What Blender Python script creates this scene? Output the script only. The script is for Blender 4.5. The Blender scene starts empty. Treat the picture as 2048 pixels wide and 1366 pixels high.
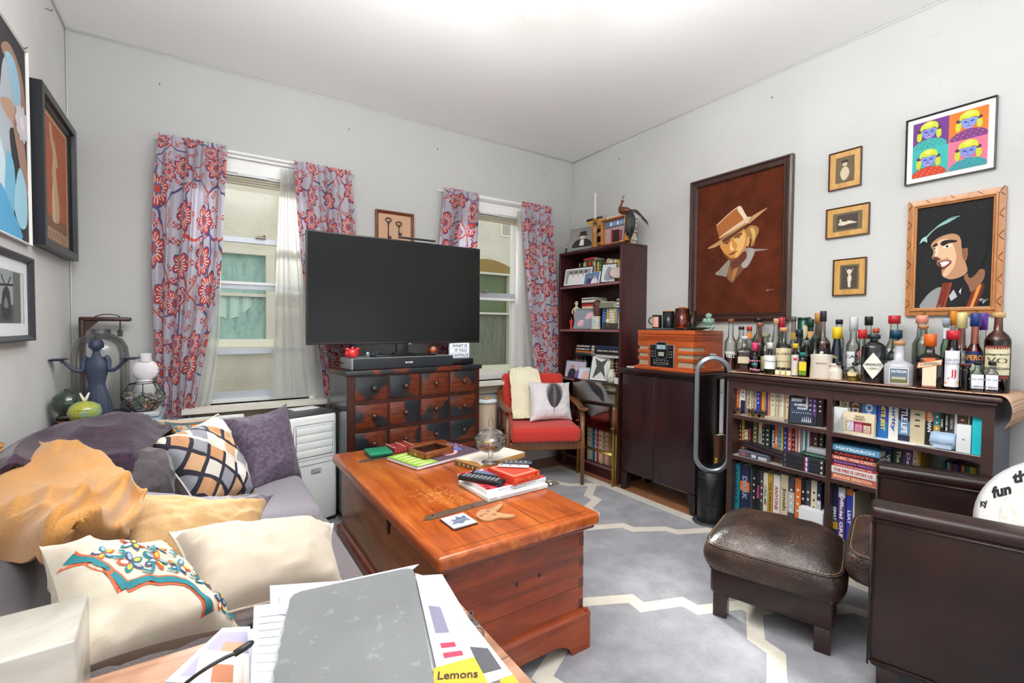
import bpy, bmesh, math, random
from mathutils import Matrix, Vector, noise
random.seed(7)
SC = bpy.context.scene
COL = SC.collection
PI = math.pi
# ------------------------------------------------------------------ camera
HC = 1.19
YAW, PITCH, ROLL = math.radians(33.538), math.radians(1.705), math.radians(0.3995)
FPX = 931.45
_fw = Vector((math.sin(YAW)*math.cos(PITCH), math.cos(YAW)*math.cos(PITCH), -math.sin(PITCH)))
_rt0 = Vector((math.cos(YAW), -math.sin(YAW), 0))
_up0 = _rt0.cross(_fw)
_rt = _rt0*math.cos(ROLL) + _up0*math.sin(ROLL)
_up = _up0*math.cos(ROLL) - _rt0*math.sin(ROLL)
cam_d = bpy.data.cameras.new('camera'); cam = bpy.data.objects.new('camera', cam_d); COL.objects.link(cam)
cam_d.sensor_width = 36; cam_d.lens = 36*FPX/2048; cam_d.clip_start = .03; cam_d.clip_end = 60
cam.matrix_world = Matrix(((_rt.x, _up.x, -_fw.x, 0), (_rt.y, _up.y, -_fw.y, 0), (_rt.z, _up.z, -_fw.z, HC), (0, 0, 0, 1)))
SC.camera = cam
def at(px, py, x=None, y=None, z=None):
    """the point of a wall, front or floor plane that the photograph shows at pixel px, py"""
    d = _fw*FPX + _rt*(px-1024) - _up*(py-683)
    t = x/d.x if x is not None else y/d.y if y is not None else (z-HC)/d.z
    return Vector((0, 0, HC)) + d*t
# ------------------------------------------------------------------ world, lights, exposure
SC.view_settings.view_transform = 'Standard'; SC.view_settings.look = 'None'
SC.view_settings.gamma = 1; SC.view_settings.use_curve_mapping = False
SC.cycles.transparent_max_bounces = 48
SC.view_settings.exposure = 0.42
wd = bpy.data.worlds.new('world'); SC.world = wd; wd.use_nodes = True
wd.node_tree.nodes['Background'].inputs[0].default_value = (.93, .97, 1, 1)
wd.node_tree.nodes['Background'].inputs[1].default_value = .8
def area(name, loc, target, sx, sy, power, color=(1, 1, 1)):
    l = bpy.data.lights.new(name, 'AREA'); l.shape = 'RECTANGLE'; l.size = sx; l.size_y = sy
    l.energy = power; l.color = color
    o = bpy.data.objects.new(name, l); COL.objects.link(o); o.location = loc
    o.rotation_euler = (Vector(target)-Vector(loc)).to_track_quat('-Z', 'Y').to_euler()
    return o
# daylight falling into the light well outside both windows
area('sky_light_well', (1.0, 4.6, 3.3), (1.4, 2.6, .6), 3.2, .8, 11, (.97, .98, 1))
sun_d = bpy.data.lights.new('sun', 'SUN'); sun_d.energy = 10; sun_d.angle = math.radians(12); sun_d.color = (1, .985, .95)
sun = bpy.data.objects.new('sun', sun_d); COL.objects.link(sun); sun.location = (2.5, 7, 5)
sun.rotation_euler = Vector((-.12, -.82, -.56)).to_track_quat('-Z', 'Y').to_euler()
area('room_fill', (.8, -2.3, .8), (.9, .3, 2.75), 4.0, 2.2, 15, (.95, .98, 1))  # unseen fill added behind the camera to brighten ceiling and room
# added ceiling fill, stands in for the floor lamp reflected in the television
area('ceiling_fill', (.45, .6, 1.95), (.45, .56, 2.75), .6, .6, 84, (.93, .97, 1))
# ------------------------------------------------------------------ materials
_mc = {}
def lin(h):
    h = h.lstrip('#'); r = [int(h[i:i+2], 16)/255 for i in (0, 2, 4)]
    return tuple((c/12.92 if c <= .04045 else ((c+.055)/1.055)**2.4) for c in r) + (1,)
class NT:
    """tiny node-tree helper"""
    def __init__(s, name):
        s.m = bpy.data.materials.new(name); s.m.use_nodes = True; s.t = s.m.node_tree
        s.b = s.t.nodes['Principled BSDF']; s.out = s.t.nodes['Material Output']
    def n(s, kind, **kw):
        o = s.t.nodes.new('ShaderNode'+kind)
        for k, v in kw.items(): setattr(o, k, v)
        return o
    def l(s, a, b): s.t.links.new(a, b)
    def setin(s, sock, v):
        if v is None: return
        if isinstance(v, bpy.types.NodeSocket): s.l(v, sock)
        else:
            if isinstance(v, str): v = lin(v)
            sock.default_value = v
    def math(s, op, a, b=None, c=None, clamp=False):
        o = s.n('Math', operation=op); o.use_clamp = clamp
        s.setin(o.inputs[0], a); s.setin(o.inputs[1], b); s.setin(o.inputs[2], c); return o.outputs[0]
    def mix(s, f, a, b, mode='MIX'):
        o = s.n('Mix', data_type='RGBA', blend_type=mode)
        s.setin(o.inputs[0], f); s.setin(o.inputs[6], a); s.setin(o.inputs[7], b); return o.outputs[2]
    def coord(s, kind='Object', scale=(1, 1, 1), rot=(0, 0, 0), loc=(0, 0, 0)):
        c = s.n('TexCoord'); m = s.n('Mapping'); m.inputs[1].default_value = loc
        m.inputs[2].default_value = rot; m.inputs[3].default_value = scale
        s.l(c.outputs[kind], m.inputs[0]); return m.outputs[0]
    def noise(s, v, scale=5, detail=3, rough=.55, dist=0, out=0):
        o = s.n('TexNoise'); s.l(v, o.inputs['Vector']); o.inputs['Scale'].default_value = scale
        o.inputs['Detail'].default_value = detail; o.inputs['Roughness'].default_value = rough
        o.inputs['Distortion'].default_value = dist; return o.outputs[out]
    def ramp(s, f, stops):
        o = s.n('ValToRGB'); e = o.color_ramp.elements
        while len(e) < len(stops): e.new(.5)
        for i, (p, c) in enumerate(stops): e[i].position = p; e[i].color = lin(c) if isinstance(c, str) else (c, c, c, 1)
        s.l(f, o.inputs[0]); return o.outputs[0]
    def step(s, x, a, b):
        o = s.n('MapRange'); o.interpolation_type = 'SMOOTHSTEP'; s.setin(o.inputs[0], x); o.inputs[1].default_value = a; o.inputs[2].default_value = b
        return o.outputs[0]
    def base(s, c, rough=.5, metal=0, spec=None, coat=None):
        s.setin(s.b.inputs['Base Color'], c); s.setin(s.b.inputs['Roughness'], rough); s.b.inputs['Metallic'].default_value = metal
        if spec is not None: s.b.inputs['Specular IOR Level'].default_value = spec
        if coat: s.b.inputs['Coat Weight'].default_value = coat; s.b.inputs['Coat Roughness'].default_value = .15
        return s
    def bump(s, h, strength=.3, dist=.01):
        o = s.n('Bump'); o.inputs['Strength'].default_value = strength; o.inputs['Distance'].default_value = dist
        s.l(h, o.inputs['Height']); s.l(o.outputs[0], s.b.inputs['Normal']); return s
def M(h, rough=.55, metal=0, coat=None):
    k = (h, rough, metal, coat)
    if k not in _mc: _mc[k] = NT('paint_'+h).base(lin(h), rough, metal, coat=coat).m
    return _mc[k]
def memo(f):
    def g(*a):
        k = (f.__name__,)+a
        if k not in _mc: _mc[k] = f(*a)
        return _mc[k]
    return g
@memo
def wood(c1, c2, sc=1.0, rough=.4, axis=0, coat=.2):
    t = NT('wood'); s = [9*sc]*3; s[axis] = 1.1*sc
    v = t.coord('Object', s)
    f = t.noise(v, 3, 5, .6, .6); g = t.noise(v, 16, 3, .6, .2)
    c = t.mix(t.math('ADD', t.math('MULTIPLY', f, .8), t.math('MULTIPLY', g, .3), clamp=True), c1, c2)
    t.base(t.ramp(t.math('ADD', t.math('MULTIPLY', f, .75), t.math('MULTIPLY', g, .3)), [(.3, c1), (.72, c2)]), rough, coat=coat).bump(g, .15, .002)
    return t.m
@memo
def cloth(h, h2=None, sc=300, rough=.9, bump=.25, big=.0):
    t = NT('cloth'); v = t.coord('Object')
    n = t.noise(v, sc, 2, .6); c = t.mix(t.step(n, .35, .65), lin(h), lin(h2 or h))
    t.base(c, rough, spec=.15); t.b.inputs['Sheen Weight'].default_value = .25
    t.bump(n, bump, .002); return t.m
@memo
def glass(tint, edge='#8fa3a8', gloss=.12, rough=.02):
    t = NT('glass'); t.t.nodes.remove(t.b)
    tr = t.n('BsdfTransparent'); gl = t.n('BsdfGlossy'); gl.inputs['Roughness'].default_value = rough
    lw = t.n('LayerWeight'); lw.inputs[0].default_value = .35
    t.setin(tr.inputs[0], t.mix(t.step(lw.outputs['Facing'], .6, 1.0), lin(tint), lin(edge)))
    m = t.n('MixShader'); t.l(t.math('MULTIPLY_ADD', lw.outputs['Fresnel'], .75 if gloss > .03 else .12, gloss*.3), m.inputs[0])
    t.l(tr.outputs[0], m.inputs[1]); t.l(gl.outputs[0], m.inputs[2]); t.l(m.outputs[0], t.out.inputs[0]); return t.m
@memo
def glass2(h):
    c = lin(h); t = '#%02x%02x%02x' % tuple(int(255*min(1, (12.92*x if x <= .0031 else 1.055*x**(1/2.4)-.055))) for x in [max(v, .012)**.5 for v in c[:3]]); return glass(t, t, .08)
@memo
def leather(c1, c2, crack):
    t = NT('leather'); v = t.coord('Object')
    n = t.noise(v, 4, 4, .6); w = t.n('TexVoronoi', feature='DISTANCE_TO_EDGE'); w.inputs['Scale'].default_value = 85
    nv = t.n('TexNoise'); t.l(v, nv.inputs['Vector']); nv.inputs['Scale'].default_value = 9
    t.l(t.mix(.16, v, nv.outputs[1], 'ADD'), w.inputs['Vector'])
    ln = t.math('MULTIPLY', t.math('SUBTRACT', 1, t.step(w.outputs['Distance'], 0, .055)), t.step(t.noise(v, 6, 3), .36, .56))
    c = t.mix(t.step(n, .35, .65), c1, c2); c = t.mix(t.math('MULTIPLY', ln, .8 if crack else .0), c, '#7d6455')
    t.base(c, t.math('MULTIPLY_ADD', n, .25, .25), coat=.08).bump(t.math('ADD', w.outputs['Distance'], n), .25 if crack else .07, .006); return t.m
@memo
def emit(h, s):
    t = NT('lamp_glow').base(lin(h), .4); t.b.inputs['Emission Color'].default_value = lin(h); t.b.inputs['Emission Strength'].default_value = s; return t.m
# ------------------------------------------------------------------ mesh builder
_txt = {}
def text_geo(s, bold=.0):
    k = (s, bold)
    if k not in _txt:
        c = bpy.data.curves.new('t', 'FONT'); c.body = s; c.size = 1; c.offset = bold; c.align_x = 'CENTER'; c.align_y = 'CENTER'; c.resolution_u = 2
        o = bpy.data.objects.new('t', c); me = bpy.data.meshes.new_from_object(o)
        vs = [v.co.copy() for v in me.vertices]; fs = [tuple(p.vertices) for p in me.polygons]
        bpy.data.objects.remove(o); bpy.data.curves.remove(c); bpy.data.meshes.remove(me)
        if vs:
            x0, x1 = min(v.x for v in vs), max(v.x for v in vs); y0, y1 = min(v.y for v in vs), max(v.y for v in vs)
            vs = [Vector((v.x-(x0+x1)/2, v.y-(y0+y1)/2, 0)) for v in vs]; w, h = x1-x0, y1-y0
        else: w = h = 1
        _txt[k] = (vs, fs, w, h)
    return _txt[k]
def T(x=0, y=0, z=0): return Matrix.Translation((x, y, z))
def RX(a): return Matrix.Rotation(math.radians(a), 4, 'X')
def RY(a): return Matrix.Rotation(math.radians(a), 4, 'Y')
def RZ(a): return Matrix.Rotation(math.radians(a), 4, 'Z')
def S(x, y=None, z=None): return Matrix.Diagonal((x, x if y is None else y, x if z is None else z, 1))
def cr(pts, n=4, closed=True):
    """catmull-rom smoothing of a 2-D or 3-D point list"""
    P = [Vector(p) for p in pts]; N = len(P); out = []
    rng = range(N) if closed else range(N-1)
    for i in rng:
        g = lambda k: P[k % N] if closed else P[max(0, min(N-1, k))]
        a, b, c, d = g(i-1), g(i), g(i+1), g(i+2)
        for j in range(n):
            t = j/n; out.append(.5*((2*b)+(c-a)*t+(2*a-5*b+4*c-d)*t*t+(3*b-a-3*c+d)*t**3))
    if not closed: out.append(P[-1].copy())
    return out
class G:
    def __init__(s, M=None): s.v = []; s.f = []; s.mi = []; s.sm = []; s.mats = []; s.M = M or Matrix.Identity(4); s.uv = None
    def mat(s, m):
        if m not in s.mats: s.mats.append(m)
        return s.mats.index(m)
    def add(s, vs, fs, m, smooth=False, M=None):
        X = s.M @ M if M is not None else s.M
        o = len(s.v); s.v += [X @ Vector(v) for v in vs]; i = s.mat(m)
        for f in fs: s.f.append(tuple(k+o for k in f)); s.mi.append(i); s.sm.append(smooth)
        return s
    def box(s, a, b, m, M=None):
        (x0, y0, z0), (x1, y1, z1) = a, b
        vs = [(x0, y0, z0), (x1, y0, z0), (x1, y1, z0), (x0, y1, z0), (x0, y0, z1), (x1, y0, z1), (x1, y1, z1), (x0, y1, z1)]
        return s.add(vs, [(0, 3, 2, 1), (4, 5, 6, 7), (0, 1, 5, 4), (1, 2, 6, 5), (2, 3, 7, 6), (3, 0, 4, 7)], m, False, M)
    def rbox(s, a, b, m, r=.01, seg=3, M=None, smooth=True):
        bm = bmesh.new(); bmesh.ops.create_cube(bm, size=1)
        c = [(a[i]+b[i])/2 for i in range(3)]; d = [abs(b[i]-a[i]) for i in range(3)]
        for v in bm.verts: v.co = Vector([v.co[i]*d[i]+c[i] for i in range(3)])
        bmesh.ops.bevel(bm, geom=list(bm.edges), offset=min(r, min(d)*.49), segments=seg, profile=.5, affect='EDGES')
        s.bm(bm, m, smooth, M); return s
    def bm(s, bm, m, smooth=False, M=None):
        bm.verts.index_update(); s.add([v.co.copy() for v in bm.verts], [tuple(v.index for v in f.verts) for f in bm.faces], m, smooth, M); bm.free(); return s
    def lathe(s, prof, m, n=20, M=None, smooth=True, sx=1, sy=1, rot=0):
        vs = []; fs = []; rings = []
        for r, z in prof:
            if r < 1e-6: vs.append((0, 0, z)); rings.append([len(vs)-1])
            else:
                rings.append(list(range(len(vs), len(vs)+n)))
                vs += [(r*sx*math.cos(2*PI*(i+rot)/n), r*sy*math.sin(2*PI*(i+rot)/n), z) for i in range(n)]
        for a, b in zip(rings, rings[1:]):
            for i in range(n):
                j = (i+1) % n
                if len(a) == 1 and len(b) > 1: fs.append((a[0], b[j], b[i]))
                elif len(b) == 1 and len(a) > 1: fs.append((a[i], a[j], b[0]))
                elif len(a) > 1: fs.append((a[i], a[j], b[j], b[i]))
        return s.add(vs, fs, m, smooth, M)
    def cyl(s, r, z0, z1, m, n=20, M=None, r2=None, bev=0):
        r2 = r if r2 is None else r2
        p = [(0, z0), (r-bev, z0), (r, z0+bev), (r2, z1-bev), (r2-bev, z1), (0, z1)] if bev else [(0, z0), (r, z0), (r, z0), (r2, z1), (r2, z1), (0, z1)]
        return s.lathe(p, m, n, M, smooth=True)
    def tube(s, pts, r, m, n=8, closed=False, M=None, flat=1):
        P = [Vector(p) for p in pts]; N = len(P); vs = []; fs = []
        rr = r if isinstance(r, (list, tuple)) else [r]*N
        up = None
        for i in range(N):
            a = P[i-1] if (i > 0 or closed) else P[i]; b = P[(i+1) % N] if (i < N-1 or closed) else P[i]
            t = (b-a).normalized() if (b-a).length > 1e-9 else Vector((0, 0, 1))
            if up is None: up = Vector((0, 0, 1)) if abs(t.z) < .9 else Vector((1, 0, 0))
            x = t.cross(up).normalized(); y = x.cross(t).normalized(); up = y
            vs += [P[i]+(x*math.cos(2*PI*k/n)+y*math.sin(2*PI*k/n)*flat)*rr[i] for k in range(n)]
        for i in range(N if closed else N-1):
            for k in range(n):
                a, b = i*n, ((i+1) % N)*n; fs.append((a+k, b+k, b+(k+1) % n, a+(k+1) % n))
        if not closed: fs.append(tuple(range(n))); fs.append(tuple(reversed(range((N-1)*n, N*n))))
        return s.add(vs, fs, m, True, M)
    def prism(s, pts, z0, z1, m, M=None, smooth=False):
        """extrude a 2-D outline (xy) from z0 to z1"""
        n = len(pts); vs = [(p[0], p[1], z0) for p in pts]+[(p[0], p[1], z1) for p in pts]
        fs = [tuple(reversed(range(n))), tuple(range(n, 2*n))]+[(i, (i+1) % n, (i+1) % n+n, i+n) for i in range(n)]
        return s.add(vs, fs, m, smooth, M)
    def flat(s, pts, m, M=None, z=0):
        return s.add([(p[0], p[1], z) for p in pts], [tuple(range(len(pts)))], m, False, M)
    def grid(s, fn, nu, nv, m, M=None, smooth=True, cu=False, cv=False):
        """surface fn(u,v) -> point, u,v in 0..1"""
        vs = [fn(i/(nu if cu else nu-1), j/(nv if cv else nv-1)) for j in range(nv) for i in range(nu)]; fs = []
        for j in range(nv if cv else nv-1):
            for i in range(nu if cu else nu-1):
                a, b = i, (i+1) % nu; c, d = j*nu, ((j+1) % nv)*nu; fs.append((c+a, c+b, d+b, d+a))
        return s.add(vs, fs, m, smooth, M)
    def text(s, str_, m, M, w=None, h=None, bold=.0, fit=False):
        """lettering lying in the local xy plane of M, centred, fitted to width w and height h"""
        vs, fs, tw, th = text_geo(str_, bold)
        kx = (w/tw) if w else h/th; ky = (h/th) if h else kx
        if w and not fit and h: kx = min(kx, ky*1.6)
        return s.add([(v.x*kx, v.y*ky, 0) for v in vs], fs, m, False, M)
    def build(s, name, parent=None, loc=None, rz=None, kind=None, label=None, cat=None, group=None):
        me = bpy.data.meshes.new(name); me.from_pydata([tuple(v) for v in s.v], [], s.f)
        for m in s.mats: me.materials.append(m)
        me.polygons.foreach_set('material_index', s.mi); me.polygons.foreach_set('use_smooth', s.sm)
        me.update(); o = bpy.data.objects.new(name, me); COL.objects.link(o)
        if parent: o.parent = parent
        if loc is not None: o.location = loc
        if rz is not None: o.rotation_euler.z = math.radians(rz)
        tag(o, label, cat, group, kind); return o
def tag(o, label=None, cat=None, group=None, kind=None):
    for k, v in (('label', label), ('category', cat), ('group', group), ('kind', kind)):
        if v: o[k] = v
    return o
def thing(name, label, cat, loc=(0, 0, 0), rz=0, group=None, tilt=None):
    o = bpy.data.objects.new(name, None); COL.objects.link(o); o.location = loc
    o.rotation_euler = tilt if tilt else (0, 0, math.radians(rz)); o.empty_display_size = .05
    return tag(o, label, cat, group)
def clone(root, loc, rz=None, label=None, group=None):
    r = root.copy(); COL.objects.link(r); r.location = loc
    if rz is not None: r.rotation_euler.z = math.radians(rz)
    if label: r['label'] = label
    if group: r['group'] = group
    for ch in list(root.children):
        c = ch.copy(); COL.objects.link(c); c.parent = r
        for g in ch.children: d = g.copy(); COL.objects.link(d); d.parent = c
    return r
def uvmap(o, fn):
    """project uv onto an object's loops from local coordinates"""
    me = o.data; l = me.uv_layers.new(name='uv')
    for lp in me.loops: l.data[lp.index].uv = fn(me.vertices[lp.vertex_index].co)
# matrices whose xy plane lies in a wall: x along the wall to the viewer's right, y up, z out of the wall
def wall_back(x, z, y): return Matrix(((1, 0, 0, x), (0, 0, -1, y), (0, 1, 0, z), (0, 0, 0, 1)))
def wall_right(y, z, x): return Matrix(((0, 0, -1, x), (-1, 0, 0, y), (0, 1, 0, z), (0, 0, 0, 1)))
def wall_left(y, z, x): return Matrix(((0, 0, 1, x), (1, 0, 0, y), (0, 1, 0, z), (0, 0, 0, 1)))
# ------------------------------------------------------------------ room shell
XL, XR, YB, ZC, YF = -.593, 2.9285, 3.391, 2.75, -1.3
@memo
def plaster(h):
    t = NT('painted_plaster'); v = t.coord('Object')
    n = t.noise(v, 1.1, 4, .6); f = t.noise(v, 90, 2, .5)
    c = t.mix(t.step(n, .3, .8), lin(h), t.mix(.5, lin(h), '#b9b9b4'))
    sp = t.step(t.noise(v, 22, 2, .5), .735, .775)
    t.base(t.mix(t.math('MULTIPLY', sp, .12), c, '#77756f'), .85, spec=.2).bump(f, .12, .002); return t.m
WALL = plaster('#c2c3c2'); WALL2 = plaster('#cdcecd'); WALL3 = plaster('#e2e2e0'); TRIM = M('#e6e5df', .4)  # one plaster in three tones, each wall's brightness put into its colour
W1 = (-.06, .60, .70, 2.235); W2 = (1.68, 2.335, .74, 2.245)          # x0, x1, z0, z1 of the two window openings
def wall_with_holes():
    g = G(); xs = [XL-.15, W1[0], W1[1], W2[0], W2[1], XR+.15]; y0, y1 = YB, YB+.16
    for i in range(5):
        a, b = xs[i], xs[i+1]
        if i in (1, 3):
            w = W1 if i == 1 else W2
            g.box((a, y0, -.02), (b, y1, w[2]), WALL); g.box((a, y0, w[3]), (b, y1, ZC), WALL)
        else: g.box((a, y0, -.02), (b, y1, ZC), WALL)
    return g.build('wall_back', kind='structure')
wall_with_holes()
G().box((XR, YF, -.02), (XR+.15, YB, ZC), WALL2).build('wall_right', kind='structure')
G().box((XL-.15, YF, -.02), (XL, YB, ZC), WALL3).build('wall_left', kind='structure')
G().box((XL-.15, YF, ZC), (XR+.15, YB+.16, ZC+.1), M('#f5f5f4', .85)).build('ceiling', kind='structure')
# thin cable-like bead of paint along the ceiling line and down the corners
for nm, a, b in (('trim_1', (XL+.004, YB-.006, ZC-.006), (XR-.004, YB-.006, ZC-.006)), ('trim_2', (XR-.006, YF, ZC-.006), (XR-.006, YB-.008, ZC-.006)),
                 ('trim_3', (XL+.006, YF, ZC-.006), (XL+.006, YB-.008, ZC-.006)), ('trim_4', (XL+.006, YB-.006, .5), (XL+.006, YB-.006, ZC-.01)), ('trim_5', (XR-.006, YB-.006, .5), (XR-.006, YB-.006, ZC-.01))):
    G().tube([a, b], .0028, TRIM, 6).build(nm, kind='structure')
def floor_mat():
    t = NT('oak_floor'); v = t.coord('Object', (1, 1, 1)); b = t.n('TexBrick'); t.l(t.coord('Object', (1, 1, 1), (0, 0, PI/2)), b.inputs[0])
    b.inputs['Scale'].default_value = 1; b.inputs['Brick Width'].default_value = .9; b.inputs['Row Height'].default_value = .075; b.inputs['Mortar Size'].default_value = .0015
    t.setin(b.inputs['Color1'], '#a8714b'); t.setin(b.inputs['Color2'], '#8f5a38'); t.setin(b.inputs['Mortar'], '#3b2416')
    n = t.noise(t.coord('Object', (20, 2, 2)), 4, 4, .6)
    t.base(t.mix(.5, b.outputs[0], t.ramp(n, [(.3, '#7d4a2c'), (.7, '#c08a62')])), .35, coat=.3); return t.m
G().box((XL-.15, YF, -.04), (XR+.15, YB+.16, -.006), floor_mat()).build('floor', kind='structure')
g = G(); g.box((XL, YB-.018, -.006), (XR, YB, .12), TRIM); g.build('baseboard_back', kind='structure')
G().box((XR-.018, YF, -.006), (XR, YB, .12), TRIM).build('baseboard_right', kind='structure')
# ------------------------------------------------------------------ windows
WHT = M('#e9e9e6', .35); ALU = M('#b9bec6', .35, .3)
PANE = glass('#f8faf9', '#e8eeec', .02)
def window(idx, w, rails, left_stile):
    x0, x1, z0, z1 = w; y = YB
    g = G()
    g.box((x0-.035, y-.012, z0-.02), (x0+.004, y+.158, z1+.03), WHT); g.box((x1-.004, y-.012, z0-.02), (x1+.03, y+.158, z1+.03), WHT)   # casing
    g.box((x0-.037, y-.014, z1-.004), (x1+.032, y+.157, z1+.035), WHT)
    g.box((x0, y+.09, z0), (x0+.028, y+.13, z1), WHT); g.box((x1-.028, y+.09, z0), (x1, y+.13, z1), WHT)
    root = g.build('window_%d' % idx, kind='structure')
    g = G(); g.box((x0-.05, y-.11, z0-.03), (x1+.09, y+.16, z0), M('#ded9cb', .5)); g.box((x0-.03, y-.03, z0-.10), (x1+.06, y-.002, z0-.03), M('#b9ad93', .7))
    g.build('window_sill', root)
    for (za, zb, mt, dy) in rails: G().box((x0, y+.085-dy, za), (x1, y+.118-dy, zb), mt).build('window_rail', root)
    g = G(); g.box((x0+.005, y+.105, z0), (x1-.005, y+.108, z1-.1), PANE); g.build('window_pane', root)
    g = G(); zt = z1-.005
    g.box((x0, y+.01, zt-.085), (x1, y+.07, zt), M('#f1f1ee', .4)); g.box((x0+.01, y+.02, zt-.1), (x1-.01, y+.06, zt-.085), M('#cfd0d2', .3))
    for k in range(9): g.box((x0+.01, y+.02, zt-.106-.005*k), (x1-.01, y+.062, zt-.103-.005*k), M('#d9d2b9' if k % 3 else '#7b7767', .5))
    g.box((x0+.25, y+.012, zt-.1), (x0+.42, y+.02, zt-.075), M('#d9dbe0', .4))
    tag(g.build('window_blind'), 'narrow slatted blind pulled fully up in the top of the %s window' % ('left' if idx == 1 else 'right'), 'blind', 'raised blinds in the window heads')
    g = G(); xm = x0+(.38 if idx == 1 else .33); zl = rails[0][1]
    g.box((xm-.03, y+.06, zl), (xm+.03, y+.085, zl+.008), M('#8d7a66', .4, .5)); g.cyl(.009, zl+.008, zl+.022, M('#8d7a66', .4, .5), 10, T(xm+.02, y+.072, 0)); g.box((xm-.02, y+.065, zl+.008), (xm+.015, y+.078, zl+.014), M('#6d5a48', .4, .5))
    g.build('sash_lock', root)
    return root
window(1, W1, [(1.727, 1.76, ALU, 0), (1.425, 1.47, ALU, .01), (1.455, 1.473, WHT, .022), (1.008, 1.043, ALU, 0), (.70, .765, ALU, 0), (.70, .722, WHT, .02)], .09)
window(2, W2, [(1.425, 1.49, ALU, 0), (1.425, 1.445, WHT, .02), (.74, .80, WHT, 0)], .09)
# ------------------------------------------------------------------ neighbouring house across the light well
def stucco():
    t = NT('stucco'); v = t.coord('Object'); n = t.noise(v, 2.0, 3, .6); f = t.noise(t.coord('Object', (1, 1, 3.5)), 14, 4, .6)
    t.base(t.mix(t.step(n, .3, .75), '#cfc9ba', '#bdb5a2'), .9, spec=.1).bump(f, .5, .02); return t.m
NY = 5.2
nb = thing('neighbouring_house', 'cream stucco wall of the next house seen through both windows', 'building', (0, NY, 0))
def nwall():
    g = G(); st = stucco(); hs = [(.10, .56, 1.04, 1.93), (2.80, 3.43, .66, 1.98)]
    xs = [-2.5, .02, .56, 2.66, 3.46, 6.5]; zz = {1: (1.04, 1.93), 3: (.66, 1.97)}
    for i in range(5):
        a, b = xs[i], xs[i+1]
        if i in zz: g.box((a, 0, -.5), (b, .3, zz[i][0]), st); g.box((a, 0, zz[i][1]), (b, .3, 2.75), st)
        else: g.box((a, 0, -.5), (b, .3, 2.75), st)
    g.build('wall', nb)
nwall()
def streak(cols, sc):
    t = NT('net_curtain'); v = t.coord('Object', (sc, 1, .5)); n = t.noise(v, 7, 3, .7); m = t.noise(t.coord('Object', (3, 3, 3)), 18, 3, .7)
    t.base(t.mix(.35, t.ramp(n, cols), t.ramp(m, cols)), .5); return t.m
NW = M('#c9c4b4', .5); wf = G(); wf.box((.015, -.03, 1.88), (.60, .1, 1.935), NW); wf.box((.52, -.028, 1.03), (.598, .1, 1.88), NW); wf.box((.02, 0, 1.475), (.52, .06, 1.505), NW)
wf.box((.0, -.06, .99), (.64, .1, 1.06), M('#e7e1cf', .7)); wf.box((.0, -.10, .965), (.64, .1, .99), M('#cfc7ae', .7)); w = wf.build('window_frame', nb)
g = G(); g.box((.02, .05, 1.05), (.52, .06, 1.88), streak([(.3, '#6f8a83'), (.5, '#8fb0a6'), (.7, '#a9c4bb')], 2)); g.build('window_pane', w)
g = G(); g.grid(lambda u, v: (.02+.5*u, .045-.01*math.sin(u*30), 1.50-.22*(1-(2*u-.75)**2)*v-.02*v), 30, 6, M('#b6ccc2', .8)); g.build('net_curtain', w)
wf = G(); brn = M('#8d7440', .9)
arch = [(2.66+.8*i/14, 1.97+.10*math.sin(PI*i/14)) for i in range(15)]
for i in range(14):
    (xa, za), (xb, zb) = arch[i], arch[i+1]
    wf.add([(xa, -.004, 1.885), (xb, -.004, 1.885), (xb, -.004, zb), (xa, -.004, za)], [(0, 1, 2, 3)], brn)
wf.box((3.385, -.022, .66), (3.46, .1, 1.874), NW); wf.box((2.66, -.02, 1.36), (3.385, .06, 1.385), NW); wf.box((2.66, -.02, 1.875), (3.462, .06, 1.90), NW)
wf.box((2.6, -.08, .60), (3.48, .1, .70), M('#dcd6c0', .7)); wf.box((2.6, -.10, .36), (3.48, .02, .52), M('#d2cab0', .8)); w = wf.build('window_frame', nb)
g = G(); g.box((2.66, .05, 1.38), (3.39, .06, 1.88), streak([(.25, '#1f3c44'), (.4, '#47664a'), (.55, '#6f6d3c'), (.68, '#2f5f78'), (.85, '#5a4c40')], 9)); g.build('window_pane', w)
g = G(); g.box((2.66, .05, .70), (3.39, .06, 1.36), streak([(.25, '#3d443c'), (.5, '#676b5c'), (.7, '#8b8468'), (.85, '#54646a')], 9)); g.build('window_pane', w)
g = G(); g.box((3.255, -.02, 2.385), (3.475, .0, 2.57), M('#e2dccb', .7))
for k in range(7):
    for j in range(5): g.box((3.272+.034*j, -.024, 2.405+.0215*k), (3.298+.034*j, -.019, 2.418+.0215*k), M('#8b8478', .8))
g.build('air_vent', nb)
G().box((-2.5, YB+.16, -.52), (6.5, NY, -.5), M('#9a958a', .9)).build('light_well_ground', kind='structure')
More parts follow.
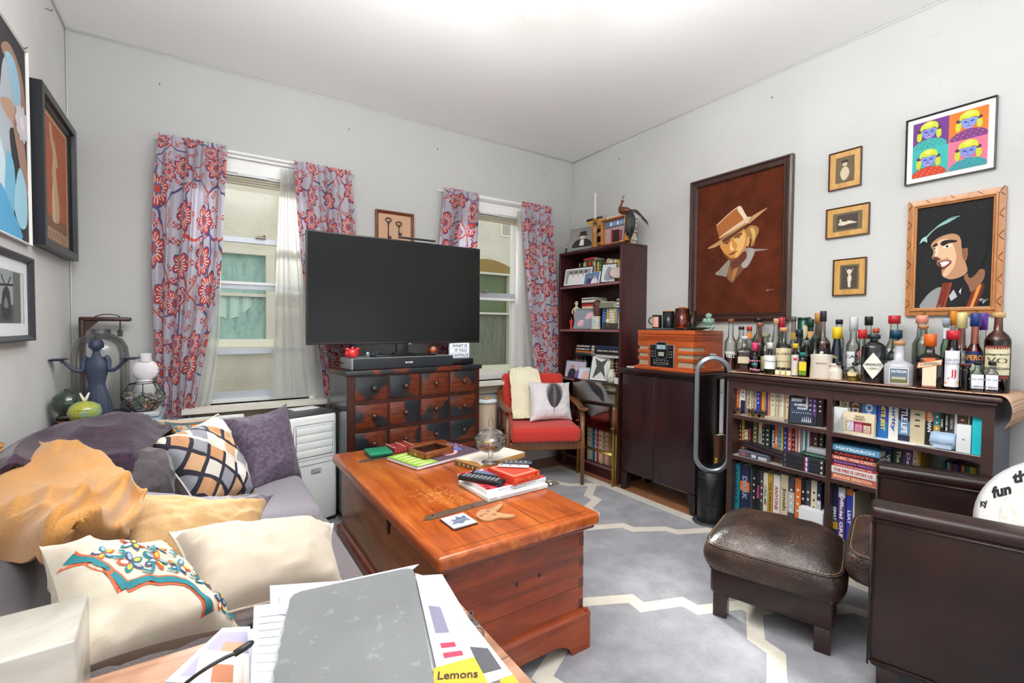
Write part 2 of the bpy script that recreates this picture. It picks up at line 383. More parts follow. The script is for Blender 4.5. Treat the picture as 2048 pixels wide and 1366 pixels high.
# ------------------------------------------------------------------ rug
def pile(h, h2):
    t = NT('rug_pile'); v = t.coord('Object'); n = t.noise(v, 260, 2, .7); b = t.noise(v, 7, 3, .6)
    t.base(t.mix(t.step(t.math('MULTIPLY_ADD', b, .5, t.math('MULTIPLY', n, .5)), .35, .65), lin(h), lin(h2)), .95, spec=.1)
    t.b.inputs['Sheen Weight'].default_value = .3; t.bump(n, .6, .006); return t.m
RG = pile('#828186', '#a3a2a7'); RC = pile('#cfc6b6', '#e2dacb')
rug = G(); rug.rbox((.42, -.9, -.0058), (2.58, 3.12, -.0008), RC, .002, 2)
rug.box((.50, -.82, -.003), (2.50, 3.04, -.0004), RG)
_pz = [0]
def path(pts, w=.062):
    _pz[0] += .00006; zz = -.00035+_pz[0]*0
    P = [Vector(p) for p in pts]; L = []; R = []
    for i, p in enumerate(P):
        a = (p-P[i-1]).normalized() if i else (P[1]-p).normalized(); b = (P[i+1]-p).normalized() if i < len(P)-1 else a
        t = (a+b).normalized(); nn = Vector((-t.y, t.x)); k = w/2/max(.5, abs(nn.dot(Vector((-a.y, a.x))))); L.append(p+nn*k); R.append(p-nn*k)
    for i in range(len(P)-1): rug.add([(q.x, q.y, -.00035+_pz[0]) for q in (R[i], R[i+1], L[i+1], L[i])], [(0, 1, 2, 3)], RC)
def clip_ok(p): return .5 < p[0] < 2.5 and -.82 < p[1] < 3.04
# one zig-zag strand of the trellis as traced on the floor: long run, short jog, repeated along its diagonal
A = [(1.73, 2.10), (1.911, 2.026), (2.102, 1.946), (2.112, 1.869), (2.281, 1.775), (2.302, 1.707), (2.50, 1.615)]
B = [(1.05, 1.69), (1.20, 1.61), (1.21, 1.53), (1.39, 1.472), (1.559, 1.390), (1.550, 1.318), (1.733, 1.252), (1.735, 1.177), (1.92, 1.10), (1.93, 1.02)]
path(A); path(B)
path([(1.925, 1.04), (1.757, .940), (1.743, .857), (1.58, .772), (1.56, .70), (1.40, .62), (1.39, .54), (1.22, .46)])
path([(1.925, 1.04), (2.10, .985), (2.12, .91), (2.29, .83), (2.31, .76), (2.5, .68)])
path([(2.451, 2.576), (2.274, 2.433), (2.267, 2.339), (2.10, 2.26), (2.09, 2.17), (1.91, 2.026)])
path([(1.05, 1.69), (1.07, 1.6), (1.24, 1.50), (1.13, 1.33), (.95, 1.232), (.968, 1.16), (.80, 1.06), (.79, .98), (.62, .89), (.5, .84)])
path([(2.5, 2.56), (2.314, 2.663), (2.231, 2.809), (2.163, 2.828), (1.98, 2.92), (1.97, 2.99), (1.88, 3.03)])
path([(1.22, .46), (1.06, .52), (1.04, .60), (.87, .67), (.86, .74), (.62, .89)])
rug.build('area_rug', label='large grey area rug with cream zigzag trellis lines and cream border', cat='rug')
# ------------------------------------------------------------------ dark wood pieces along the right wall
MAH = wood('#2a0f10', '#4a2222', .6, .32, 2); MAHE = M('#8c5c5e', .4); ESP = wood('#150d0e', '#2a1a1a', .6, .3, 2, .35); ESP2 = wood('#33211f', '#4b3431', .5, .35, 1)
def panels(g, lst, m):
    for a, b in lst: g.rbox(a, b, m, .002, 1, smooth=False)
bc = thing('tall_bookcase', 'tall mahogany bookcase in the corner crammed with books and photos', 'bookcase', (2.64, 2.49, -.006))
D, L, H = .285, .745, 1.85
G().rbox((0, 0, 0), (D, .02, H-.0205), MAH, .002).build('side_panel', bc); G().rbox((0, L-.02, 0), (D, L, H-.0205), MAH, .002).build('side_panel', bc)
g = G(); g.rbox((0, .0, H-.02), (D, L, H+.002), MAH, .002); g.build('top', bc)
g = G(); g.box((D-.008, .02, .1), (D, L-.02, H-.02), MAH); g.build('back_panel', bc)
G().box((.02, .02, 0), (.035, L-.02, .082), MAH).build('plinth', bc)
BS = [.10, .465, .765, 1.185, 1.555]
for z in BS:
    g = G(); g.box((.002, .02, z-.018), (D-.008, L-.02, z), MAH); g.box((0, .02, z-.018), (.002, L-.02, z), MAHE); g.build('shelf', bc)
# dark two door cabinet
cb = thing('two_door_cabinet', 'dark espresso two-door cabinet with scuffed doors under the wooden radio', 'cabinet', (2.60, 1.80, -.006))
g = G(); g.rbox((.018, 0, .13), (.315, .63, .872), ESP, .003); g.build('body', cb)
g = G(); g.rbox((-.03, -.02, .882), (.32, .655, .908), ESP, .008); g.rbox((-.012, -.008, .866), (.318, .645, .884), ESP, .006); g.build('top', cb)
def scuff():
    t = NT('scuffed_espresso'); v = t.coord('Object'); n = t.noise(t.coord('Object', (1, 3, 1)), 3, 4, .6)
    sp = t.step(t.noise(v, 55, 3, .7), .66, .72); bl = t.noise(v, 4, 2)
    t.base(t.mix(t.math('MULTIPLY', sp, t.step(bl, .45, .7)), t.mix(n, '#1b0f10', '#3a2324'), '#8f8583'), t.math('MULTIPLY_ADD', n, .2, .2), coat=.3); return t.m
for y0, y1 in ((.002, .333), (.337, .628)):
    G().rbox((0, y0, .135), (.017, y1, .862), scuff(), .003).build('door', cb)
for y0 in (0, .57):
    for x0 in (.0, .26):
        o = 1 if y0 == 0 else -1; ya, yb = (y0, y0+.06) if o == 1 else (y0, y0+.06)
        g = G(); k = .02*o
        vs = [(x0, ya+(0 if o == 1 else .0), .13), (x0+.05, ya, .13), (x0+.05, yb, .13), (x0, yb, .13)]
        bt = [(x0, ya+(0 if o == 1 else .025), 0), (x0+.05, ya+(0 if o == 1 else .025), 0), (x0+.05, yb-(.025 if o == 1 else 0), 0), (x0, yb-(.025 if o == 1 else 0), 0)]
        g.add(vs+bt, [(0, 1, 2, 3), (7, 6, 5, 4), (0, 4, 5, 1), (1, 5, 6, 2), (2, 6, 7, 3), (3, 7, 4, 0)], ESP); g.build('leg', cb)
# long low bookcase used as a bar
br = thing('low_bookcase', 'long low dark bookcase against the right wall with bottles on top', 'bookcase', (2.62, .475, -.006))
LD = .30
g = G(); g.rbox((-.03, -.025, .912), (LD, 1.145, .935), ESP2, .008); g.rbox((-.018, -.012, .896), (LD, 1.135, .913), ESP2, .007); g.build('top', br)
g = G(); g.box((.001, .03, .845), (.02, 1.1, .8955), ESP2); g.build('apron', br)
G().box((.005, 0, 0), (LD-.03, .022, .896), M('#5b5d68', .45)).build('side_panel', br); G().box((0, 1.10, 0), (LD, 1.122, .896), ESP2).build('side_panel', br)
G().box((-.001, -.001, 0), (.018, .035, .895), ESP2).build('front_stile', br); G().box((-.001, 1.095, 0), (.018, 1.126, .895), ESP2).build('front_stile', br)
G().box((-.0005, .572, .06), (LD-.002, .596, .894), ESP2).build('divider', br)
DUSTY = M('#8f8582', .7)
for ya, yb, zs in ((.022, .572, (.09, .452, .685)), (.596, 1.10, (.09, .448, .69))):
    for z in zs:
        g = G(); g.box((0, ya, z-.022), (LD, yb, z-.0005), ESP2); g.box((.003, ya, z-.0005), (LD, yb, z), M('#a79f9b', .6)); g.build('shelf', br)
G().box((.03, .02, 0), (.045, 1.10, .068), ESP2).build('plinth', br)
# woven runner on top of the bar
def woven():
    t = NT('woven_cane'); v = t.coord('Object'); x = t.n('SeparateXYZ'); t.l(v, x.inputs[0])
    def line(s, per, w, o=0): return t.math('LESS_THAN', t.math('FRACT', t.math('ADD', t.math('DIVIDE', s, per), o)), w)
    yz = t.math('SUBTRACT', x.outputs[1], x.outputs[2])
    a = line(x.outputs[0], .016, .4); b = line(yz, .0105, .45); blk = line(yz, .0315, .3)
    c = t.mix(t.math('MULTIPLY', a, b), '#c9a083', '#3a2a22'); c = t.mix(t.math('MULTIPLY', line(yz, .045, .12), .8), c, '#9c4a38'); c = t.mix(t.math('MULTIPLY', line(x.outputs[0], .016, .12), .7), c, '#e6c7a8')
    t.base(c, .7); return t.m
g = G()
def runner(u, v):
    s = 1.27*u
    if s < 1.14: y, z = 1.60-s, .937
    else:
        d = s-1.14; k = min(d/.03, 1); y = .46-.018*math.sin(k*PI/2)-.10*max(0, d-.03)*3*0; z = .937-.03*(1-math.cos(k*PI/2))-max(0, d-.03)
        y -= .02*math.sin(min(1, d/.13)*PI)
    return (2.605+.30*v+.002*math.sin(s*40), y, z+.0008)
g.grid(runner, 150, 6, woven()); o = g.build('woven_runner', label='woven cane table runner under the bottles, draping over the low bookcase end', cat='table runner')
m = o.modifiers.new('thick', 'SOLIDIFY'); m.thickness = .0016
# ------------------------------------------------------------------ apothecary chest of drawers
def worn():
    t = NT('worn_apothecary_paint'); oi = t.n('ObjectInfo'); v = t.n('VectorMath', operation='ADD'); t.l(t.coord('Object'), v.inputs[0])
    sc = t.n('VectorMath', operation='SCALE'); t.l(oi.outputs['Location'], sc.inputs[0]); sc.inputs['Scale'].default_value = 7; t.l(sc.outputs[0], v.inputs[1])
    n = t.noise(v.outputs[0], 4.2, 2, .45, .5); gr = t.noise(t.coord('Object', (2, 8, 12)), 9, 4, .6)
    t.base(t.mix(t.step(n, .475, .53), t.mix(t.step(gr, .3, .7), '#4c1f10', '#7a361a'), t.mix(gr, '#15191d', '#262b30')), .35, coat=.25); return t.m
WORN = worn(); RW = wood('#26110c', '#4c1f14', .8, .35, 2)
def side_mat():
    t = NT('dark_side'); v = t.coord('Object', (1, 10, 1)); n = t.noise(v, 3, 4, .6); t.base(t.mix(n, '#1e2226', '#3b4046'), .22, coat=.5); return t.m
dr = thing('apothecary_chest', 'worn black and red wooden apothecary chest with many small drawers under the TV', 'chest of drawers', (.70, 2.82, 0), 6)
W = .96
g = G(); g.box((.004, .004, .05), (W-.004, .012, .895), RW)
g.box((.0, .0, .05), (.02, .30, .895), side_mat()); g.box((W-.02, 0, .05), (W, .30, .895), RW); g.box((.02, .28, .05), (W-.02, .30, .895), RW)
cw = .208; x0s = [.048+.2215*i for i in range(4)]; rh = .143; zs = [.742-.17*i for i in range(5)]
for i in range(5):
    xx = (0.006 if i == 0 else x0s[i-1]+cw+.0005, x0s[i]-.0005 if i < 4 else W-.006) ; g.box((xx[0], -.004, .05), (xx[1], .02, .895), RW)
for i in range(6):
    za = zs[i]+rh if i < 5 else .05; zb = .895 if i == 0 else zs[i-1]
    g.box((.02, -.003, za), (W-.02, .02, zb if i < 5 else zs[4]), RW)
g.build('carcass', dr)
g = G(); g.rbox((-.012, -.018, .895), (W+.012, .305, .925), WORN, .005); g.build('top', dr)
for i in range(4):
    for j in range(5):
        d = G(); d.rbox((0, -.006, 0), (cw, .02, rh), WORN, .004, 2); do = d.build('drawer', dr, loc=(x0s[i], 0, zs[j]))
        k = G(RX(90)); k.lathe([(0, 0), (.008, 0), (.007, .010), (.015, .017), (.017, .025), (.012, .032), (0, .034)], M('#3a2622', .3, coat=.5), 14); k.build('knob', do, loc=(cw/2+(.0 if i else .01), -.005, rh*.5))
for x in (.0, W-.05):
    for y in (0, .25): G().rbox((x, y, 0), (x+.05, y+.05, .05), RW, .004).build('foot', dr)
# ------------------------------------------------------------------ television
TVM = thing('television', 'large flat black television on a pedestal above the apothecary chest', 'television', (1.10, 2.98, .925))
g = G(); g.rbox((-.590, 0, .152), (.592, .035, .838), M('#4a4543', .25, .6), .006); g.rbox((-.4, .03, .2), (.4, .06, .6), M('#15151a', .5), .01)
g.build('housing', TVM)
scr = NT('tv_screen').base(lin('#1b1c1d'), .16, spec=.22).m
G().box((-.583, -.0015, .166), (.585, .001, .831), scr).build('screen', TVM)
g = G(); g.rbox((-.035, .005, .08), (.045, .03, .17), M('#14161a', .35), .004); g.rbox((-.055, -.01, .084), (.065, .05, .094), M('#14161a', .35), .003); g.rbox((-.22, -.06, .0735), (.22, .08, .085), M('#0e1013', .15), .01)
g.build('stand', TVM)
g = G(); g.rbox((.045, -.004, .148), (.063, .004, .156), M('#b6aeb2', .2, .8), .002); g.build('badge', TVM)
tag(G().rbox((1.075, 2.955, 1.772), (1.33, 2.985, 1.782), M('#2c2826', .4), .003).build('sensor_bar'), 'thin black sensor bar lying on top edge of the television', 'sensor bar')
# rotate the bar slightly to follow the photo
# ------------------------------------------------------------------ soundbar and streaming box in the chest's own axes
DM = T(.70, 2.82, .925) @ RZ(6)
g = G(DM); g.rbox((.035, .012, .002), (.745, .205, .072), M('#8b8e90', .35), .006); g.rbox((.045, .008, .004), (.742, .014, .070), M('#20252b', .6), .003)
g.text('BOSE', M('#e8e8e8', .4), T(.41, .007, .037) @ RX(90) , .052, .011, .03, True)
g.build('soundbar', label='long soundbar with black grille on the apothecary chest below the television', cat='soundbar')
g = G(DM); g.rbox((.755, .03, .002), (.935, .16, .045), M('#17191d', .3), .012); g.rbox((.80, .0285, .024), (.804, .031, .028), M('#e8e8e8', .4), .001)
g.build('streaming_box', label='small black media box at the right end of the apothecary chest', cat='media box')
# ------------------------------------------------------------------ portable air conditioner
ACW = NT('ac_plastic').base(lin('#e6e8e6'), .4).m; ACD = M('#3c3e46', .3); ACG = M('#8f9498', .5)
ac = thing('air_conditioner', 'white portable air conditioner standing between sofa and apothecary chest', 'air conditioner', (.401, 2.885, 0), 16)
g = G(); g.rbox((0, 0, .02), (.29, .27, .665), ACW, .02, 4); g.build('body', ac)
g = G(); g.rbox((.004, .004, .662), (.286, .265, .674), ACD, .008); g.rbox((.10, .16, .673), (.26, .25, .680), ACW, .004); g.build('top_panel', ac)
g = G(); g.rbox((.035, -.003, .42), (.262, .004, .60), ACG, .003)
for k in range(4): g.rbox((.039, -.006, .423+.044*k), (.258, .0, .465+.044*k), ACW, .006, 2)
g.build('louver', ac)
g = G()
def rr(x0, x1, z0, z1, r, n=5):
    return [(x1-r+r*math.cos(a), z1-r+r*math.sin(a)) for a in [PI/2*i/n for i in range(n+1)]]+[(x0+r-r*math.sin(a), z1-r+r*math.cos(a)) for a in [PI/2*i/n for i in range(n+1)]]+[(x0+r-r*math.cos(a), z0+r-r*math.sin(a)) for a in [PI/2*i/n for i in range(n+1)]]+[(x1-r+r*math.sin(a), z0+r-r*math.cos(a)) for a in [PI/2*i/n for i in range(n+1)]]
g.tube([(p[0], -.0012, p[1]) for p in rr(.024, .272, .375, .615, .02)], .0018, ACG, 5, True)
g.tube([(.03, -.0012, .405), (.262, -.0012, .405)], .0012, ACG, 5); g.build('panel_seam', ac)
g = G(); g.tube([(p[0], -.001, p[1]) for p in rr(.125, .185, .315, .345, .005)], .0012, M('#2a2c30'), 4, True)
g.text('BLACK+', M('#2a2c30'), T(.155, -.0018, .336) @ RX(90), .05, .010, .02, True); g.text('DECKER', M('#2a2c30'), T(.155, -.0018, .323) @ RX(90), .05, .010, .02, True); g.build('badge', ac)
for x in (.03, .23):
    for y in (.04, .2): G().rbox((x, y, 0), (x+.03, y+.03, .024), ACD, .004).build('caster', ac)
# hose adapter panel behind the pillows, on the sill wall
g = G(Matrix.Identity(4)); g.rbox((-.13, 3.20, .47), (.20, 3.235, .66), M('#e3e4e0', .45), .01)
for k in range(22): g.box((-.10+.0128*k, 3.1985, .615), (-.093+.0128*k, 3.2, .645), M('#8d9090'))
g.text('IN', M('#5a5c60'), T(-.02, 3.198, .60) @ RX(90), None, .014, .02)
g.rbox((-.1, 3.19, 0), (.17, 3.245, .47), M('#e3e4e0', .45), .01)
g.build('panel_heater', label='white slotted panel heater under the left window behind the cushions', cat='heater')
# ------------------------------------------------------------------ pine blanket chest
def pine(c0, c1, c2, gl=.3, axis=1):
    t = NT('pine'); s = [7, 7, 7]; s[axis] = .8; v = t.coord('Object', s); n = t.noise(v, 2.2, 5, .62, 1.2); k = t.noise(t.coord('Object'), 3, 3, .6)
    fine = t.noise(v, 18, 3, .6)
    c = t.ramp(t.math('ADD', t.math('MULTIPLY', n, .7), t.math('MULTIPLY', k, .35)), [(.32, c0), (.5, c1), (.7, c2)])
    w = t.n('TexVoronoi'); w.inputs['Scale'].default_value = 2.6; t.l(t.coord('Object', (1.6, .8, 1.6)), w.inputs['Vector'])
    kn = t.math('SUBTRACT', 1, t.step(w.outputs['Distance'], .03, .13))
    c = t.mix(t.math('MULTIPLY', kn, .55), c, '#3d1607'); c = t.mix(t.math('MULTIPLY', t.step(fine, .55, .75), .3), c, '#5a2309')
    t.base(c, t.math('MULTIPLY_ADD', k, .2, gl-.08), coat=.35).bump(n, .15, .003); return t.m
PT = pine('#762f0b', '#a84e15', '#c8752f', .3, 1); PB = pine('#4a1804', '#7a2c06', '#a0450c', .32, 0); PF = pine('#6a3418', '#935329', '#ad703c', .35, 1); PDK = wood('#3b1a08', '#5c2c10', 1, .3, 1)
ch = thing('blanket_chest', 'old orange pine blanket chest serving as coffee table on the rug', 'chest', (.60, 1.275, 0))
g = G()
g.box((0, 0, .13), (.57, .022, .455), PB); g.box((0, 1.225, .13), (.57, 1.247, .455), PB); g.box((.55, .022, .13), (.57, 1.225, .455), PF); g.box((.0, .022, .13), (.02, 1.225, .455), PF); g.box((.02, .022, .13), (.55, 1.225, .16), PF)
for k in range(4): g.box((.5505, -.0006, .15+.078*k), (.5706, .001, .185+.078*k), PDK); g.box((-.0006, -.0006, .17+.078*k), (.018, .001, .20+.078*k), PDK)
g.box((.0, -.0008, .232), (.57, .0, .234), PDK)
for x, z in ((.272, .325), (.366, .329)): g.cyl(.0075, -.0012, .0, M('#120804'), 12, T(x, -.0002, z) @ RX(90))
g.build('body', ch)
g = G(); g.rbox((-.025, -.03, .452), (.60, 1.285, .470), PB, .008); g.rbox((-.036, -.042, .466), (.612, 1.297, .512), PT, .012, 4)
g.box((-.0, -.006, .5118), (.58, -.004, .5124), PDK); g.box((.37, -.0, .5118), (.373, .85, .5124), PDK); g.box((.20, .0, .5118), (.2015, .33, .5124), PDK)
for k in range(60):
    x = random.gauss(.17, .05); y = random.gauss(.42, .07); a = random.uniform(-.2, .6); l = random.uniform(.004, .018)
    g.add([(x, y, .5123), (x+l*math.cos(a), y+l*math.sin(a), .5123), (x+l*math.cos(a)-.0015, y+l*math.sin(a)+.002, .5123), (x-.001, y+.002, .5123)], [(0, 1, 2, 3)], M('#e8c48c', .6))
g.build('lid', ch)
g = G()
def skirt(g, Mx, Ln):
    """bracket-footed plinth board in the local xz plane, Ln long"""
    o = [(0, 0), (.085, 0), (.10, .03), (.125, .045), (.16, .055), (Ln-.16, .055), (Ln-.125, .045), (Ln-.10, .03), (Ln-.085, 0), (Ln, 0), (Ln, .125), (0, .125)]
    g.prism(o, -.02, 0, PB, Mx)
    g.prism([(0, 0), (.022, 0), (.022, .008), (.012, .016), (0, .020)], 0, Ln, PB, Mx @ T(0, .125, -.02) @ Matrix(((0, 0, 1, 0), (0, 1, 0, 0), (1, 0, 0, 0), (0, 0, 0, 1))))
FX = Matrix(((1, 0, 0, 0), (0, 0, -1, 0), (0, 1, 0, 0), (0, 0, 0, 1)))
skirt(g, T(-.02, -.02, 0) @ FX, .61); skirt(g, T(-.0205, 1.2675, 0) @ RZ(-90) @ FX, 1.286); skirt(g, T(.5895, -.0185, 0) @ RZ(90) @ FX, 1.285); skirt(g, T(.59, 1.268, 0) @ RZ(180) @ FX, .61)
g.build('plinth', ch)
IR = M('#2b2522', .35, .7)
g = G(); g.prism(cr([(0, -.05), (.013, -.03), (.014, .03), (0, .05), (-.014, .03), (-.013, -.03)], 4), 0, .004, IR, T(-.001, .495, .425) @ RZ(-90) @ FX); g.cyl(.004, 0, .0025, M('#0a0808'), 10, T(-.005, .495, .43) @ RY(-90)); g.build('escutcheon', ch)
for yy, ln, y2 in ((.245, .66, .36), (1.07, .60, 1.10)):
    g = G(); g.prism([(0, -.012), (.03, -.021), (ln-.01, -.021), (ln, -.018), (ln, .018), (ln-.01, .021), (.03, .021)], 0, .002, M('#6b5546', .4, .3), T(.03, yy, .5122) @ RZ(5))
    for k in range(4): g.cyl(.004, .002, .0035, M('#2a1c14', .3, .7), 8, T(.03, yy, .5122) @ RZ(5) @ T(.05+.16*k, (-1)**k*.008, 0))
    if ln == .66:
        g.tube([(.64, .055+yy, .518), (.64, .095+yy-.06, .518)], .006, M('#b8b2ac', .25, .9), 8); g.tube([(.635, yy+.03, .518), (.645, yy+.09, .518)], .004, M('#b8b2ac', .25, .9), 8)
    g.build('strap_hinge', ch)
# ------------------------------------------------------------------ soft things
def wr(p, a, s, sd=0):
    return a*(noise.noise(Vector(p)*s+Vector((sd, sd*.7, 0))))
def pillow(name, label, C, t, front, back=None, sd=0, wrk=.012, pinch=.11, band=None, piping=None, bend=0, draw=None, group=None, res=44):
    """stuffed cushion spanned by its four corners (bottom left, bottom right, top right, top left), pinched towards them"""
    c0, c1, c2, c3 = [Vector(c) for c in C]; ctr = (c0+c1+c2+c3)/4
    X = ((c1-c0)+(c2-c3)).normalized(); N = X.cross((c3-c0)+(c2-c1)).normalized(); Y = N.cross(X)
    c0, c1, c2, c3 = [c-ctr for c in (c0, c1, c2, c3)]
    def pt(u, v, s):
        a, b = u*2-1, v*2-1
        ua = u+(.5-u)*pinch*(1-abs(b)**2.4)*.9; va = v+(.5-v)*pinch*(1-abs(a)**2.4)*.9
        p = (c0*(1-ua)+c1*ua)*(1-va)+(c3*(1-ua)+c2*ua)*va
        k = max(0, (1-abs(a)**2.6)*(1-abs(b)**2.6))
        p = p+Y*bend*(a*a-.4)*(.4+.6*v)
        q = Vector((p.dot(X)*8, p.dot(Y)*8, s*2+sd)); edge = (1-k)
        w = wrk*(noise.noise(q)*.9+(1-2.5*abs(noise.noise(q*1.3+Vector((5, 5, sd)))))*.6*(.3+.6*edge)+.35*noise.noise(q*4.2)+.7*(1-abs(noise.noise(Vector((a*1.8+sd, b*1.8, sd))+q*.15)))**6*(.5+.5*edge))*min(1, k*6)
        return p+N*(s*(t/2*k**.55+w))
    g = G(); n = res
    g.grid(lambda u, v: pt(u, v, 1), n, n, front); g.grid(lambda u, v: pt(1-u, v, -1), n, n, back or front)
    if band:
        i0 = g.mat(band[1])
        for j in range(n-1):
            for i in range(n-1):
                if j/(n-1) > 1-band[0]: g.mi[j*(n-1)+i] = i0
    if draw: draw(g, lambda u, v, e=.0012: Vector(pt(u, v, 1))+N*e)
    if not hasattr(X, 'x'): pass
    o = g.build(name, loc=ctr, label=label, cat='pillow', group=group)
    R3 = Matrix((X, Y, N)).transposed()
    for vtx in o.data.vertices: vtx.co = R3.transposed() @ vtx.co
    o.rotation_euler = R3.to_euler(); o.data.update()
    if piping:
        q = G(R3.transposed().to_4x4()); q.tube([pt(u, v, 1) for u, v in [(i/24, 0) for i in range(24)]+[(1, i/24) for i in range(24)]+[(1-i/24, 1) for i in range(24)]+[(0, 1-i/24) for i in range(24)]], .004, piping, 6, True); q.build('piping', o)
    return o
def frame(c, xdir, ydir):
    x = Vector(xdir).normalized(); y = Vector(ydir); y = (y-x*y.dot(x)).normalized(); z = x.cross(y)
    return Matrix(((x.x, y.x, z.x, c[0]), (x.y, y.y, z.y, c[1]), (x.z, y.z, z.z, c[2]), (0, 0, 0, 1)))
def sheet(name, label, cat, ctrl, nu, nv, m, fold=.012, sc=7, sd=0, thick=.006, group=None, ridge=None):
    R = [cr(r, 6, False) for r in ctrl]; k = len(R[0]); C = [cr([R[j][i] for j in range(len(R))], 6, False) for i in range(k)]; L = len(C[0])
    def f(u, v):
        q = f0(u, v); q.x = max(q.x, XL+.014+.004*math.sin(q.y*40)); return q
    def f0(u, v):
        x, y = u*(k-1), v*(L-1); i, j = min(int(x), k-2), min(int(y), L-2); a, b = x-i, y-j
        p = (C[i][j]*(1-a)+C[i+1][j]*a)*(1-b)+(C[i][j+1]*(1-a)+C[i+1][j+1]*a)*b
        q = p*sc+Vector((sd, 0, sd)); w = 1-abs(noise.noise(Vector((q.x, q.y*.6, q.z))))*2.2
        r1 = (1-abs(noise.noise(Vector((u*sc*.8+.6*noise.noise(q*.5)+sd, v*sc*.30+sd, 1)))))**3; r2 = (1-abs(noise.noise(Vector((u*sc*.35+v*sc*.5, v*sc*.2-u*sc*.4, sd+4)))))**4
        d = fold*(w*.3+.25*noise.noise(q*1.6)+1.0*r1+1.0*r2-.5)+ (ridge(u, v) if ridge else 0)
        return p+Vector((d*.35, -d*.4, d*.85))
    g = G(); g.grid(f, nu, nv, m); o = g.build(name, label=label, cat=cat, group=group)
    s = o.modifiers.new('thick', 'SOLIDIFY'); s.thickness = thick; s.offset = -1; return o
# ------------------------------------------------------------------ sofa
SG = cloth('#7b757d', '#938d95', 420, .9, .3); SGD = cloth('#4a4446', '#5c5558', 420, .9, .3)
so = thing('sofa', 'grey fabric sofa along the left wall, buried under throws and pillows', 'sofa', (-.56, 1.03, 0))
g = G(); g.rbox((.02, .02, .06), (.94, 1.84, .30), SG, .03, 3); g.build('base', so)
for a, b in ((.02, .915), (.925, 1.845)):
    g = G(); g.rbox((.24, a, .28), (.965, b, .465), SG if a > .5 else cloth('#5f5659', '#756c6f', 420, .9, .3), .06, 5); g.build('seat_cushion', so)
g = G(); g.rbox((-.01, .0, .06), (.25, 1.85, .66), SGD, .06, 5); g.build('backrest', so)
for x in (.05, .86):
    for y in (.05, 1.76): G().cyl(.025, 0, .065, M('#2a1c16', .4), 12, T(x, y, 0), .03).build('foot', so)
# ------------------------------------------------------------------ pillow fabrics
def geo_mat():
    t = NT('geometric_print'); v = t.coord('Object', (1, 1, 1)); x = t.n('SeparateXYZ'); t.l(v, x.inputs[0])
    p = t.math('MULTIPLY', t.math('ADD', x.outputs[0], t.math('MULTIPLY', x.outputs[1], .72)), 13); q = t.math('MULTIPLY', t.math('SUBTRACT', x.outputs[0], t.math('MULTIPLY', x.outputs[1], .72)), 13)
    c = t.n('CombineXYZ'); t.l(t.math('FLOOR', p), c.inputs[0]); t.l(t.math('FLOOR', q), c.inputs[1]); w = t.n('TexWhiteNoise', noise_dimensions='3D'); t.l(c.outputs[0], w.inputs[0])
    fp = t.math('FRACT', p); fq = t.math('FRACT', q)
    rr_ = t.n('ValToRGB'); rr_.color_ramp.interpolation = 'CONSTANT'; e = rr_.color_ramp.elements
    cols = ['#b98a63', '#d9cfc2', '#8f8e95', '#c9c2b8', '#c9a07a', '#e6e0d8', '#8f8e95']
    while len(e) < 7: e.new(.5)
    for i, cc in enumerate(cols): e[i].position = i/7; e[i].color = lin(cc)
    t.l(w.outputs[0], rr_.inputs[0])
    edge = t.math('MAXIMUM', t.math('LESS_THAN', fp, .22), t.math('LESS_THAN', fq, .22))
    w2 = t.n('TexWhiteNoise', noise_dimensions='1D'); t.l(t.math('FLOOR', p), w2.inputs['W']); alt = t.math('GREATER_THAN', w2.outputs[0], .42)
    c2 = t.mix(edge, rr_.outputs[0], t.mix(alt, '#36333c', '#cfc8be'))
    bd = t.math('GREATER_THAN', t.math('ABSOLUTE', x.outputs[0]), .185)
    t.base(t.mix(bd, c2, '#a9aab0'), .85, spec=.15).bump(t.noise(v, 250, 2), .2, .002); return t.m
CREAM = cloth('#b4a695', '#bbad9c', 600, .9, .2); CREAMW = cloth('#bdb2a0', '#c4b9a7', 600, .9, .2); TAN = cloth('#b08a5e', '#bd9769', 250, .85, .15); VEL = cloth('#4e4152', '#64576a', 60, .6, .25)
FUR = cloth('#c9c7c8', '#f1eeea', 25, 1, .6)
TEAL, ORG, NAVY = M('#1f6f78', .8), M('#d0552c', .8), M('#4a4a66', .8)
def ribbon(g, P, uv, w, m, n=26, e=.0015, ph=0):
    pts = cr(uv, 12, False); A = []
    for i, p in enumerate(pts):
        d = (pts[min(i+1, len(pts)-1)]-pts[max(i-1, 0)]).normalized(); nn = Vector((-d.y, d.x)); A.append((P(*(p+nn*w/2), e), P(*(p-nn*w/2), e)))
    for a, b in zip(A, A[1:]): g.add([a[0], a[1], b[1], b[0]], [(0, 1, 2, 3)], m, True)
def patch(g, P, poly, m, e, rings=4):
    """curved patch filling a closed uv outline, star-shaped about its centre"""
    q = cr(poly, 3); c = sum((v for v in q), Vector((0, 0)))/len(q); n = len(q); vs = [P(c.x, c.y, e)]; fs = []
    cl = lambda x: min(.985, max(.015, x))
    for r in range(1, rings+1): vs += [P(cl(c.x+(v.x-c.x)*r/rings), cl(c.y+(v.y-c.y)*r/rings), e) for v in q]
    for i in range(n): fs.append((0, 1+i, 1+(i+1) % n))
    for r in range(rings-1):
        for i in range(n): a, b = 1+r*n, 1+(r+1)*n; fs.append((a+i, b+i, b+(i+1) % n, a+(i+1) % n))
    g.add(vs, fs, m, True)
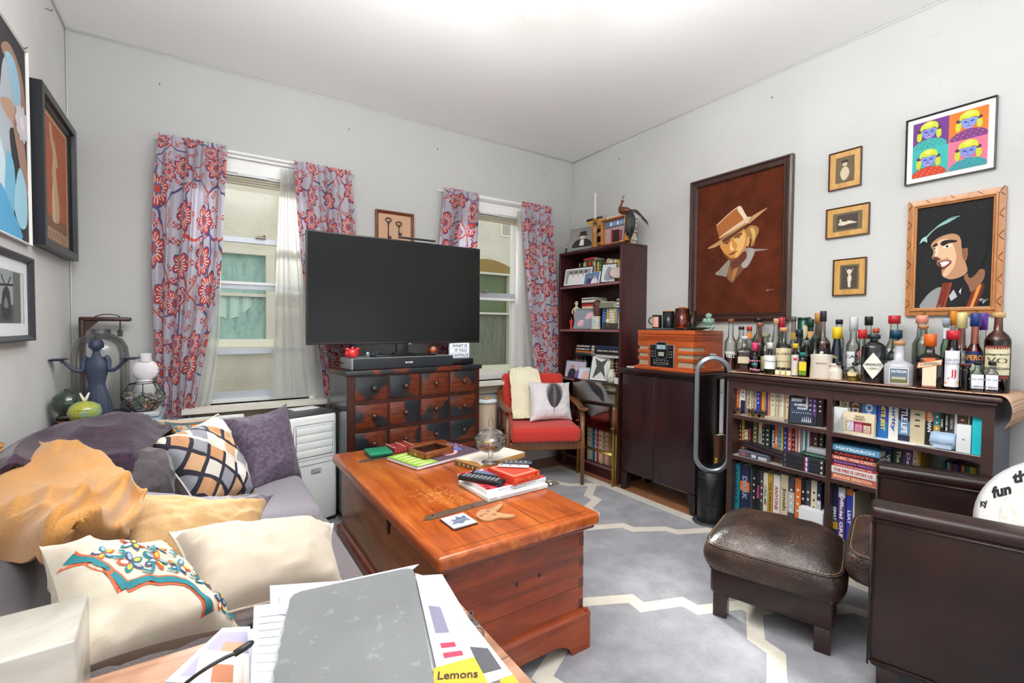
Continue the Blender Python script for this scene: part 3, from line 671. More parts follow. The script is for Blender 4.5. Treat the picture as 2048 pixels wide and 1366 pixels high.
def embroider(g, P, lines, flowers):
    for uv in lines:
        ribbon(g, P, uv, .085, ORG, e=.002); ribbon(g, P, uv, .05, TEAL, e=.0032)
    for (cu, cv, r, k) in flowers:
        for j in range(5):
            a = j*2*PI/5+k; q = [(cu+r*(.25*math.cos(a-.9)), cv+r*.25*math.sin(a-.9)), (cu+r*.8*math.cos(a-.35), cv+r*.8*math.sin(a-.35)), (cu+r*1.1*math.cos(a), cv+r*1.1*math.sin(a)), (cu+r*.8*math.cos(a+.35), cv+r*.8*math.sin(a+.35)), (cu+r*.25*math.cos(a+.9), cv+r*.25*math.sin(a+.9))]
            for sc_, mt, e in ((1, (ORG, TEAL, NAVY)[(j+int(k*3)) % 3], .002), (.6, (M('#e8a53c', .8), M('#8f9bb0', .8), M('#e8ddcd', .8))[j % 3], .0034)):
                patch(g, P, [(cu+.5*r*math.cos(a)+(x-cu-.5*r*math.cos(a))*sc_, cv+.5*r*math.sin(a)+(y-cv-.5*r*math.sin(a))*sc_) for x, y in q], mt, e)
        ribbon(g, P, [(cu+r*.5, cv-r), (cu+r*1.2, cv-r*1.3), (cu+r*1.5, cv-r*.5), (cu+r*1.2, cv-r*.2)], .022, TEAL, e=.005)
# pillows, far to near
pillow('throw_pillow', 'embroidered cream and orange pillow peeking out behind the geometric pillow', (at(318, 905, y=2.72), at(440, 900, y=2.78), at(425, 834, y=2.80), at(310, 838, y=2.74)), .10, CREAMW, sd=3, draw=lambda g, P: embroider(g, P, [[(.1, .9), (.4, .85), (.9, .9)]], [(.25, .7, .12, .3), (.55, .72, .12, 1.2), (.8, .8, .1, 2)]))
pillow('throw_pillow', 'purple-grey velvet pillow with tan back at the far end of the sofa', (at(487, 1012, y=2.34), at(606, 965, y=2.50), at(574, 806, y=2.74), at(415, 838, y=2.58)), .26, VEL, TAN, sd=9, wrk=.012, pinch=.2)
pillow('throw_pillow', 'pillow with tan, grey and black geometric diamond print', (at(398, 1020, y=2.12), at(512, 990, y=2.30), at(436, 828, y=2.52), at(290, 884, y=2.24)), .19, geo_mat(), CREAM, sd=5, piping=M('#cfc8bf', .8))
pillow('back_pillow', 'dark grey soft cushion slumped between purple throw and geometric pillow', (at(225, 1035, y=1.95), at(350, 1012, y=2.05), at(335, 905, y=2.2), at(165, 905, y=2.1)), .20, SGD, sd=11, wrk=.02)
pillow('throw_pillow', 'long tan pillow with purple velvet top edge lying across the sofa seat', (at(232, 1150, y=1.50), at(500, 1160, y=1.62), at(548, 1000, y=1.83), at(200, 985, y=1.80)), .19, TAN, VEL, sd=13, wrk=.014, bend=.04, band=(.20, VEL))
pillow('throw_pillow', 'plain cream pillow with furry grey edge lying near the side table', (at(385, 1250, y=1.14), at(688, 1175, y=1.20), at(668, 1052, y=1.42), at(338, 1070, y=1.42)), .19, CREAM, FUR, sd=17, wrk=.012, bend=.014, band=(.10, FUR), piping=M('#b9ab9c', .9))
pillow('throw_pillow', 'cream pillow embroidered with orange and teal bands nearest the tissue box', (at(130, 1352, y=1.0), at(480, 1254, y=1.10), at(322, 1112, y=1.30), at(78, 1092, y=1.22)), .15, CREAMW, sd=21, wrk=.016,
       draw=lambda g, P: embroider(g, P, [[(.04, .74), (.12, .60), (.20, .44), (.24, .30)], [(.25, .31), (.40, .34), (.55, .31), (.66, .27)], [(.65, .28), (.71, .16), (.74, .03)]], [(.34, .52, .09, .4), (.52, .52, .10, 1.1), (.70, .46, .09, 2.2), (.86, .32, .09, .8), (.88, .12, .06, 1.5), (.20, .66, .07, .2), (.42, .72, .09, .9), (.64, .70, .08, .1)]))
# ------------------------------------------------------------------ throws heaped on the sofa back
PUR = cloth('#2e1f2d', '#3f2c3d', 60, .75, .35); ORC = cloth('#ad773c', '#bb8649', 300, .8, .03)
ctrl = [[(-.59, 1.70, .60), (-.50, 1.75, .78), (-.36, 1.85, .74), (-.22, 2.0, .64)],
        [(-.59, 2.05, .66), (-.50, 2.1, .79), (-.34, 2.1, .80), (-.17, 2.12, .73), (-.12, 2.15, .60)][:4],
        [(-.59, 2.45, .70), (-.47, 2.45, .77), (-.30, 2.42, .805), (-.14, 2.36, .745)],
        [(-.59, 2.75, .72), (-.45, 2.72, .74), (-.28, 2.70, .76), (-.12, 2.6, .71)],
        [(-.58, 2.90, .55), (-.45, 2.92, .60), (-.28, 2.92, .60), (-.12, 2.86, .58)]]
sheet('throw_blanket', 'dark purple plush throw heaped over the far sofa back', 'blanket', ctrl, 110, 110, PUR, .034, 5, 3, .012)
sheet('throw_blanket', 'dark purple plush throw fold hanging down beside the grey cushion', 'blanket', [[(-.42, 1.9, .73), (-.30, 2.0, .745), (-.2, 2.08, .75), (-.1, 2.2, .73)], [(-.40, 1.86, .70), (-.27, 1.95, .71), (-.14, 2.05, .70), (-.05, 2.15, .68)], [(-.38, 1.9, .62), (-.25, 1.99, .62), (-.12, 2.08, .60), (-.04, 2.18, .58)]], 70, 40, PUR, .012, 9, 1, .01) if False else None
ctrl = [[at(-20, 912, z=.74), at(60, 900, z=.78), at(160, 925, z=.78), at(222, 960, z=.76), at(285, 1000, z=.70)],
        [at(-40, 960, z=.73), at(60, 965, z=.76), at(150, 975, z=.78), at(205, 1000, z=.76), at(265, 1050, z=.68)],
        [at(-80, 1030, z=.72), at(50, 1035, z=.74), at(130, 1030, z=.77), at(180, 1050, z=.75), at(238, 1095, z=.64)],
        [at(-80, 1075, z=.70), at(30, 1085, z=.70), at(95, 1078, z=.75), at(150, 1085, z=.72), at(214, 1118, z=.60)],
        [at(-80, 1100, z=.66), at(20, 1120, z=.66), at(84, 1145, z=.68), at(125, 1118, z=.66), at(178, 1122, z=.59)]]
sheet('throw_blanket', 'camel orange wool throw draped over the near sofa back', 'blanket', ctrl, 130, 110, ORC, .036, 5, 8, .008)
# ------------------------------------------------------------------ red armchair
TEAK = wood('#4e2c17', '#8a5730', 1, .38, 2, .2); RED = cloth('#b93127', '#d0443a', 200, .85, .3)
a0 = math.degrees(math.atan2(-.24, .52))
rc = thing('red_armchair', 'red upholstered armchair with teak frame in front of the corner bookcase', 'armchair', (1.84, 2.84, 0), a0)
# local x along the front (left to right seen from the room), local y towards the back
CW, CD = .60, .52
g = G(T(CW/2, .02, .0) @ RX(3)); g.rbox((-CW/2+.035, -.015, .335), (CW/2-.035, CD-.02, .450), RED, .035, 5); g.build('seat', rc)
g = G(T(CW/2, CD-.10, .42) @ RX(-15)); g.rbox((-CW/2+.035, 0, -.02), (CW/2-.035, .10, .405), RED, .04, 5); g.build('backrest', rc)
G().rbox((.02, .03, .275), (CW-.02, .055, .335), TEAK, .006).build('seat_rail', rc)
g = G(); g.rbox((.03, .05, .285), (.055, CD, .335), TEAK, .006); g.build('seat_rail', rc); G().rbox((CW-.055, .05, .285), (CW-.03, CD, .335), TEAK, .006).build('seat_rail', rc)
for s, x in ((-1, .012), (1, CW-.012)):
    G().tube([(x, .035, 0), (x, .038, .3), (x, .045, .565)], [.013, .021, .017], TEAK, 12).build('leg', rc)
    G().tube([(x, CD+.05, 0), (x, CD, .30), (x, CD-.01, .52)], [.012, .019, .016], TEAK, 12).build('leg', rc)
    g = G(); P = cr([(x+.0*s, -.015, .585), (x, .04, .578), (x+.012*s, .16, .585), (x+.012*s, .32, .60), (x, CD-.03, .625), (x-.01*s, CD+.03, .66)], 5, False); n = len(P)
    def arm(u, v, P=P, n=n):
        i = min(int(u*(n-1)), n-2); f = u*(n-1)-i; p = P[i]*(1-f)+P[i+1]*f; w = .030-.010*abs(u-.25) ; a = v*2*PI
        return (p.x+w*math.cos(a), p.y, p.z+.013*math.sin(a)*(1+.2*math.sin(u*3)))
    g.grid(arm, 26, 14, TEAK, cv=True); g.flat([(0, 0)]*0 or [arm(0, k/14)[::2] for k in range(14)], TEAK, Matrix(((1, 0, 0, 0), (0, 0, 0, -.015), (0, 1, 0, 0), (0, 0, 0, 1)))); g.build('armrest', rc)
RCM = T(1.84, 2.84, 0) @ RZ(a0)
def knit():
    t = NT('knit_yarn'); v = t.coord('UV'); x = t.n('SeparateXYZ'); t.l(v, x.inputs[0])
    a = t.math('SINE', t.math('MULTIPLY', x.outputs[0], 250)); b = t.math('SINE', t.math('MULTIPLY', x.outputs[1], 430)); h = t.math('MULTIPLY', t.math('ADD', a, 1), t.math('ADD', b, 1))
    t.base(t.mix(t.step(h, .0, .7), '#e6dab2', '#fff8e0'), .95, spec=.05).bump(h, .4, .003); return t.m
c = [[(.10, .53, .50), (.18, .55, .50), (.26, .55, .50), (.30, .55, .50)], [(.09, .55, .805), (.17, .565, .828), (.26, .565, .83), (.32, .56, .815)], [(.085, .43, .77), (.17, .43, .785), (.27, .43, .78), (.34, .43, .76)],
     [(.09, .38, .62), (.17, .37, .63), (.26, .37, .62), (.34, .37, .60)], [(.09, .34, .49), (.17, .32, .49), (.25, .32, .48), (.33, .33, .475)], [(.08, .22, .475), (.15, .20, .478), (.22, .22, .475), (.30, .25, .47)]]
c = [[RCM @ Vector(p) for p in r] for r in c]
o = sheet('knit_throw', 'cream knitted throw hanging over the red armchair back', 'blanket', c, 50, 90, knit(), .008, 12, 2, .006)
me = o.data; ul = me.uv_layers.new(name='uv')
for lp in me.loops: i = lp.vertex_index; ul.data[lp.index].uv = ((i % 50)/50, (i//50)/90)
def fern(g, P):
    bk = M('#3c3438', .8)
    ribbon(g, P, [(.50, .10), (.52, .4), (.55, .65), (.56, .93)], .012, bk, e=.003)
    for i in range(13):
        v = .22+.056*i; L = .22*math.sin(PI*(i+2.5)/16)+.01; cx = .515+.003*i
        for s in (-1, 1):
            patch(g, P, [(cx, v-.005), (cx+s*L*.5, v+.02), (cx+s*L, v+.11), (cx+s*L*.45, v+.075), (cx, v+.022)], bk, .003)
PLW = cloth('#d3cdd0', '#e2dddf', 200, .8, .15)
pillow('throw_pillow', 'white cushion with dark fern print on the red armchair', [RCM @ Vector(p) for p in ((.20, .14, .47), (.56, .22, .46), (.585, .40, .74), (.22, .34, .755))], .15, PLW, sd=31, wrk=.013, draw=fern)
# ------------------------------------------------------------------ leather ottoman and club chair
LE = leather('#1e1310', '#3a251d', True); LE2 = leather('#150705', '#29100a', False); STI = M('#c9a77e', .7)
R = math.degrees(math.atan2(.333, .943))       # both are turned the same way
ot = thing('leather_ottoman', 'worn dark brown leather footstool with stitched cushion on the rug', 'ottoman', (1.74, 1.13, 0), R-90+0)
# local x: along the side facing the camera, local y: away from it
OW, OD = .43, .41
def superbox(x0, x1, y0, y1, z0, z1, crown, bul, n=40, k=7, wr_=.004, sc=14):
    """closed cushion: rounded-square plan, bulging sides, crowned and creased top"""
    cx, cy, hx, hy = (x0+x1)/2, (y0+y1)/2, (x1-x0)/2, (y1-y0)/2
    def f(u, v):
        a = 2*PI*u; ca, sa = math.cos(a), math.sin(a); r = (abs(ca)**k+abs(sa)**k)**(-1/k)
        if v < .32: q = v/.32; z = z0+(z1-z0)*q; e = 1+bul*math.sin(PI*q)*1.0
        else: q = (v-.32)/.68; e = 1-q; z = z1+crown*(1-(1-q)**3.4)**1.0
        e = max(e, 0.0001); x, y = cx+hx*r*ca*e, cy+hy*r*sa*e
        z += wr_*(noise.noise(Vector((x, y, z))*sc)+.5*abs(noise.noise(Vector((x, y, z))*sc*2.7))) if v > .02 else 0
        return (x, y, z)
    return f
g = G(); g.grid(superbox(-.025, OW+.02, -.015, OD+.02, .205, .300, .082, .06), 88, 44, LE, cu=True); g.build('cushion', ot)
g = G(); g.rbox((0, 0, .095), (OW, OD, .215), LE2, .02, 3); g.tube([(p[0], p[1], .205) for p in rr(.0-.002, OW+.002, -.002, OD+.002, .02)], .005, LE2, 6, True); g.build('frame', ot)
def stitch(g, P, d=.0016, gap=.008):
    for a, b in zip(P, P[1:]):
        a, b = Vector(a), Vector(b); n = max(1, int((b-a).length/gap))
        for i in range(n): g.tube([a.lerp(b, (i+.1)/n), a.lerp(b, (i+.72)/n)], d*.6, STI, 4)
sb = superbox(-.025, OW+.02, -.015, OD+.02, .205, .300, .082, .06)
g = G(); stitch(g, [Vector(sb(i/72, .335))+Vector((0, 0, .0015)) for i in range(73)]); g.tube([Vector(sb(i/72, .32)) for i in range(72)], .004, LE, 6, True); g.build('stitched_seam', ot)
for x in (.012, OW-.065):
    for y in (.012, OD-.065): G().rbox((x, y, 0), (x+.053, y+.053, .10), M('#2a1310', .35, coat=.4), .004).build('leg', ot)
ac2 = thing('leather_armchair', 'dark brown leather club armchair in the right foreground', 'armchair', (1.815, .600, 0), -73)
# local x runs from the chair front (0) to its back, local y to its far side
AL, AW = .80, .70
for nm, y0 in (('near_arm', 0), ('far_arm', AW-.095)):
    g = G(); g.rbox((0, y0, .085), (AL, y0+.095, .612), LE2, .016, 4); g.rbox((-.008, y0-.006, .572), (AL, y0+.101, .618), LE2, .018, 4)
    g.tube([(-.004, y0-.004, .57), (AL, y0-.004, .57)], .004, LE2, 6); g.tube([(.0, y0-.003, .11), (AL, y0-.003, .095)], .0035, LE2, 6); g.tube([(-.003, y0+.002, .57), (-.003, y0+.002, .09)], .003, LE2, 6)
    g.build('armrest', ac2)
g = G(); g.rbox((.03, .09, .09), (AL, AW-.09, .30), LE2, .02, 4)
for k in range(4): g.rbox((.012+.004*k, .085, .10+.05*k), (.06, AW-.085, .145+.05*k), LE2, .02, 3)
g.build('seat_base', ac2)
g = G(); g.grid(superbox(-.075, AL-.20, .095, AW-.098, .30, .395, .04, .04), 88, 40, LE, cu=True); g.build('seat_cushion', ac2)
sb2 = superbox(-.075, AL-.20, .095, AW-.098, .30, .395, .04, .04); g = G(); stitch(g, [Vector(sb2(i/72, .335))+Vector((0, 0, .0012)) for i in range(20, 54)]); g.tube([sb2(i/72, .32) for i in range(72)], .004, LE, 6, True); g.build('stitched_seam', ac2)
g = G(T(AL-.16, 0, .35) @ RY(12)); g.rbox((0, .02, -.2), (.16, AW-.02, .46), LE2, .05, 4); g.build('backrest', ac2)
for x in (.02, AL-.09):
    for y in (.02, AW-.08): G().rbox((x, y, 0), (x+.06, y+.06, .09), M('#2a1310', .35, coat=.4), .004).build('leg', ac2)
# round lettered pillow leaning in the club chair
ACM = T(1.815, .600, 0) @ RZ(-73)
g = G(); PW = cloth('#e9e6e3', '#f6f4f2', 200, .9, .15); FURP = cloth('#d8d2c8', '#f3efe8', 22, 1, .8)
prof = [(0, -.05), (.10, -.05), (.19, -.035), (.225, 0), (.19, .035), (.14, .047)]
g.lathe(prof, PW, 48); g.lathe([(.14, .047), (.12, .058), (.06, .066), (0, .068)], FURP, 48)
INK = M('#17181c', .7)
def zp(r):
    for (r0, z0), (r1, z1) in zip([(0, .068), (.06, .066), (.12, .058), (.14, .047), (.19, .035), (.225, 0)], [(.06, .066), (.12, .058), (.14, .047), (.19, .035), (.225, 0), (.3, -.1)]):
        if r <= r1: return z0+(z1-z0)*(r-r0)/(r1-r0)
    return 0
for word, cx, cy, h in (('Cat', -.035, .178, .044), ('the', -.108, .125, .042), ('fun', -.150, .058, .040), ('ky', -.185, .0, .03)):
    vs, fs, tw, th = text_geo(word, .05); X_ = RZ(33); out = []
    for v in vs: q = X_ @ Vector(((v.x+.25*v.y)*h/th*.85, v.y*h/th, 0)); x, y = cx+q.x, cy+q.y; out.append((x, y, zp(math.hypot(x, y))+.0015))
    g.add(out, fs, INK)
o = g.build('round_pillow', label='round white pillow with black gothic lettering leaning in the leather armchair', cat='pillow')
o.matrix_world = ACM @ frame((.465, .26, .585), (.756, -.46, 0), (.22, .36, .90))
# ------------------------------------------------------------------ curtains
@memo
def floral(bg='#bfbac6'):
    t = NT('floral_curtain'); v = t.coord('UV'); 
    def layer(scale, rnd, off, petals, base, rad, amp):
        vo = t.n('TexVoronoi', voronoi_dimensions='2D'); vo.inputs['Scale'].default_value = scale; vo.inputs['Randomness'].default_value = rnd
        vv = t.n('VectorMath', operation='ADD'); t.l(v, vv.inputs[0]); vv.inputs[1].default_value = (off, off*.6, 0); t.l(vv.outputs[0], vo.inputs['Vector'])
        d = t.n('VectorMath', operation='SUBTRACT'); t.l(vv.outputs[0], d.inputs[0]); t.l(vo.outputs['Position'], d.inputs[1])
        x = t.n('SeparateXYZ'); t.l(d.outputs[0], x.inputs[0]); th = t.math('ARCTAN2', x.outputs[1], x.outputs[0]); r = vo.outputs['Distance']
        cs = t.n('SeparateXYZ'); t.l(vo.outputs['Color'], cs.inputs[0])
        ph = t.math('MULTIPLY', cs.outputs[0], 6.28); sz = t.math('MULTIPLY_ADD', cs.outputs[1], .35, .72)
        w = t.math('ABSOLUTE', t.math('SINE', t.math('MULTIPLY_ADD', th, petals/2, ph)))
        R = t.math('MULTIPLY', t.math('MULTIPLY_ADD', w, amp, rad), sz); q = t.math('DIVIDE', r, R); c = base
        vein = t.math('GREATER_THAN', t.math('ABSOLUTE', t.math('SINE', t.math('MULTIPLY_ADD', th, petals*1.5, ph))), .80)
        c = t.mix(t.math('LESS_THAN', q, 1.0), c, '#54507e'); c = t.mix(t.math('LESS_THAN', q, .90), c, '#c9433a')
        c = t.mix(t.math('MULTIPLY', t.math('LESS_THAN', q, .80), vein), c, '#e9ddd6'); c = t.mix(t.math('LESS_THAN', q, .46), c, '#d9c4b8')
        c = t.mix(t.math('LESS_THAN', q, .38), c, '#6b6a9c'); return t.mix(t.math('LESS_THAN', q, .24), c, '#d0553f')
    e = t.n('TexVoronoi', voronoi_dimensions='2D', feature='DISTANCE_TO_EDGE'); e.inputs['Scale'].default_value = 5.2
    nz = t.n('TexNoise'); t.l(v, nz.inputs['Vector']); nz.inputs['Scale'].default_value = 6
    t.l(t.mix(.10, v, nz.outputs[1], 'ADD'), e.inputs['Vector'])
    base = t.mix(t.math('LESS_THAN', e.outputs['Distance'], .03), lin(bg), t.mix(t.math('GREATER_THAN', nz.outputs[0], .5), '#c4574c', '#5a5684'))
    c = layer(13, .9, 3.1, 2, base, .10, .26)
    c = layer(4.8, .6, 0, 7, c, .29, .14)
    t.base(c, .9, spec=.1); t.b.inputs['Sheen Weight'].default_value = .2; t.bump(t.noise(v, 500, 2), .1, .001)
    tr = t.n('BsdfTranslucent'); t.l(c, tr.inputs[0]); m = t.n('MixShader'); m.inputs[0].default_value = .18
    t.l(t.b.outputs[0], m.inputs[1]); t.l(tr.outputs[0], m.inputs[2]); t.l(m.outputs[0], t.out.inputs[0]); return t.m
@memo
def voile():
    t = NT('sheer_voile'); t.base('#dcdbd8', .9, spec=.05); tr = t.n('BsdfTranslucent'); tr.inputs[0].default_value = lin('#dedddb'); tp = t.n('BsdfTransparent')
    a = t.n('MixShader'); a.inputs[0].default_value = .5; t.l(t.b.outputs[0], a.inputs[1]); t.l(tr.outputs[0], a.inputs[2])
    w = t.noise(t.coord('Object', (1, 1, 1)), 300, 1); b = t.n('MixShader'); t.l(t.math('MULTIPLY_ADD', w, .3, .16), b.inputs[0])
    t.l(a.outputs[0], b.inputs[1]); t.l(tp.outputs[0], b.inputs[2]); t.l(b.outputs[0], t.out.inputs[0]); return t.m
def curtain(name, label, edges, y, folds, amp, m, nu=120, nv=60, full=1.7, head=True, sd=0, cat='curtain', group=None):
    """edges: list of (z, x_left, x_right) from the top down"""
    P = cr(edges, 8, False)
    def f(u, v):
        i = min(int(v*(len(P)-1)), len(P)-2); k = v*(len(P)-1)-i; z, a, b = P[i]*(1-k)+P[i+1]*k
        w = u+.018*math.sin(v*5+sd+u*9); ph = folds*2*PI*(w+.03*math.sin(w*11+sd))
        am = amp*(.75+.5*noise.noise(Vector((w*6, v*2, sd))))*(1 if v > .05 else .45+v*11)
        d = am*math.sin(ph)+.25*am*math.sin(ph*2.3+v*4)
        if head and v < .045: d += .006*math.sin(u*90+sd)*(1-v/.045); z += .006*noise.noise(Vector((u*40, 0, sd)))
        return (a+(b-a)*u+.25*am*math.cos(ph), y-.02-d, z)
    g = G(); g.grid(f, nu, nv, m); o = g.build(name, label=label, cat=cat, group=group)
    W = (P[0][2]-P[0][1])*full; H = P[0][0]-P[-1][0]; ul = o.data.uv_layers.new(name='uv')
    for lp in o.data.loops: i = lp.vertex_index; ul.data[lp.index].uv = ((i % nu)/(nu-1)*W+sd, -(i//nu)/(nv-1)*H+sd*.37)
    return o
FL = floral()
cu = YB-.05
curtain('floral_curtain', 'red and blue floral curtain at the far left of the left window', [(2.275, -.20, .13), (2.0, -.225, .12), (1.45, -.245, .085), (1.0, -.235, -.0), (.64, -.215, -.06)], cu, 6, .026, FL, full=2.0, sd=.4)
curtain('floral_curtain', 'floral curtain right of the left window, partly behind the television', [(2.262, .50, .86), (1.85, .52, .895), (1.4, .56, .90), (1.0, .64, .90), (.45, .70, .88)], cu, 6, .026, FL, full=2.0, sd=1.3)
curtain('floral_curtain', 'floral curtain left of the right window, above the television edge', [(2.275, 1.555, 1.875), (1.85, 1.515, 1.84), (1.4, 1.50, 1.80), (.9, 1.50, 1.74)], cu, 6, .026, FL, full=1.9, sd=2.2)
curtain('floral_curtain', 'floral curtain right of the right window, beside the corner bookcase', [(2.275, 2.30, 2.60), (1.9, 2.33, 2.64), (1.45, 2.37, 2.68), (1.0, 2.42, 2.70), (.35, 2.46, 2.70)], cu, 6, .024, FL, full=1.9, sd=3.7)
VO = voile()
curtain('sheer_curtain', 'white sheer curtain bunched at the left of the left window', [(2.16, .02, .12), (1.7, .0, .098), (1.2, -.04, .085), (.85, -.10, .055), (.66, -.13, .02)], YB-.012, 5, .012, VO, sd=.7, head=False)
curtain('sheer_curtain', 'white sheer curtain hanging in front of the right half of the left window', [(2.205, .425, .512), (1.9, .41, .545), (1.5, .39, .58), (1.0, .372, .625), (.722, .365, .672)], YB-.012, 5, .012, VO, sd=2.1, head=False)
curtain('sheer_curtain', 'pale sheer curtain along the right side of the right window', [(2.20, 2.275, 2.315), (1.7, 2.265, 2.37), (1.2, 2.25, 2.43), (.80, 2.235, 2.50), (.5, 2.235, 2.50)], YB-.012, 3, .010, VO, sd=4.1, head=False)
for nm, x0, x1, lb in (('curtain_rod', -.22, .90, 'thin white curtain rod across the top of the left window'), ('curtain_rod', 1.53, 2.62, 'thin white curtain rod across the top of the right window')):
    tag(G().tube([(x0, YB-.030, 2.252), (x1, YB-.030, 2.252)], .005, WHT, 8).build(nm), lb, 'curtain rod')
# ------------------------------------------------------------------ pictures
def pframe(g, w, h, b, d, m, prof=None, m2=None):
    """mitred frame in the local xy plane, outer size w x h, border b, depth d"""
    prof = prof or [(0, 0), (0, d), (b*.3, d), (b, d*.6), (b, 0)]
    n = len(prof); W, H = w/2, h/2
    c = [(-1, -1), (1, -1), (1, 1), (-1, 1)]
    vs = [(sx*(W-q), sy*(H-q), z) for sx, sy in c for q, z in prof]
    fs = [(k*n+i, ((k+1) % 4)*n+i, ((k+1) % 4)*n+i+1, k*n+i+1) for k in range(4) for i in range(n-1)]
    g.add(vs, fs, m); return g
def framed(name, label, cat, MX, w, h, b, d, fm, prof=None, matw=0, matm=None, back='#d8d4cc', draw=None, gl=False, group=None, mat2=None):
    t = thing(name, label, cat, MX.translation, group=group); t.rotation_euler = MX.to_euler()
    pframe(G(), w, h, b, d, fm, prof).build('frame', t)
    g = G(); iw, ih = w-2*b, h-2*b; z = d*.35; g.box((-iw/2-.002, -ih/2-.002, .001), (iw/2+.002, ih/2+.002, z), M(back, .8) if isinstance(back, str) else back)
    if matw: pass
    if matm:
        mx, my = matw if isinstance(matw, tuple) else (matw, matw)
        pframe(g, iw, ih, 1, .001, matm, [(0, z+.0015), (mx, z+.0015)] if mx == my else None) if mx == my else None
        if mx != my:
            for a, c in (((-iw/2, -ih/2), (-iw/2+mx, ih/2)), ((iw/2-mx, -ih/2), (iw/2, ih/2)), ((-iw/2+mx, -ih/2), (iw/2-mx, -ih/2+my)), ((-iw/2+mx, ih/2-my), (iw/2-mx, ih/2))): g.box((a[0], a[1], z), (c[0], c[1], z+.0015), matm)
    if draw: draw(g, z+.0006, iw, ih)
    g.build('picture', t)
    if gl: G().box((-iw/2, -ih/2, d*.5), (iw/2, ih/2, d*.5+.0012), glass('#ffffff', '#e8eef0', .1)).build('glass_pane', t)
    return t
class Art:
    """paints flat shapes; coordinates 0..1 across the picture, y up; smooth closed outlines"""
    def __init__(s, g, z, w, h, x0=None, y0=None): s.g, s.z, s.w, s.h = g, z, w, h; s.x0 = -w/2 if x0 is None else x0; s.y0 = -h/2 if y0 is None else y0; s.k = 0
    def p(s, pts, col, sm=4, rough=.8):
        s.k += 1; q = [(max(0, min(1, v[0])), max(0, min(1, v[1]))) for v in (cr(pts, sm) if sm else pts)]
        s.g.flat([(s.x0+a*s.w, s.y0+b*s.h) for a, b in [(v[0], v[1]) for v in q]], M(col, rough) if isinstance(col, str) else col, None, s.z+.00012*s.k); return s
    def r(s, a, b, c, d, col): return s.p([(a, b), (c, b), (c, d), (a, d)], col, 0)
    def e(s, cx, cy, rx, ry, col, rot=0):
        ca, sa = math.cos(rot), math.sin(rot); return s.p([(cx+rx*math.cos(t)*ca-ry*math.sin(t)*sa, cy+rx*math.cos(t)*sa+ry*math.sin(t)*ca) for t in [2*PI*i/16 for i in range(16)]], col, 0)
    def l(s, pts, w, col):
        P = cr(pts, 5, False); L = []; R = []
        for i, a in enumerate(P):
            d = (P[min(i+1, len(P)-1)]-P[max(i-1, 0)]); d = Vector((d.x*s.w, d.y*s.h)).normalized(); n = Vector((-d.y/s.w, d.x/s.h))*w*s.w/2; L.append(a+n); R.append(a-n)
        s.k += 1
        for i in range(len(P)-1): s.g.add([(s.x0+v.x*s.w, s.y0+v.y*s.h, s.z+.00012*s.k) for v in (R[i], R[i+1], L[i+1], L[i])], [(0, 1, 2, 3)], M(col, .8))
        return s
WN = wood('#2a1512', '#46281f', 1, .35, 1, .3)
def velvet(h, h2):
    t = NT('velvet_ground'); v = t.coord('Object'); t.base(t.mix(t.step(t.noise(v, 7, 4, .6), .3, .7), h, h2), .95, spec=.1).bump(t.noise(v, 200, 2), .3, .002); t.b.inputs['Sheen Weight'].default_value = .1; return t.m
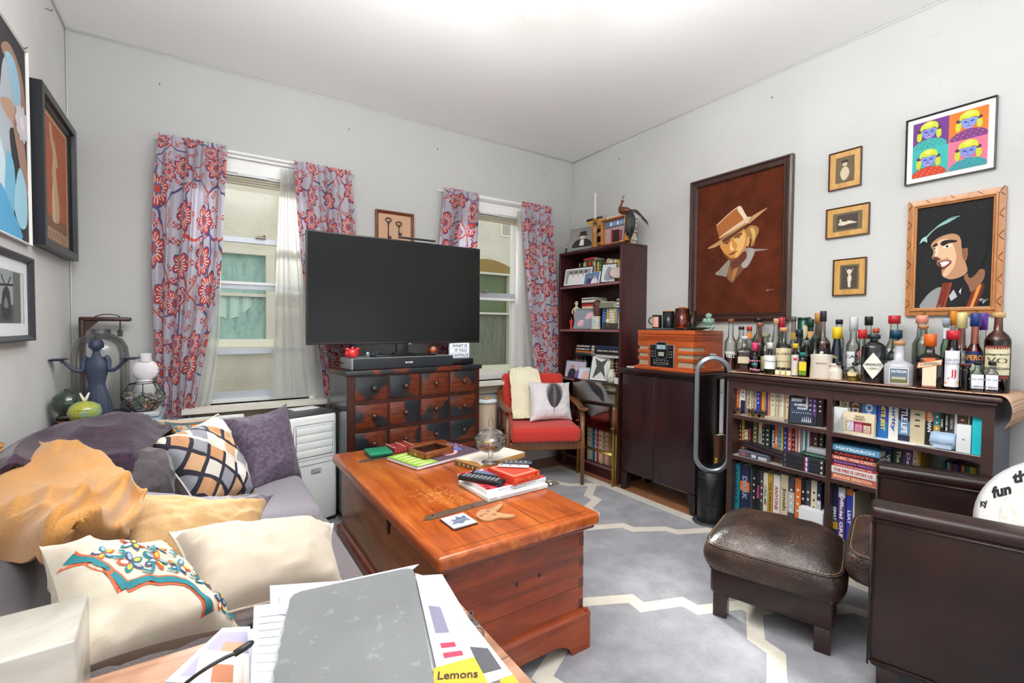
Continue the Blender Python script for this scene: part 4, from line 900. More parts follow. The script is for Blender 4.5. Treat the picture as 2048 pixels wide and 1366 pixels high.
def cowboy(g, z, w, h):
    a = Art(g, z, w, h*.725, -w/2, -h*.403)
    a.p([(.26, .29), (.40, .38), (.50, .36), (.60, .42), (.68, .47), (.86, .475), (.70, .50), (.62, .52), (.45, .44), (.38, .40)], '#8f8a86', 3)
    a.p([(.34, .30), (.42, .40), (.52, .37), (.62, .44), (.60, .33), (.56, .28), (.50, .22), (.46, .18), (.42, .20), (.37, .26)], '#6e4a2c', 3)
    a.p([(.60, .42), (.66, .51), (.71, .48), (.68, .40), (.63, .33), (.585, .32), (.56, .36)], '#a39b96', 3)
    a.p([(.24, .29), (.36, .36), (.43, .42), (.41, .32), (.38, .25), (.34, .26)], '#8f857c', 3)
    a.p([(.43, .40), (.50, .45), (.60, .49), (.62, .42), (.52, .34), (.45, .33)], '#5f2d1b', 3)
    a.p([(.46, .30), (.52, .33), (.49, .24), (.455, .19)], '#a8743c', 3).p([(.40, .33), (.43, .34), (.45, .22), (.42, .21)], '#8a5c31', 3)
    a.p([(.30, .58), (.33, .64), (.45, .68), (.58, .72), (.63, .62), (.62, .54), (.56, .47), (.48, .41), (.42, .42), (.37, .47), (.335, .52)], '#c98a44', 4)          # face
    a.p([(.47, .63), (.58, .69), (.60, .62), (.585, .54), (.53, .47), (.49, .43), (.49, .50), (.51, .56)], '#e0b06a', 4)
    a.p([(.335, .60), (.40, .60), (.43, .63), (.37, .645)], '#8a4c22', 3).p([(.48, .635), (.56, .66), (.555, .685), (.48, .66)], '#7a451f', 3)
    a.e(.385, .595, .018, .006, '#2a160c').e(.525, .638, .018, .006, '#2a160c', .3)
    a.p([(.435, .62), (.45, .55), (.475, .53), (.46, .515), (.43, .52), (.425, .55)], '#f0cc86', 3)
    a.p([(.40, .475), (.45, .49), (.52, .505), (.455, .473)], '#6a3018', 3).p([(.36, .50), (.40, .43), (.46, .40), (.52, .44), (.47, .43), (.42, .445)], '#7a4420', 3)
    a.p([(.60, .70), (.66, .74), (.74, .71), (.75, .66), (.72, .60), (.70, .54), (.665, .53), (.67, .60), (.63, .62), (.615, .66)], '#a3753a', 4).p([(.655, .71), (.70, .70), (.715, .63), (.69, .57), (.68, .64)], '#d2aa64', 4)
    a.p([(.62, .60), (.645, .63), (.655, .58), (.635, .53), (.62, .55)], '#d79a58', 4)
    a.p([(.14, .575), (.24, .575), (.36, .62), (.52, .69), (.68, .78), (.82, .865), (.83, .88), (.70, .84), (.60, .79), (.45, .71), (.30, .64)], '#b98d5e', 4)            # brim
    a.p([(.33, .64), (.36, .615), (.50, .675), (.63, .745), (.62, .76), (.47, .70)], '#5a3418', 3)
    a.p([(.25, .80), (.32, .85), (.44, .925), (.53, .955), (.56, .93), (.60, .86), (.64, .795), (.50, .73), (.31, .65), (.28, .70)], '#a8632a', 3)       # crown
    a.p([(.50, .93), (.535, .955), (.56, .93), (.60, .86), (.64, .795), (.60, .775), (.565, .84)], '#e3cdb0', 3).p([(.30, .665), (.32, .69), (.50, .775), (.64, .83), (.64, .795), (.50, .735)], '#d8bd9c', 3)
    a.l([(.25, .80), (.33, .855), (.45, .925), (.53, .957)], .008, '#e9d9c4')
    for i in range(10): a.e(random.uniform(.05, .95), random.uniform(.05, .95), .004, .003, '#a8896f')
    a.l([(.84, .075), (.87, .09), (.86, .07), (.90, .085), (.93, .075)], .004, '#b58a6c')
cow_w, cow_h = .69, .985
framed('cowboy_portrait', 'large brown velvet painting of a man in a cowboy hat, dark wood frame', 'painting', wall_right(1.745, 1.735, XR-.002), cow_w, cow_h, .055, .035, WN,
       [(0, 0), (0, .03), (.012, .035), (.018, .026), (.034, .024), (.038, .030), (.045, .030), (.055, .016), (.055, 0)], back=velvet('#4a2012', '#5f2b18'), draw=lambda g, z, w, h: cowboy(g, z, w, h))
GW = wood('#9a5a2c', '#c98c4f', 1, .35, 1, .3); GLD = M('#c99a4a', .35, .3)
def singer(g, z, w, h):
    a = Art(g, z, w, h)
    a.p([(.08, 0), (.12, .08), (.22, .16), (.36, .20), (.44, .10), (.42, 0)], '#8d9292', 3)
    a.p([(.36, 0), (.42, .20), (.47, .23), (.70, .20), (.80, .10), (.86, 0)], '#0d0f14', 3)
    for x in (.30, .345, .39): a.p([(x, 0), (x+.08, .24), (x+.12, .24), (x+.035, 0)], ('#7a2c14', '#d98d3c', '#8f3a1a')[int((x-.3)/.045)], 0)
    for x in (.70, .745, .79): a.p([(x, 0), (x+.10, .22), (x+.14, .20), (x+.04, 0)], ('#7a2c14', '#d98d3c', '#5f2412')[int((x-.7)/.045)], 0)
    a.p([(.47, .11), (.53, .17), (.58, .10), (.50, .06)], '#b5b9bd', 0).p([(.60, .15), (.63, .18), (.62, .12)], '#dcdfe2', 0)
    a.p([(.66, .30), (.88, .35), (.92, .30), (.88, .22), (.76, .14), (.72, .20)], '#8a5f44', 3)
    a.p([(.20, .62), (.26, .67), (.38, .72), (.55, .70), (.62, .60), (.66, .45), (.70, .34), (.62, .29), (.50, .27), (.42, .285), (.37, .31), (.36, .36), (.33, .40), (.29, .43), (.30, .47), (.255, .475), (.22, .495), (.235, .53), (.235, .57)], '#b98a68', 4)
    a.p([(.24, .60), (.32, .66), (.44, .66), (.52, .58), (.55, .46), (.50, .36), (.42, .30), (.38, .33), (.42, .38), (.46, .42), (.44, .48), (.36, .47), (.30, .50), (.25, .50), (.27, .56)], '#dcb592', 4)
    a.p([(.235, .51), (.28, .50), (.34, .475), (.30, .465), (.25, .475)], '#5a2f20', 3).p([(.26, .60), (.27, .53), (.245, .50), (.30, .52), (.31, .58)], '#ecd0b2', 3)
    a.p([(.22, .605), (.27, .635), (.30, .62), (.26, .60)], '#1c120e', 3).p([(.33, .63), (.40, .655), (.53, .645), (.55, .625), (.44, .62), (.37, .60)], '#1c120e', 3)
    a.p([(.36, .585), (.42, .605), (.50, .60), (.44, .58)], '#e9e2da', 3).e(.425, .592, .02, .011, '#15100e').e(.255, .585, .012, .008, '#15100e')
    a.p([(.30, .44), (.38, .455), (.47, .455), (.49, .43), (.44, .395), (.37, .365), (.345, .39)], '#7a3527', 4).p([(.335, .435), (.40, .448), (.465, .44), (.42, .41), (.365, .40)], '#efe9e2', 4).l([(.30, .44), (.345, .42), (.345, .39), (.37, .37)], .012, '#3a1710')
    a.p([(.62, .62), (.67, .60), (.70, .52), (.68, .44), (.64, .46), (.62, .54)], '#8a5a3e', 4)
    a.p([(.18, .63), (.16, .66), (.03, .64), (.06, .70), (.14, .76), (.30, .86), (.50, .92), (.74, .88), (.90, .74), (.94, .58), (.90, .42), (.80, .30), (.72, .28), (.70, .42), (.70, .55), (.62, .56), (.60, .66), (.50, .71), (.36, .70), (.26, .67)], '#07090c', 4)
    for i in range(9):
        a.l([(.04+.012*i, .645+.006*i), (.12+.02*i, .70+.012*i), (.26+.025*i, .78+.010*i), (.42+.02*i, .82+.006*i)], .014-.001*i, ('#7fb5b0', '#4f8a8c', '#b4d6d0')[i % 3])
    a.p([(.05, .65), (.10, .67), (.15, .65), (.13, .71), (.07, .69)], '#9fc9c4', 3)
    for i in range(40): a.e(random.uniform(.05, .95), random.uniform(.05, .95), .003, .002, '#8f939a')
    a.l([(.86, .06), (.90, .075), (.88, .05), (.93, .065), (.91, .03), (.97, .07)], .006, '#e0e0e0')
t = framed('singer_portrait', 'black velvet portrait of a smiling dark haired singer, carved light wood frame', 'painting', wall_right(.686, 1.541, XR-.002), .338, .557, .037, .028, GW,
       [(0, 0), (0, .018), (.020, .020), (.022, .028), (.028, .028), (.032, .022), (.037, .020), (.037, 0)], back='#0b0d12', draw=singer)
g = G()
for s1 in (-1, 1):
    for k in range(6):
        y = -.24+.096*k; g.tube([(s1*.166, y, .020), (s1*.152, y+.018, .0205)], .0012, M('#3a1c0c'), 4); g.tube([(s1*.166, y+.042, .020), (s1*.152, y+.022, .0205)], .0012, M('#3a1c0c'), 4)
    for k in range(3): g.tube([(-.1+.09*k, s1*.275, .020), (-.085+.09*k, s1*.262, .0205)], .0012, M('#3a1c0c'), 4)
tag(g.build('carving', t), kind='stuff')
def four_girls(g, z, w, h):
    A0 = [(.0, .5, '#6f3a84', '#3fa8a0', '#7c86cf'), (.5, .5, '#e8792f', '#7a3b82', '#7f96d8'), (0, 0, '#3fb0ac', '#c9402f', '#7f8fd6'), (.5, 0, '#ea7590', '#3d97a0', '#7a8cd2')]
    for i, (x, y, bg, dress, face) in enumerate(A0):
        a = Art(g, z+.0016, w*.5*.86, h*.5*.86, -w*.43+x*w*.86, -h*.43+y*h*.86)
        a.r(0, 0, 1, 1, bg); hx = .46+.06*(i % 2); hy = .58
        a.p([(hx-.45, 0), (hx-.38, .22), (hx-.12, .33), (hx+.14, .33), (hx+.40, .22), (hx+.44, 0)], dress, 3)
        for k in range(14): a.e(hx-.36+.055*k, .07+.09*(k % 3), .012, .02, ('#2b3f7a', '#e0a23a', '#f0c050', '#20606a')[i])
        for s_ in (-1, 1): a.p([(hx+s_*.20, .72), (hx+s_*.32, .62), (hx+s_*.34, .38), (hx+s_*.26, .30), (hx+s_*.20, .42)], '#c2c93a', 4).e(hx+s_*.27, .66, .07, .06, '#5a2f52')
        a.p([(hx-.18, .68), (hx-.17, .48), (hx-.08, .36), (hx+.06, .35), (hx+.17, .47), (hx+.19, .68)], face, 4).p([(hx-.1, .45), (hx, .38), (hx+.1, .46), (hx, .5)], '#a9a6e6', 4)
        a.p([(hx-.24, .66), (hx-.22, .86), (hx, .97), (hx+.22, .87), (hx+.25, .66), (hx+.16, .72), (hx, .70), (hx-.16, .72)], '#c9d03a', 4).p([(hx-.12, .88), (hx, .93), (hx+.12, .88), (hx, .78)], '#e3e46a', 4)
        for s_ in (-1, 1): a.p([(hx+s_*.04, .60), (hx+s_*.13, .62), (hx+s_*.12, .58), (hx+s_*.05, .57)], '#2d2a5e', 3)
        a.l([(hx-.07, .44), (hx, .455-.02*(i % 2)), (hx+.07, .44)], .03, '#8a3a5a').l([(hx+.0, .57), (hx-.02, .5), (hx+.02, .49)], .02, '#5560a8')
framed('girls_print', 'colourful four panel print of a blonde girl, thin black frame', 'picture', wall_right(.7145, 2.066, XR-.002), .319, .318, .006, .018, M('#15161a', .3), matw=.001, back='#f3f1ee', draw=four_girls)
OAK = wood('#b07c36', '#d6a95c', 2, .4, 1, .3); SEP = '#6f6048'
def nude(kind):
    def d(g, z, w, h):
        a = Art(g, z+.0016, w*.5, h*.62 if kind != 1 else h*.5)
        a.r(0, 0, 1, 1, SEP if kind == 0 else '#4a4038')
        if kind == 0: a.e(.5, .76, .16, .12, '#d8cdb5').e(.5, .86, .24, .08, '#3a3226').p([(.35, .05), (.2, .35), (.35, .58), (.5, .62), (.7, .56), (.8, .3), (.6, .05)], '#cdbfa3', 4).e(.5, .74, .10, .09, '#c7b699')
        if kind == 1: a.p([(.05, .35), (.2, .55), (.4, .5), (.6, .55), (.9, .4), (.95, .33), (.6, .32), (.3, .25)], '#d6cbb8', 4).e(.17, .62, .06, .12, '#cfc2aa')
        if kind == 2: a.e(.5, .80, .10, .07, '#d6cbb8').p([(.28, .92), (.36, .70), (.45, .62), (.38, .45), (.42, .2), (.45, .04), (.6, .04), (.6, .25), (.66, .45), (.58, .62), (.66, .72), (.74, .92), (.6, .78), (.4, .78)], '#d6cbb8', 4)
    return d
DKB = M('#4a2a1a', .4)
for k, (yy, zz, w, h, lb) in enumerate(((1.138, 2.063, .155, .205, 'small oak framed sepia photo of a seated woman, topmost of three'), (1.12, 1.779, .205, .165, 'small wide oak framed sepia photo of a reclining figure, middle of three'), (1.103, 1.477, .156, .20, 'small oak framed sepia photo of a standing figure, lowest of three'))):
    framed('small_picture', lb, 'picture', wall_right(yy, zz, XR-.002), w, h, .006, .014, DKB, matw=.027, matm=OAK, back='#6f6048', draw=nude(k))
# ---- left wall
def tulips(g, z, w, h):
    a = Art(g, z, w, h)
    for p_, c in (([(.38, 0), (.45, .3), (.42, .52), (.55, .62), (.62, .80), (.72, .86), (.86, .82), (.92, .66), (.80, .55), (.70, .50), (.74, .3), (.70, 0)], '#b9c3cc'), ([(.60, .86), (.74, .93), (.92, .86), (.98, .70), (.90, .60), (.86, .72), (.76, .80)], '#a5836f'), ([(.66, .86), (.80, .88), (.90, .76), (.86, .62), (.78, .66), (.72, .76)], '#9fc9dd'),
                  ([(.58, .62), (.74, .66), (.86, .62), (.84, .56), (.70, .56), (.60, .58)], '#c2a08a'), ([(.76, .56), (.90, .58), (.99, .36), (.98, .24), (.90, .24), (.86, .36)], '#b08c7c'), ([(.20, .20), (.30, .40), (.42, .34), (.40, .16), (.30, .1)], '#8fd0ea'), ([(.40, .24), (.50, .44), (.62, .34), (.58, .16), (.48, .12)], '#cfe8f2'),
                  ([(.60, .20), (.66, .40), (.76, .34), (.76, .16), (.68, .1)], '#7cc3e4'), ([(.74, .16), (.84, .36), (.96, .28), (.96, .10), (.84, .06)], '#a9dcf0'), ([(.30, 0), (.5, .22), (.72, .12), (.86, 0)], '#5fb0dc'), ([(.0, 0), (.1, .25), (.26, .2), (.34, 0)], '#e0eef4')): a.p(p_, c, 4)
    for j in range(10):
        t_ = 2*PI*j/10; a.e(.90+.07*math.cos(t_), .60+.055*math.sin(t_), .045, .03, '#d9d4dc', t_)
    a.e(.90, .60, .04, .035, '#efe6ea')
framed('surreal_painting', 'dark surreal canvas with pale arms and blue tulips, white edge, left wall', 'painting', wall_left(2.32, 1.895, XL+.004), .70, .775, .008, .014, M('#eceae6', .5), back='#3a3a3c', draw=tulips)
def poster(g, z, w, h):
    a = Art(g, z, w, h); a.r(0, 0, 1, 1, '#d9b79a').r(.06, .16, .94, .96, '#b8694a').r(.06, .10, .94, .20, '#8a6a52')
    a.p([(.40, .18), (.46, .4), (.42, .55), (.46, .70), (.40, .78), (.36, .92), (.42, .92), (.50, .78), (.56, .76), (.62, .64), (.56, .60), (.60, .45), (.66, .3), (.62, .18)], '#cdb08c', 4).e(.50, .79, .05, .03, '#c9a884').p([(.40, .34), (.46, .5), (.50, .3), (.52, .18), (.42, .18)], '#dcc4a0', 4)
    for i in range(3):
        for j in range(9): a.r(.08+.095*j, .03+.022*i, .08+.095*j+.07, .044+.022*i, '#a08468')
framed('framed_poster', 'faded orange vintage poster in a deep dark frame with gold inner edge', 'picture', wall_left(3.025, 1.863, XL+.002), .62, .68, .05, .045, M('#1b1c24', .35),
       [(0, 0), (0, .045), (.034, .045), (.036, .030), (.0365, .030), (.05, .022), (.05, 0)], matw=.012, matm=M('#a87a3a', .4, .4), back='#d9b79a', draw=poster)
def train(g, z, w, h):
    a = Art(g, z+.0017, w*.70, h*.66); a.r(0, 0, 1, 1, '#98a09f').r(0, 0, 1, .35, '#55585a').r(.8, .0, 1, 1, '#6a6c6c').l([(.5, .9), (.62, .7), (.74, .9)], .02, '#3a3c3e').l([(.45, .7), (.8, .74)], .02, '#3a3c3e').p([(.5, .1), (.52, .55), (.6, .68), (.7, .6), (.72, .1)], '#3c3e40', 3).p([(.55, .3), (.6, .5), (.66, .3)], '#7d8080', 3)
framed('black_and_white_photo', 'black and white photo with wide white mat in a dark frame, left wall', 'picture', wall_left(2.31, 1.288, XL+.002), .62, .325, .022, .03, M('#3a3d42', .35), matw=.045, matm=M('#e6eaee', .8), back='#d8dcde', draw=train)
# ---- two keys above the television
def keys(g, z, w, h):
    a = Art(g, z, w, h); a.r(0, 0, 1, 1, '#c9a184')
    for cx, top, bot in ((.30, .86, .20), (.62, .78, .34)):
        K = M('#4d3d33', .4, .5); X0, Y0 = -w/2, -h/2
        g.tube([(X0+(cx+.085*math.cos(t_))*w, Y0+(top-.06+.06*math.sin(t_))*h, z+.006) for t_ in [2*PI*i/18 for i in range(18)]], .0045, K, 6, True)
        g.tube([(X0+cx*w, Y0+(top-.12)*h, z+.006), (X0+cx*w, Y0+bot*h, z+.006)], .004, K, 8); g.box((X0+cx*w, Y0+bot*h, z+.003), (X0+(cx+.09)*w, Y0+(bot+.09)*h, z+.008), K); g.tube([(X0+cx*w, Y0+(top-.16)*h, z+.004), (X0+cx*w, Y0+(top-.16)*h, z+.012)], .006, K, 8)
framed('key_shadow_box', 'wooden shadow box holding two old iron keys above the television', 'picture', wall_back(1.190, 1.905, YB-.002), .288, .268, .02, .03, wood('#5a2c1a', '#8a4c2c', 1, .4, 0), back='#c9a184', draw=keys)
# ---- nails and hooks left in the walls
NAIL = M('#2c2724', .4, .5)
def hook(label, p, nrm):
    n = Vector(nrm); g = G(); g.tube([(0, 0, 0), n*.012, n*.02+Vector((0, 0, -.004)), n*.026+Vector((0, 0, .004))], .0016, NAIL, 5); g.build('wall_hook', loc=p, label=label, cat='hook')
for px, py, lb in ((320, 171, 'small dark nail in the back wall above the left floral curtain'), (697, 260, 'small dark nail in the back wall above the television'), (874, 299, 'small dark nail in the back wall above the right window'), (1086, 352, 'small dark nail in the back wall near the right corner')):
    hook(lb, at(px, py, y=YB), (0, -1, 0))
for px, py, lb in ((1241, 318, 'small dark nail in the right wall near the corner'), (1547, 196, 'small dark nail in the right wall above the cowboy painting')):
    hook(lb, at(px, py, x=XR), (-1, 0, 0))
for px, py, lb in ((90, 17, 'bent wire hook high on the left wall'), (36, 92, 'dark wire hook above the surreal canvas')):
    hook(lb, at(px, py, x=XL), (1, 0, 0))
# ---- ceiling lamp with fluted glass shades
def shade_mat():
    t = NT('amber_glass_shade').base('#e8c060', .3); t.b.inputs['Emission Color'].default_value = lin('#ffd24a'); t.b.inputs['Emission Strength'].default_value = .45
    a = t.n('BsdfTranslucent'); a.inputs[0].default_value = lin('#fff3d0'); b = t.n('BsdfTransparent'); m = t.n('MixShader'); k = t.n('MixShader'); m.inputs[0].default_value = .5; k.inputs[0].default_value = .35
    t.l(t.b.outputs[0], m.inputs[1]); t.l(a.outputs[0], m.inputs[2]); t.l(m.outputs[0], k.inputs[1]); t.l(b.outputs[0], k.inputs[2]); t.l(k.outputs[0], t.out.inputs[0]); return t.m
SHDA = shade_mat(); LC = (1.07, 1.38, ZC)
cl = thing('ceiling_lamp', 'brass ceiling lamp with yellow fluted glass shades at the top of the view', 'ceiling lamp', LC)
BR = M('#b08d4a', .3, .9)
g = G(); g.lathe([(0, 0), (.07, 0), (.06, -.02), (.02, -.035), (.015, -.14), (.03, -.16), (.03, -.19), (0, -.2)], BR, 20); g.build('stem', cl)
for i in range(4):
    a = math.radians(-4+90*i); d = Vector((math.cos(a), math.sin(a), 0)); c = d*.12
    G().tube([(d*.02+Vector((0, 0, -.17))), d*.07+Vector((0, 0, -.20)), d*.12+Vector((0, 0, -.175))], .006, BR, 8).build('arm', cl)
    g = G(T(c.x, c.y, -.175) @ RZ(math.degrees(a)) @ RY(-12))
    def sh(u, v): r = (.022+.042*v**.8)*(1+.05*math.cos(u*2*PI*12)*v); return (r*math.cos(u*2*PI), r*math.sin(u*2*PI), -.135*v-.006*math.cos(u*2*PI*12)*v**4)
    g.grid(sh, 72, 12, SHDA, cu=True); g.cyl(.018, -.02, .01, BR, 14); s_ = g.build('shade', cl)
    l = bpy.data.lights.new('bulb', 'POINT'); l.energy = 9; l.shadow_soft_size = .02; l.color = (1, .985, .96); lo = bpy.data.objects.new('bulb', l); COL.objects.link(lo); lo.location = Vector(LC)+c*1.08+Vector((0, 0, -.265))
# ------------------------------------------------------------------ bottles on the bar
BT = .9395
def fwd(p): return (p-Vector((0, 0, HC))).dot(_fw)
def spot(px, X, w=None):
    p = at(px, 700, x=X); p.z = 0
    if w is None: return p
    q = Vector((p.x, p.y, HC)); f = fwd(q); th = math.atan2((q-Vector((0, 0, HC))).dot(_rt), f); return p, w*f/FPX*math.cos(th)
def facing(p): return math.degrees(math.atan2(p.y, p.x))-90          # turn a thing's local -y towards the room's viewer side
def loft(g, prof, m, k=2, n=28, M=None, asp=1):
    """lathe with a squarish plan (k>2)"""
    def f(u, v):
        i = v*(len(prof)-1); j = min(int(i), len(prof)-2); t = i-j; r = prof[j][0]*(1-t)+prof[j+1][0]*t; z = prof[j][1]*(1-t)+prof[j+1][1]*t
        a = 2*PI*u+PI/4; ca, sa = math.cos(a), math.sin(a); kk = k if r > prof[0][0]*.6 or len(prof[j]) > 2 else 2; q = (abs(ca)**kk+abs(sa)**kk)**(-1/kk); return (r*q*ca, r*q*sa*asp, z)
    g.grid(f, n, len(prof), m, M, cu=True); return g
def wrap_label(g, R, z0, z1, deg, m, off=0, asp=1, flat=False, w=None):
    if flat:
        w = w or R*1.4; g.box((-w/2, -R*asp-.0012, z0), (w/2, -R*asp-.0004, z1), m)
    else: g.grid(lambda u, v: ((R+.0007)*math.sin(math.radians(off+deg*(u-.5))), -(R+.0007)*math.cos(math.radians(off+deg*(u-.5)))*asp, z0+(z1-z0)*v), 12, 2, m)
def wrap_text(g, s, R, z, h, m, w=None, flat=False, asp=1, bold=.02, lift=.0014, tilt=0):
    vs, fs, tw, th = text_geo(s, bold); ky = h/th; kx = (w/tw) if w else ky; ct, st = math.cos(tilt), math.sin(tilt)
    out = []
    for v in vs:
        x, y = v.x*kx*ct-v.y*ky*st, v.x*kx*st+v.y*ky*ct
        out.append((x, -R*asp-lift, z+y) if flat else ((R+lift)*math.sin(x/R), -(R+lift)*math.cos(x/R)*asp, z+y))
    g.add(out, fs, m)
def bottle(px, w, top, X, label, gt='#eef2ee', sh=.62, nk=.30, cap='#222222', ch=.12, cr_=1.0, liq=None, lv=.5, k=2, lab=None, txt=(), z0=BT, group=None, kind='bottle', cone=False, asp=1, capm=None, neckw=None):
    p, d = spot(px, X, w); r = d/2; H = at(px, top, x=X).z-z0; sh = min(.80, sh+.08); ch *= .85
    t = thing('bottle', label, kind, (p.x, p.y, z0), facing(p), group)
    nr = max(r*nk*1.2, .009); cH = H*ch; b = H-cH
    if cone: prof = [(0, 0), (r*.9, 0), (r, .004), (r, b*.22), (r*.8, b*sh*.8), (nr*1.2, b*.86), (nr, b)]
    else: prof = [(0, 0), (r*.93, 0), (r, .004), (r, b*sh*.55), (r, b*sh), (r*.95, b*(sh+.035)), (r*.74, b*(sh+.085)), (nr*1.15, b*min(.94, sh+.14)), (nr, b*.97), (nr*1.1, b)]
    if k > 2: prof = [(q[0], q[1], 1) if q[1] < b*(sh+.1) else q for q in prof]
    dark = gt in DARKG
    g = G(); loft(g, prof, M(gt, .08, coat=.6) if dark else (glass(gt, '#78868a') if gt[1] in 'cdef' else glass2(gt)), k, 28, asp=asp); g.build('glass_body', t)
    if liq and not dark:
        L = b*lv; lp = [(0, .004), (r*.88, .004), (r*.93, .008)]+[(min(q[0]*.93, r*.93), q[1])+tuple(q[2:]) for q in prof[3:] if q[1] < L]
        # radius of the body at the fill level
        for a_, b_ in zip(prof[2:], prof[3:]):
            if a_[1] <= L <= b_[1]: rl = a_[0]+(b_[0]-a_[0])*(L-a_[1])/max(1e-6, b_[1]-a_[1]); lp.append((rl*.93, L)+tuple(a_[2:])); break
        lp.append((0, L)); g = G(); loft(g, lp, glass2(liq), k, 24, asp=asp); g.build('liquid', t)
    cm = capm or M(cap, .35); rc_ = nr*1.25*cr_
    g = G(); g.lathe([(0, b-.002), (rc_, b-.002), (rc_, H-.002), (rc_*.92, H), (0, H)], cm, 18); g.build('cap', t)
    if lab:
        g = G()
        for (za, zb, deg, col) in (lab if isinstance(lab, list) else [lab]): wrap_label(g, r, H*za, H*zb, deg, M(col, .6), asp=asp, flat=k > 2, w=2*r*deg/130)
        for (s, zc, hh, col, ww) in txt: wrap_text(g, s, r, H*zc, H*hh, M(col, .6), w=2*r*ww if ww else None, flat=k > 2, asp=asp)
        g.build('label', t)
    return t, r, H
DARKG = ('#b5b4ba', '#0d1016', '#141c2c', '#1a0d0c', '#12321f')
F, MD, BK = 2.655, 2.735, 2.83
AMB, RUB, CLR = '#b04a1c', '#7c141e', '#f0f2ee'
B = bottle
B(1461, 25, 638, 2.70, 'tall round clear bottle with copper cork, leftmost on the bar', CLR, .48, .34, '#8a4a30', .07, 1.0, '#8a3c26', .30, lab=(.10, .11, 10, '#e0dcd4'), txt=(('REBEL', .34, .05, '#f0efe8', .9), ('YELL', .27, .05, '#f0efe8', .8)))
B(1482, 22, 653, BK, 'clear bottle with dark navy cap behind the dark red decanter', CLR, .60, .36, '#2a2f3c', .08)
B(1489, 33, 672, 2.69, 'squat square bottle of dark red spirit with pale stripe label', CLR, .52, .26, '#c9cdd0', .10, 1.2, RUB, .58, 5, (.24, .42, 100, '#cdbf9f'))
B(1498, 20, 653, BK, 'bottle with red and orange neck behind the dark red decanter', '#b9c0bc', .60, .38, '#c62f2a', .10, lab=(.72, .86, 60, '#e0862c'))
B(1516, 22, 636, BK, 'tall bottle with broad black stopper below the cowboy painting', '#ddd6cc', .55, .30, '#17171a', .08, 2.0, AMB, .3)
B(1519, 21, 645, MD, 'bottle with copper brown cork stopper left of the small green bottle', '#cbb8aa', .50, .30, '#8a5236', .09, 1.5, AMB, .35, lab=(.60, .70, 40, '#5a2d22'))
B(1510, 24, 685, F, 'small dark purple liqueur bottle with pink cap at the bar edge', '#3a1420', .60, .32, '#dd3b6e', .30, 1.1, '#30101c', .6, lab=(.30, .31, 10, '#e88ab0'), txt=(('Berry', .40, .09, '#f09ac0', 1.2), ('*', .27, .14, '#5fc0d0', .5), ('Wine', .12, .09, '#f09ac0', 1.0)))
B(1531, 24, 667, MD, 'pale bottle with olive cap and cream label behind the small green bottle', '#d6d6cc', .52, .42, '#8a8468', .10, 1.2, '#8a8578', .4, lab=(.05, .42, 120, '#d8c78c'))
B(1540, 25, 685, F, 'small pale green bottle with white cap and white label', '#7fa08a', .48, .34, '#dcd2cc', .22, 1.05, '#5f8a68', .5, lab=(.17, .60, 130, '#e6e6e2'), txt=(('Chateau', .42, .05, '#6a7078', 1.0),))
B(1551, 25, 637, BK, 'clear conical bottle with black tipped cork left of the round whisky bottle', CLR, .60, .28, '#c9a27a', .12, 1.1, None, .3, cone=True)
B(1562, 20, 635, 2.86, 'bottle with long red capsule behind the cork stoppered whisky', '#c0c4c0', .55, .42, '#b32338', .26, 1.15)
B(1567, 35, 655, 2.72, 'round whisky bottle with wooden stopper and cream label', '#e2e0d6', .50, .24, '#c79a6a', .09, 1.5, '#c9a36a', .25, lab=(.06, .56, 130, '#d8c9a0'), txt=(('BALVENIE', .44, .045, '#3c342a', 1.5), ('DOUBLEWOOD', .28, .03, '#8a7a5a', 1.3)))
B(1586, 19, 633, BK, 'slim bottle with gold neck label and smoky bulb body', '#b8a8a0', .42, .40, '#6a6460', .10, 1.0, '#5a3a34', .4, lab=(.60, .72, 70, '#b8963c'))
t_ = thing('whisky_tin', 'dark green cylindrical tin with cream chevron at the back of the bar', 'tin', (*spot(1607, BK).xy, BT), facing(spot(1607, BK)))
_, d_ = spot(1607, BK, 27); h_ = at(1607, 635, x=BK).z-BT; g = G(); g.cyl(d_/2, 0, h_*.95, M('#16463a', .3, .3), 28, bev=.001); wrap_label(g, d_/2, h_*.62, h_*.86, 60, M('#d8cfa8', .5), 25); wrap_text(g, 'TALI', d_/2, h_*.52, h_*.10, M('#e8e2cc', .5)); g.build('tin_body', t_); G().cyl(d_/2+.001, h_*.95, h_, M('#0f3a2c', .3, .3), 28, bev=.001).build('lid', t_)
B(1598, 24, 659, MD, 'bottle with navy ribbed cap in front of the green tin', '#c4c6c6', .50, .36, '#232a3c', .18, 1.15, '#6a3a34', .3)
B(1620, 22, 638, 2.80, 'green glass bottle with dark green cap beside the green tin', '#4f7a5c', .62, .40, '#1c3c34', .16, 1.1, '#3f6a4a', .5, lab=(.66, .78, 60, '#c99a5a'))
B(1591, 15, 687, F, 'small paper wrapped bitters bottle with yellow cap', '#9a8f88', .62, .50, '#e3b81c', .15, 1.0, '#4a2018', .5, lab=[(.03, .66, 200, '#cfcac4'), (.48, .56, 60, '#c23048'), (.10, .30, 80, '#e0cfa8')])
B(1612, 21, 680, 2.69, 'dark amber flask with grey cap beside the small orange bottle', '#6a4038', .55, .40, '#5a5c66', .16, 1.15, '#4a1c14', .55)
B(1630, 21, 671, 2.72, 'small clear bottle with dark green cap left of the ceramic crock', '#cfd2cc', .52, .40, '#26403c', .14, 1.1, '#8f7a78', .3)
B(1606, 19, 705, F, 'miniature orange bottle with teal cap and yellow green label', '#b8582c', .62, .34, '#1f8a7c', .14, 1.2, '#9a3a14', .6, 4, [(.08, .62, 100, '#e6c81e'), (.08, .26, 100, '#3fae3c')])
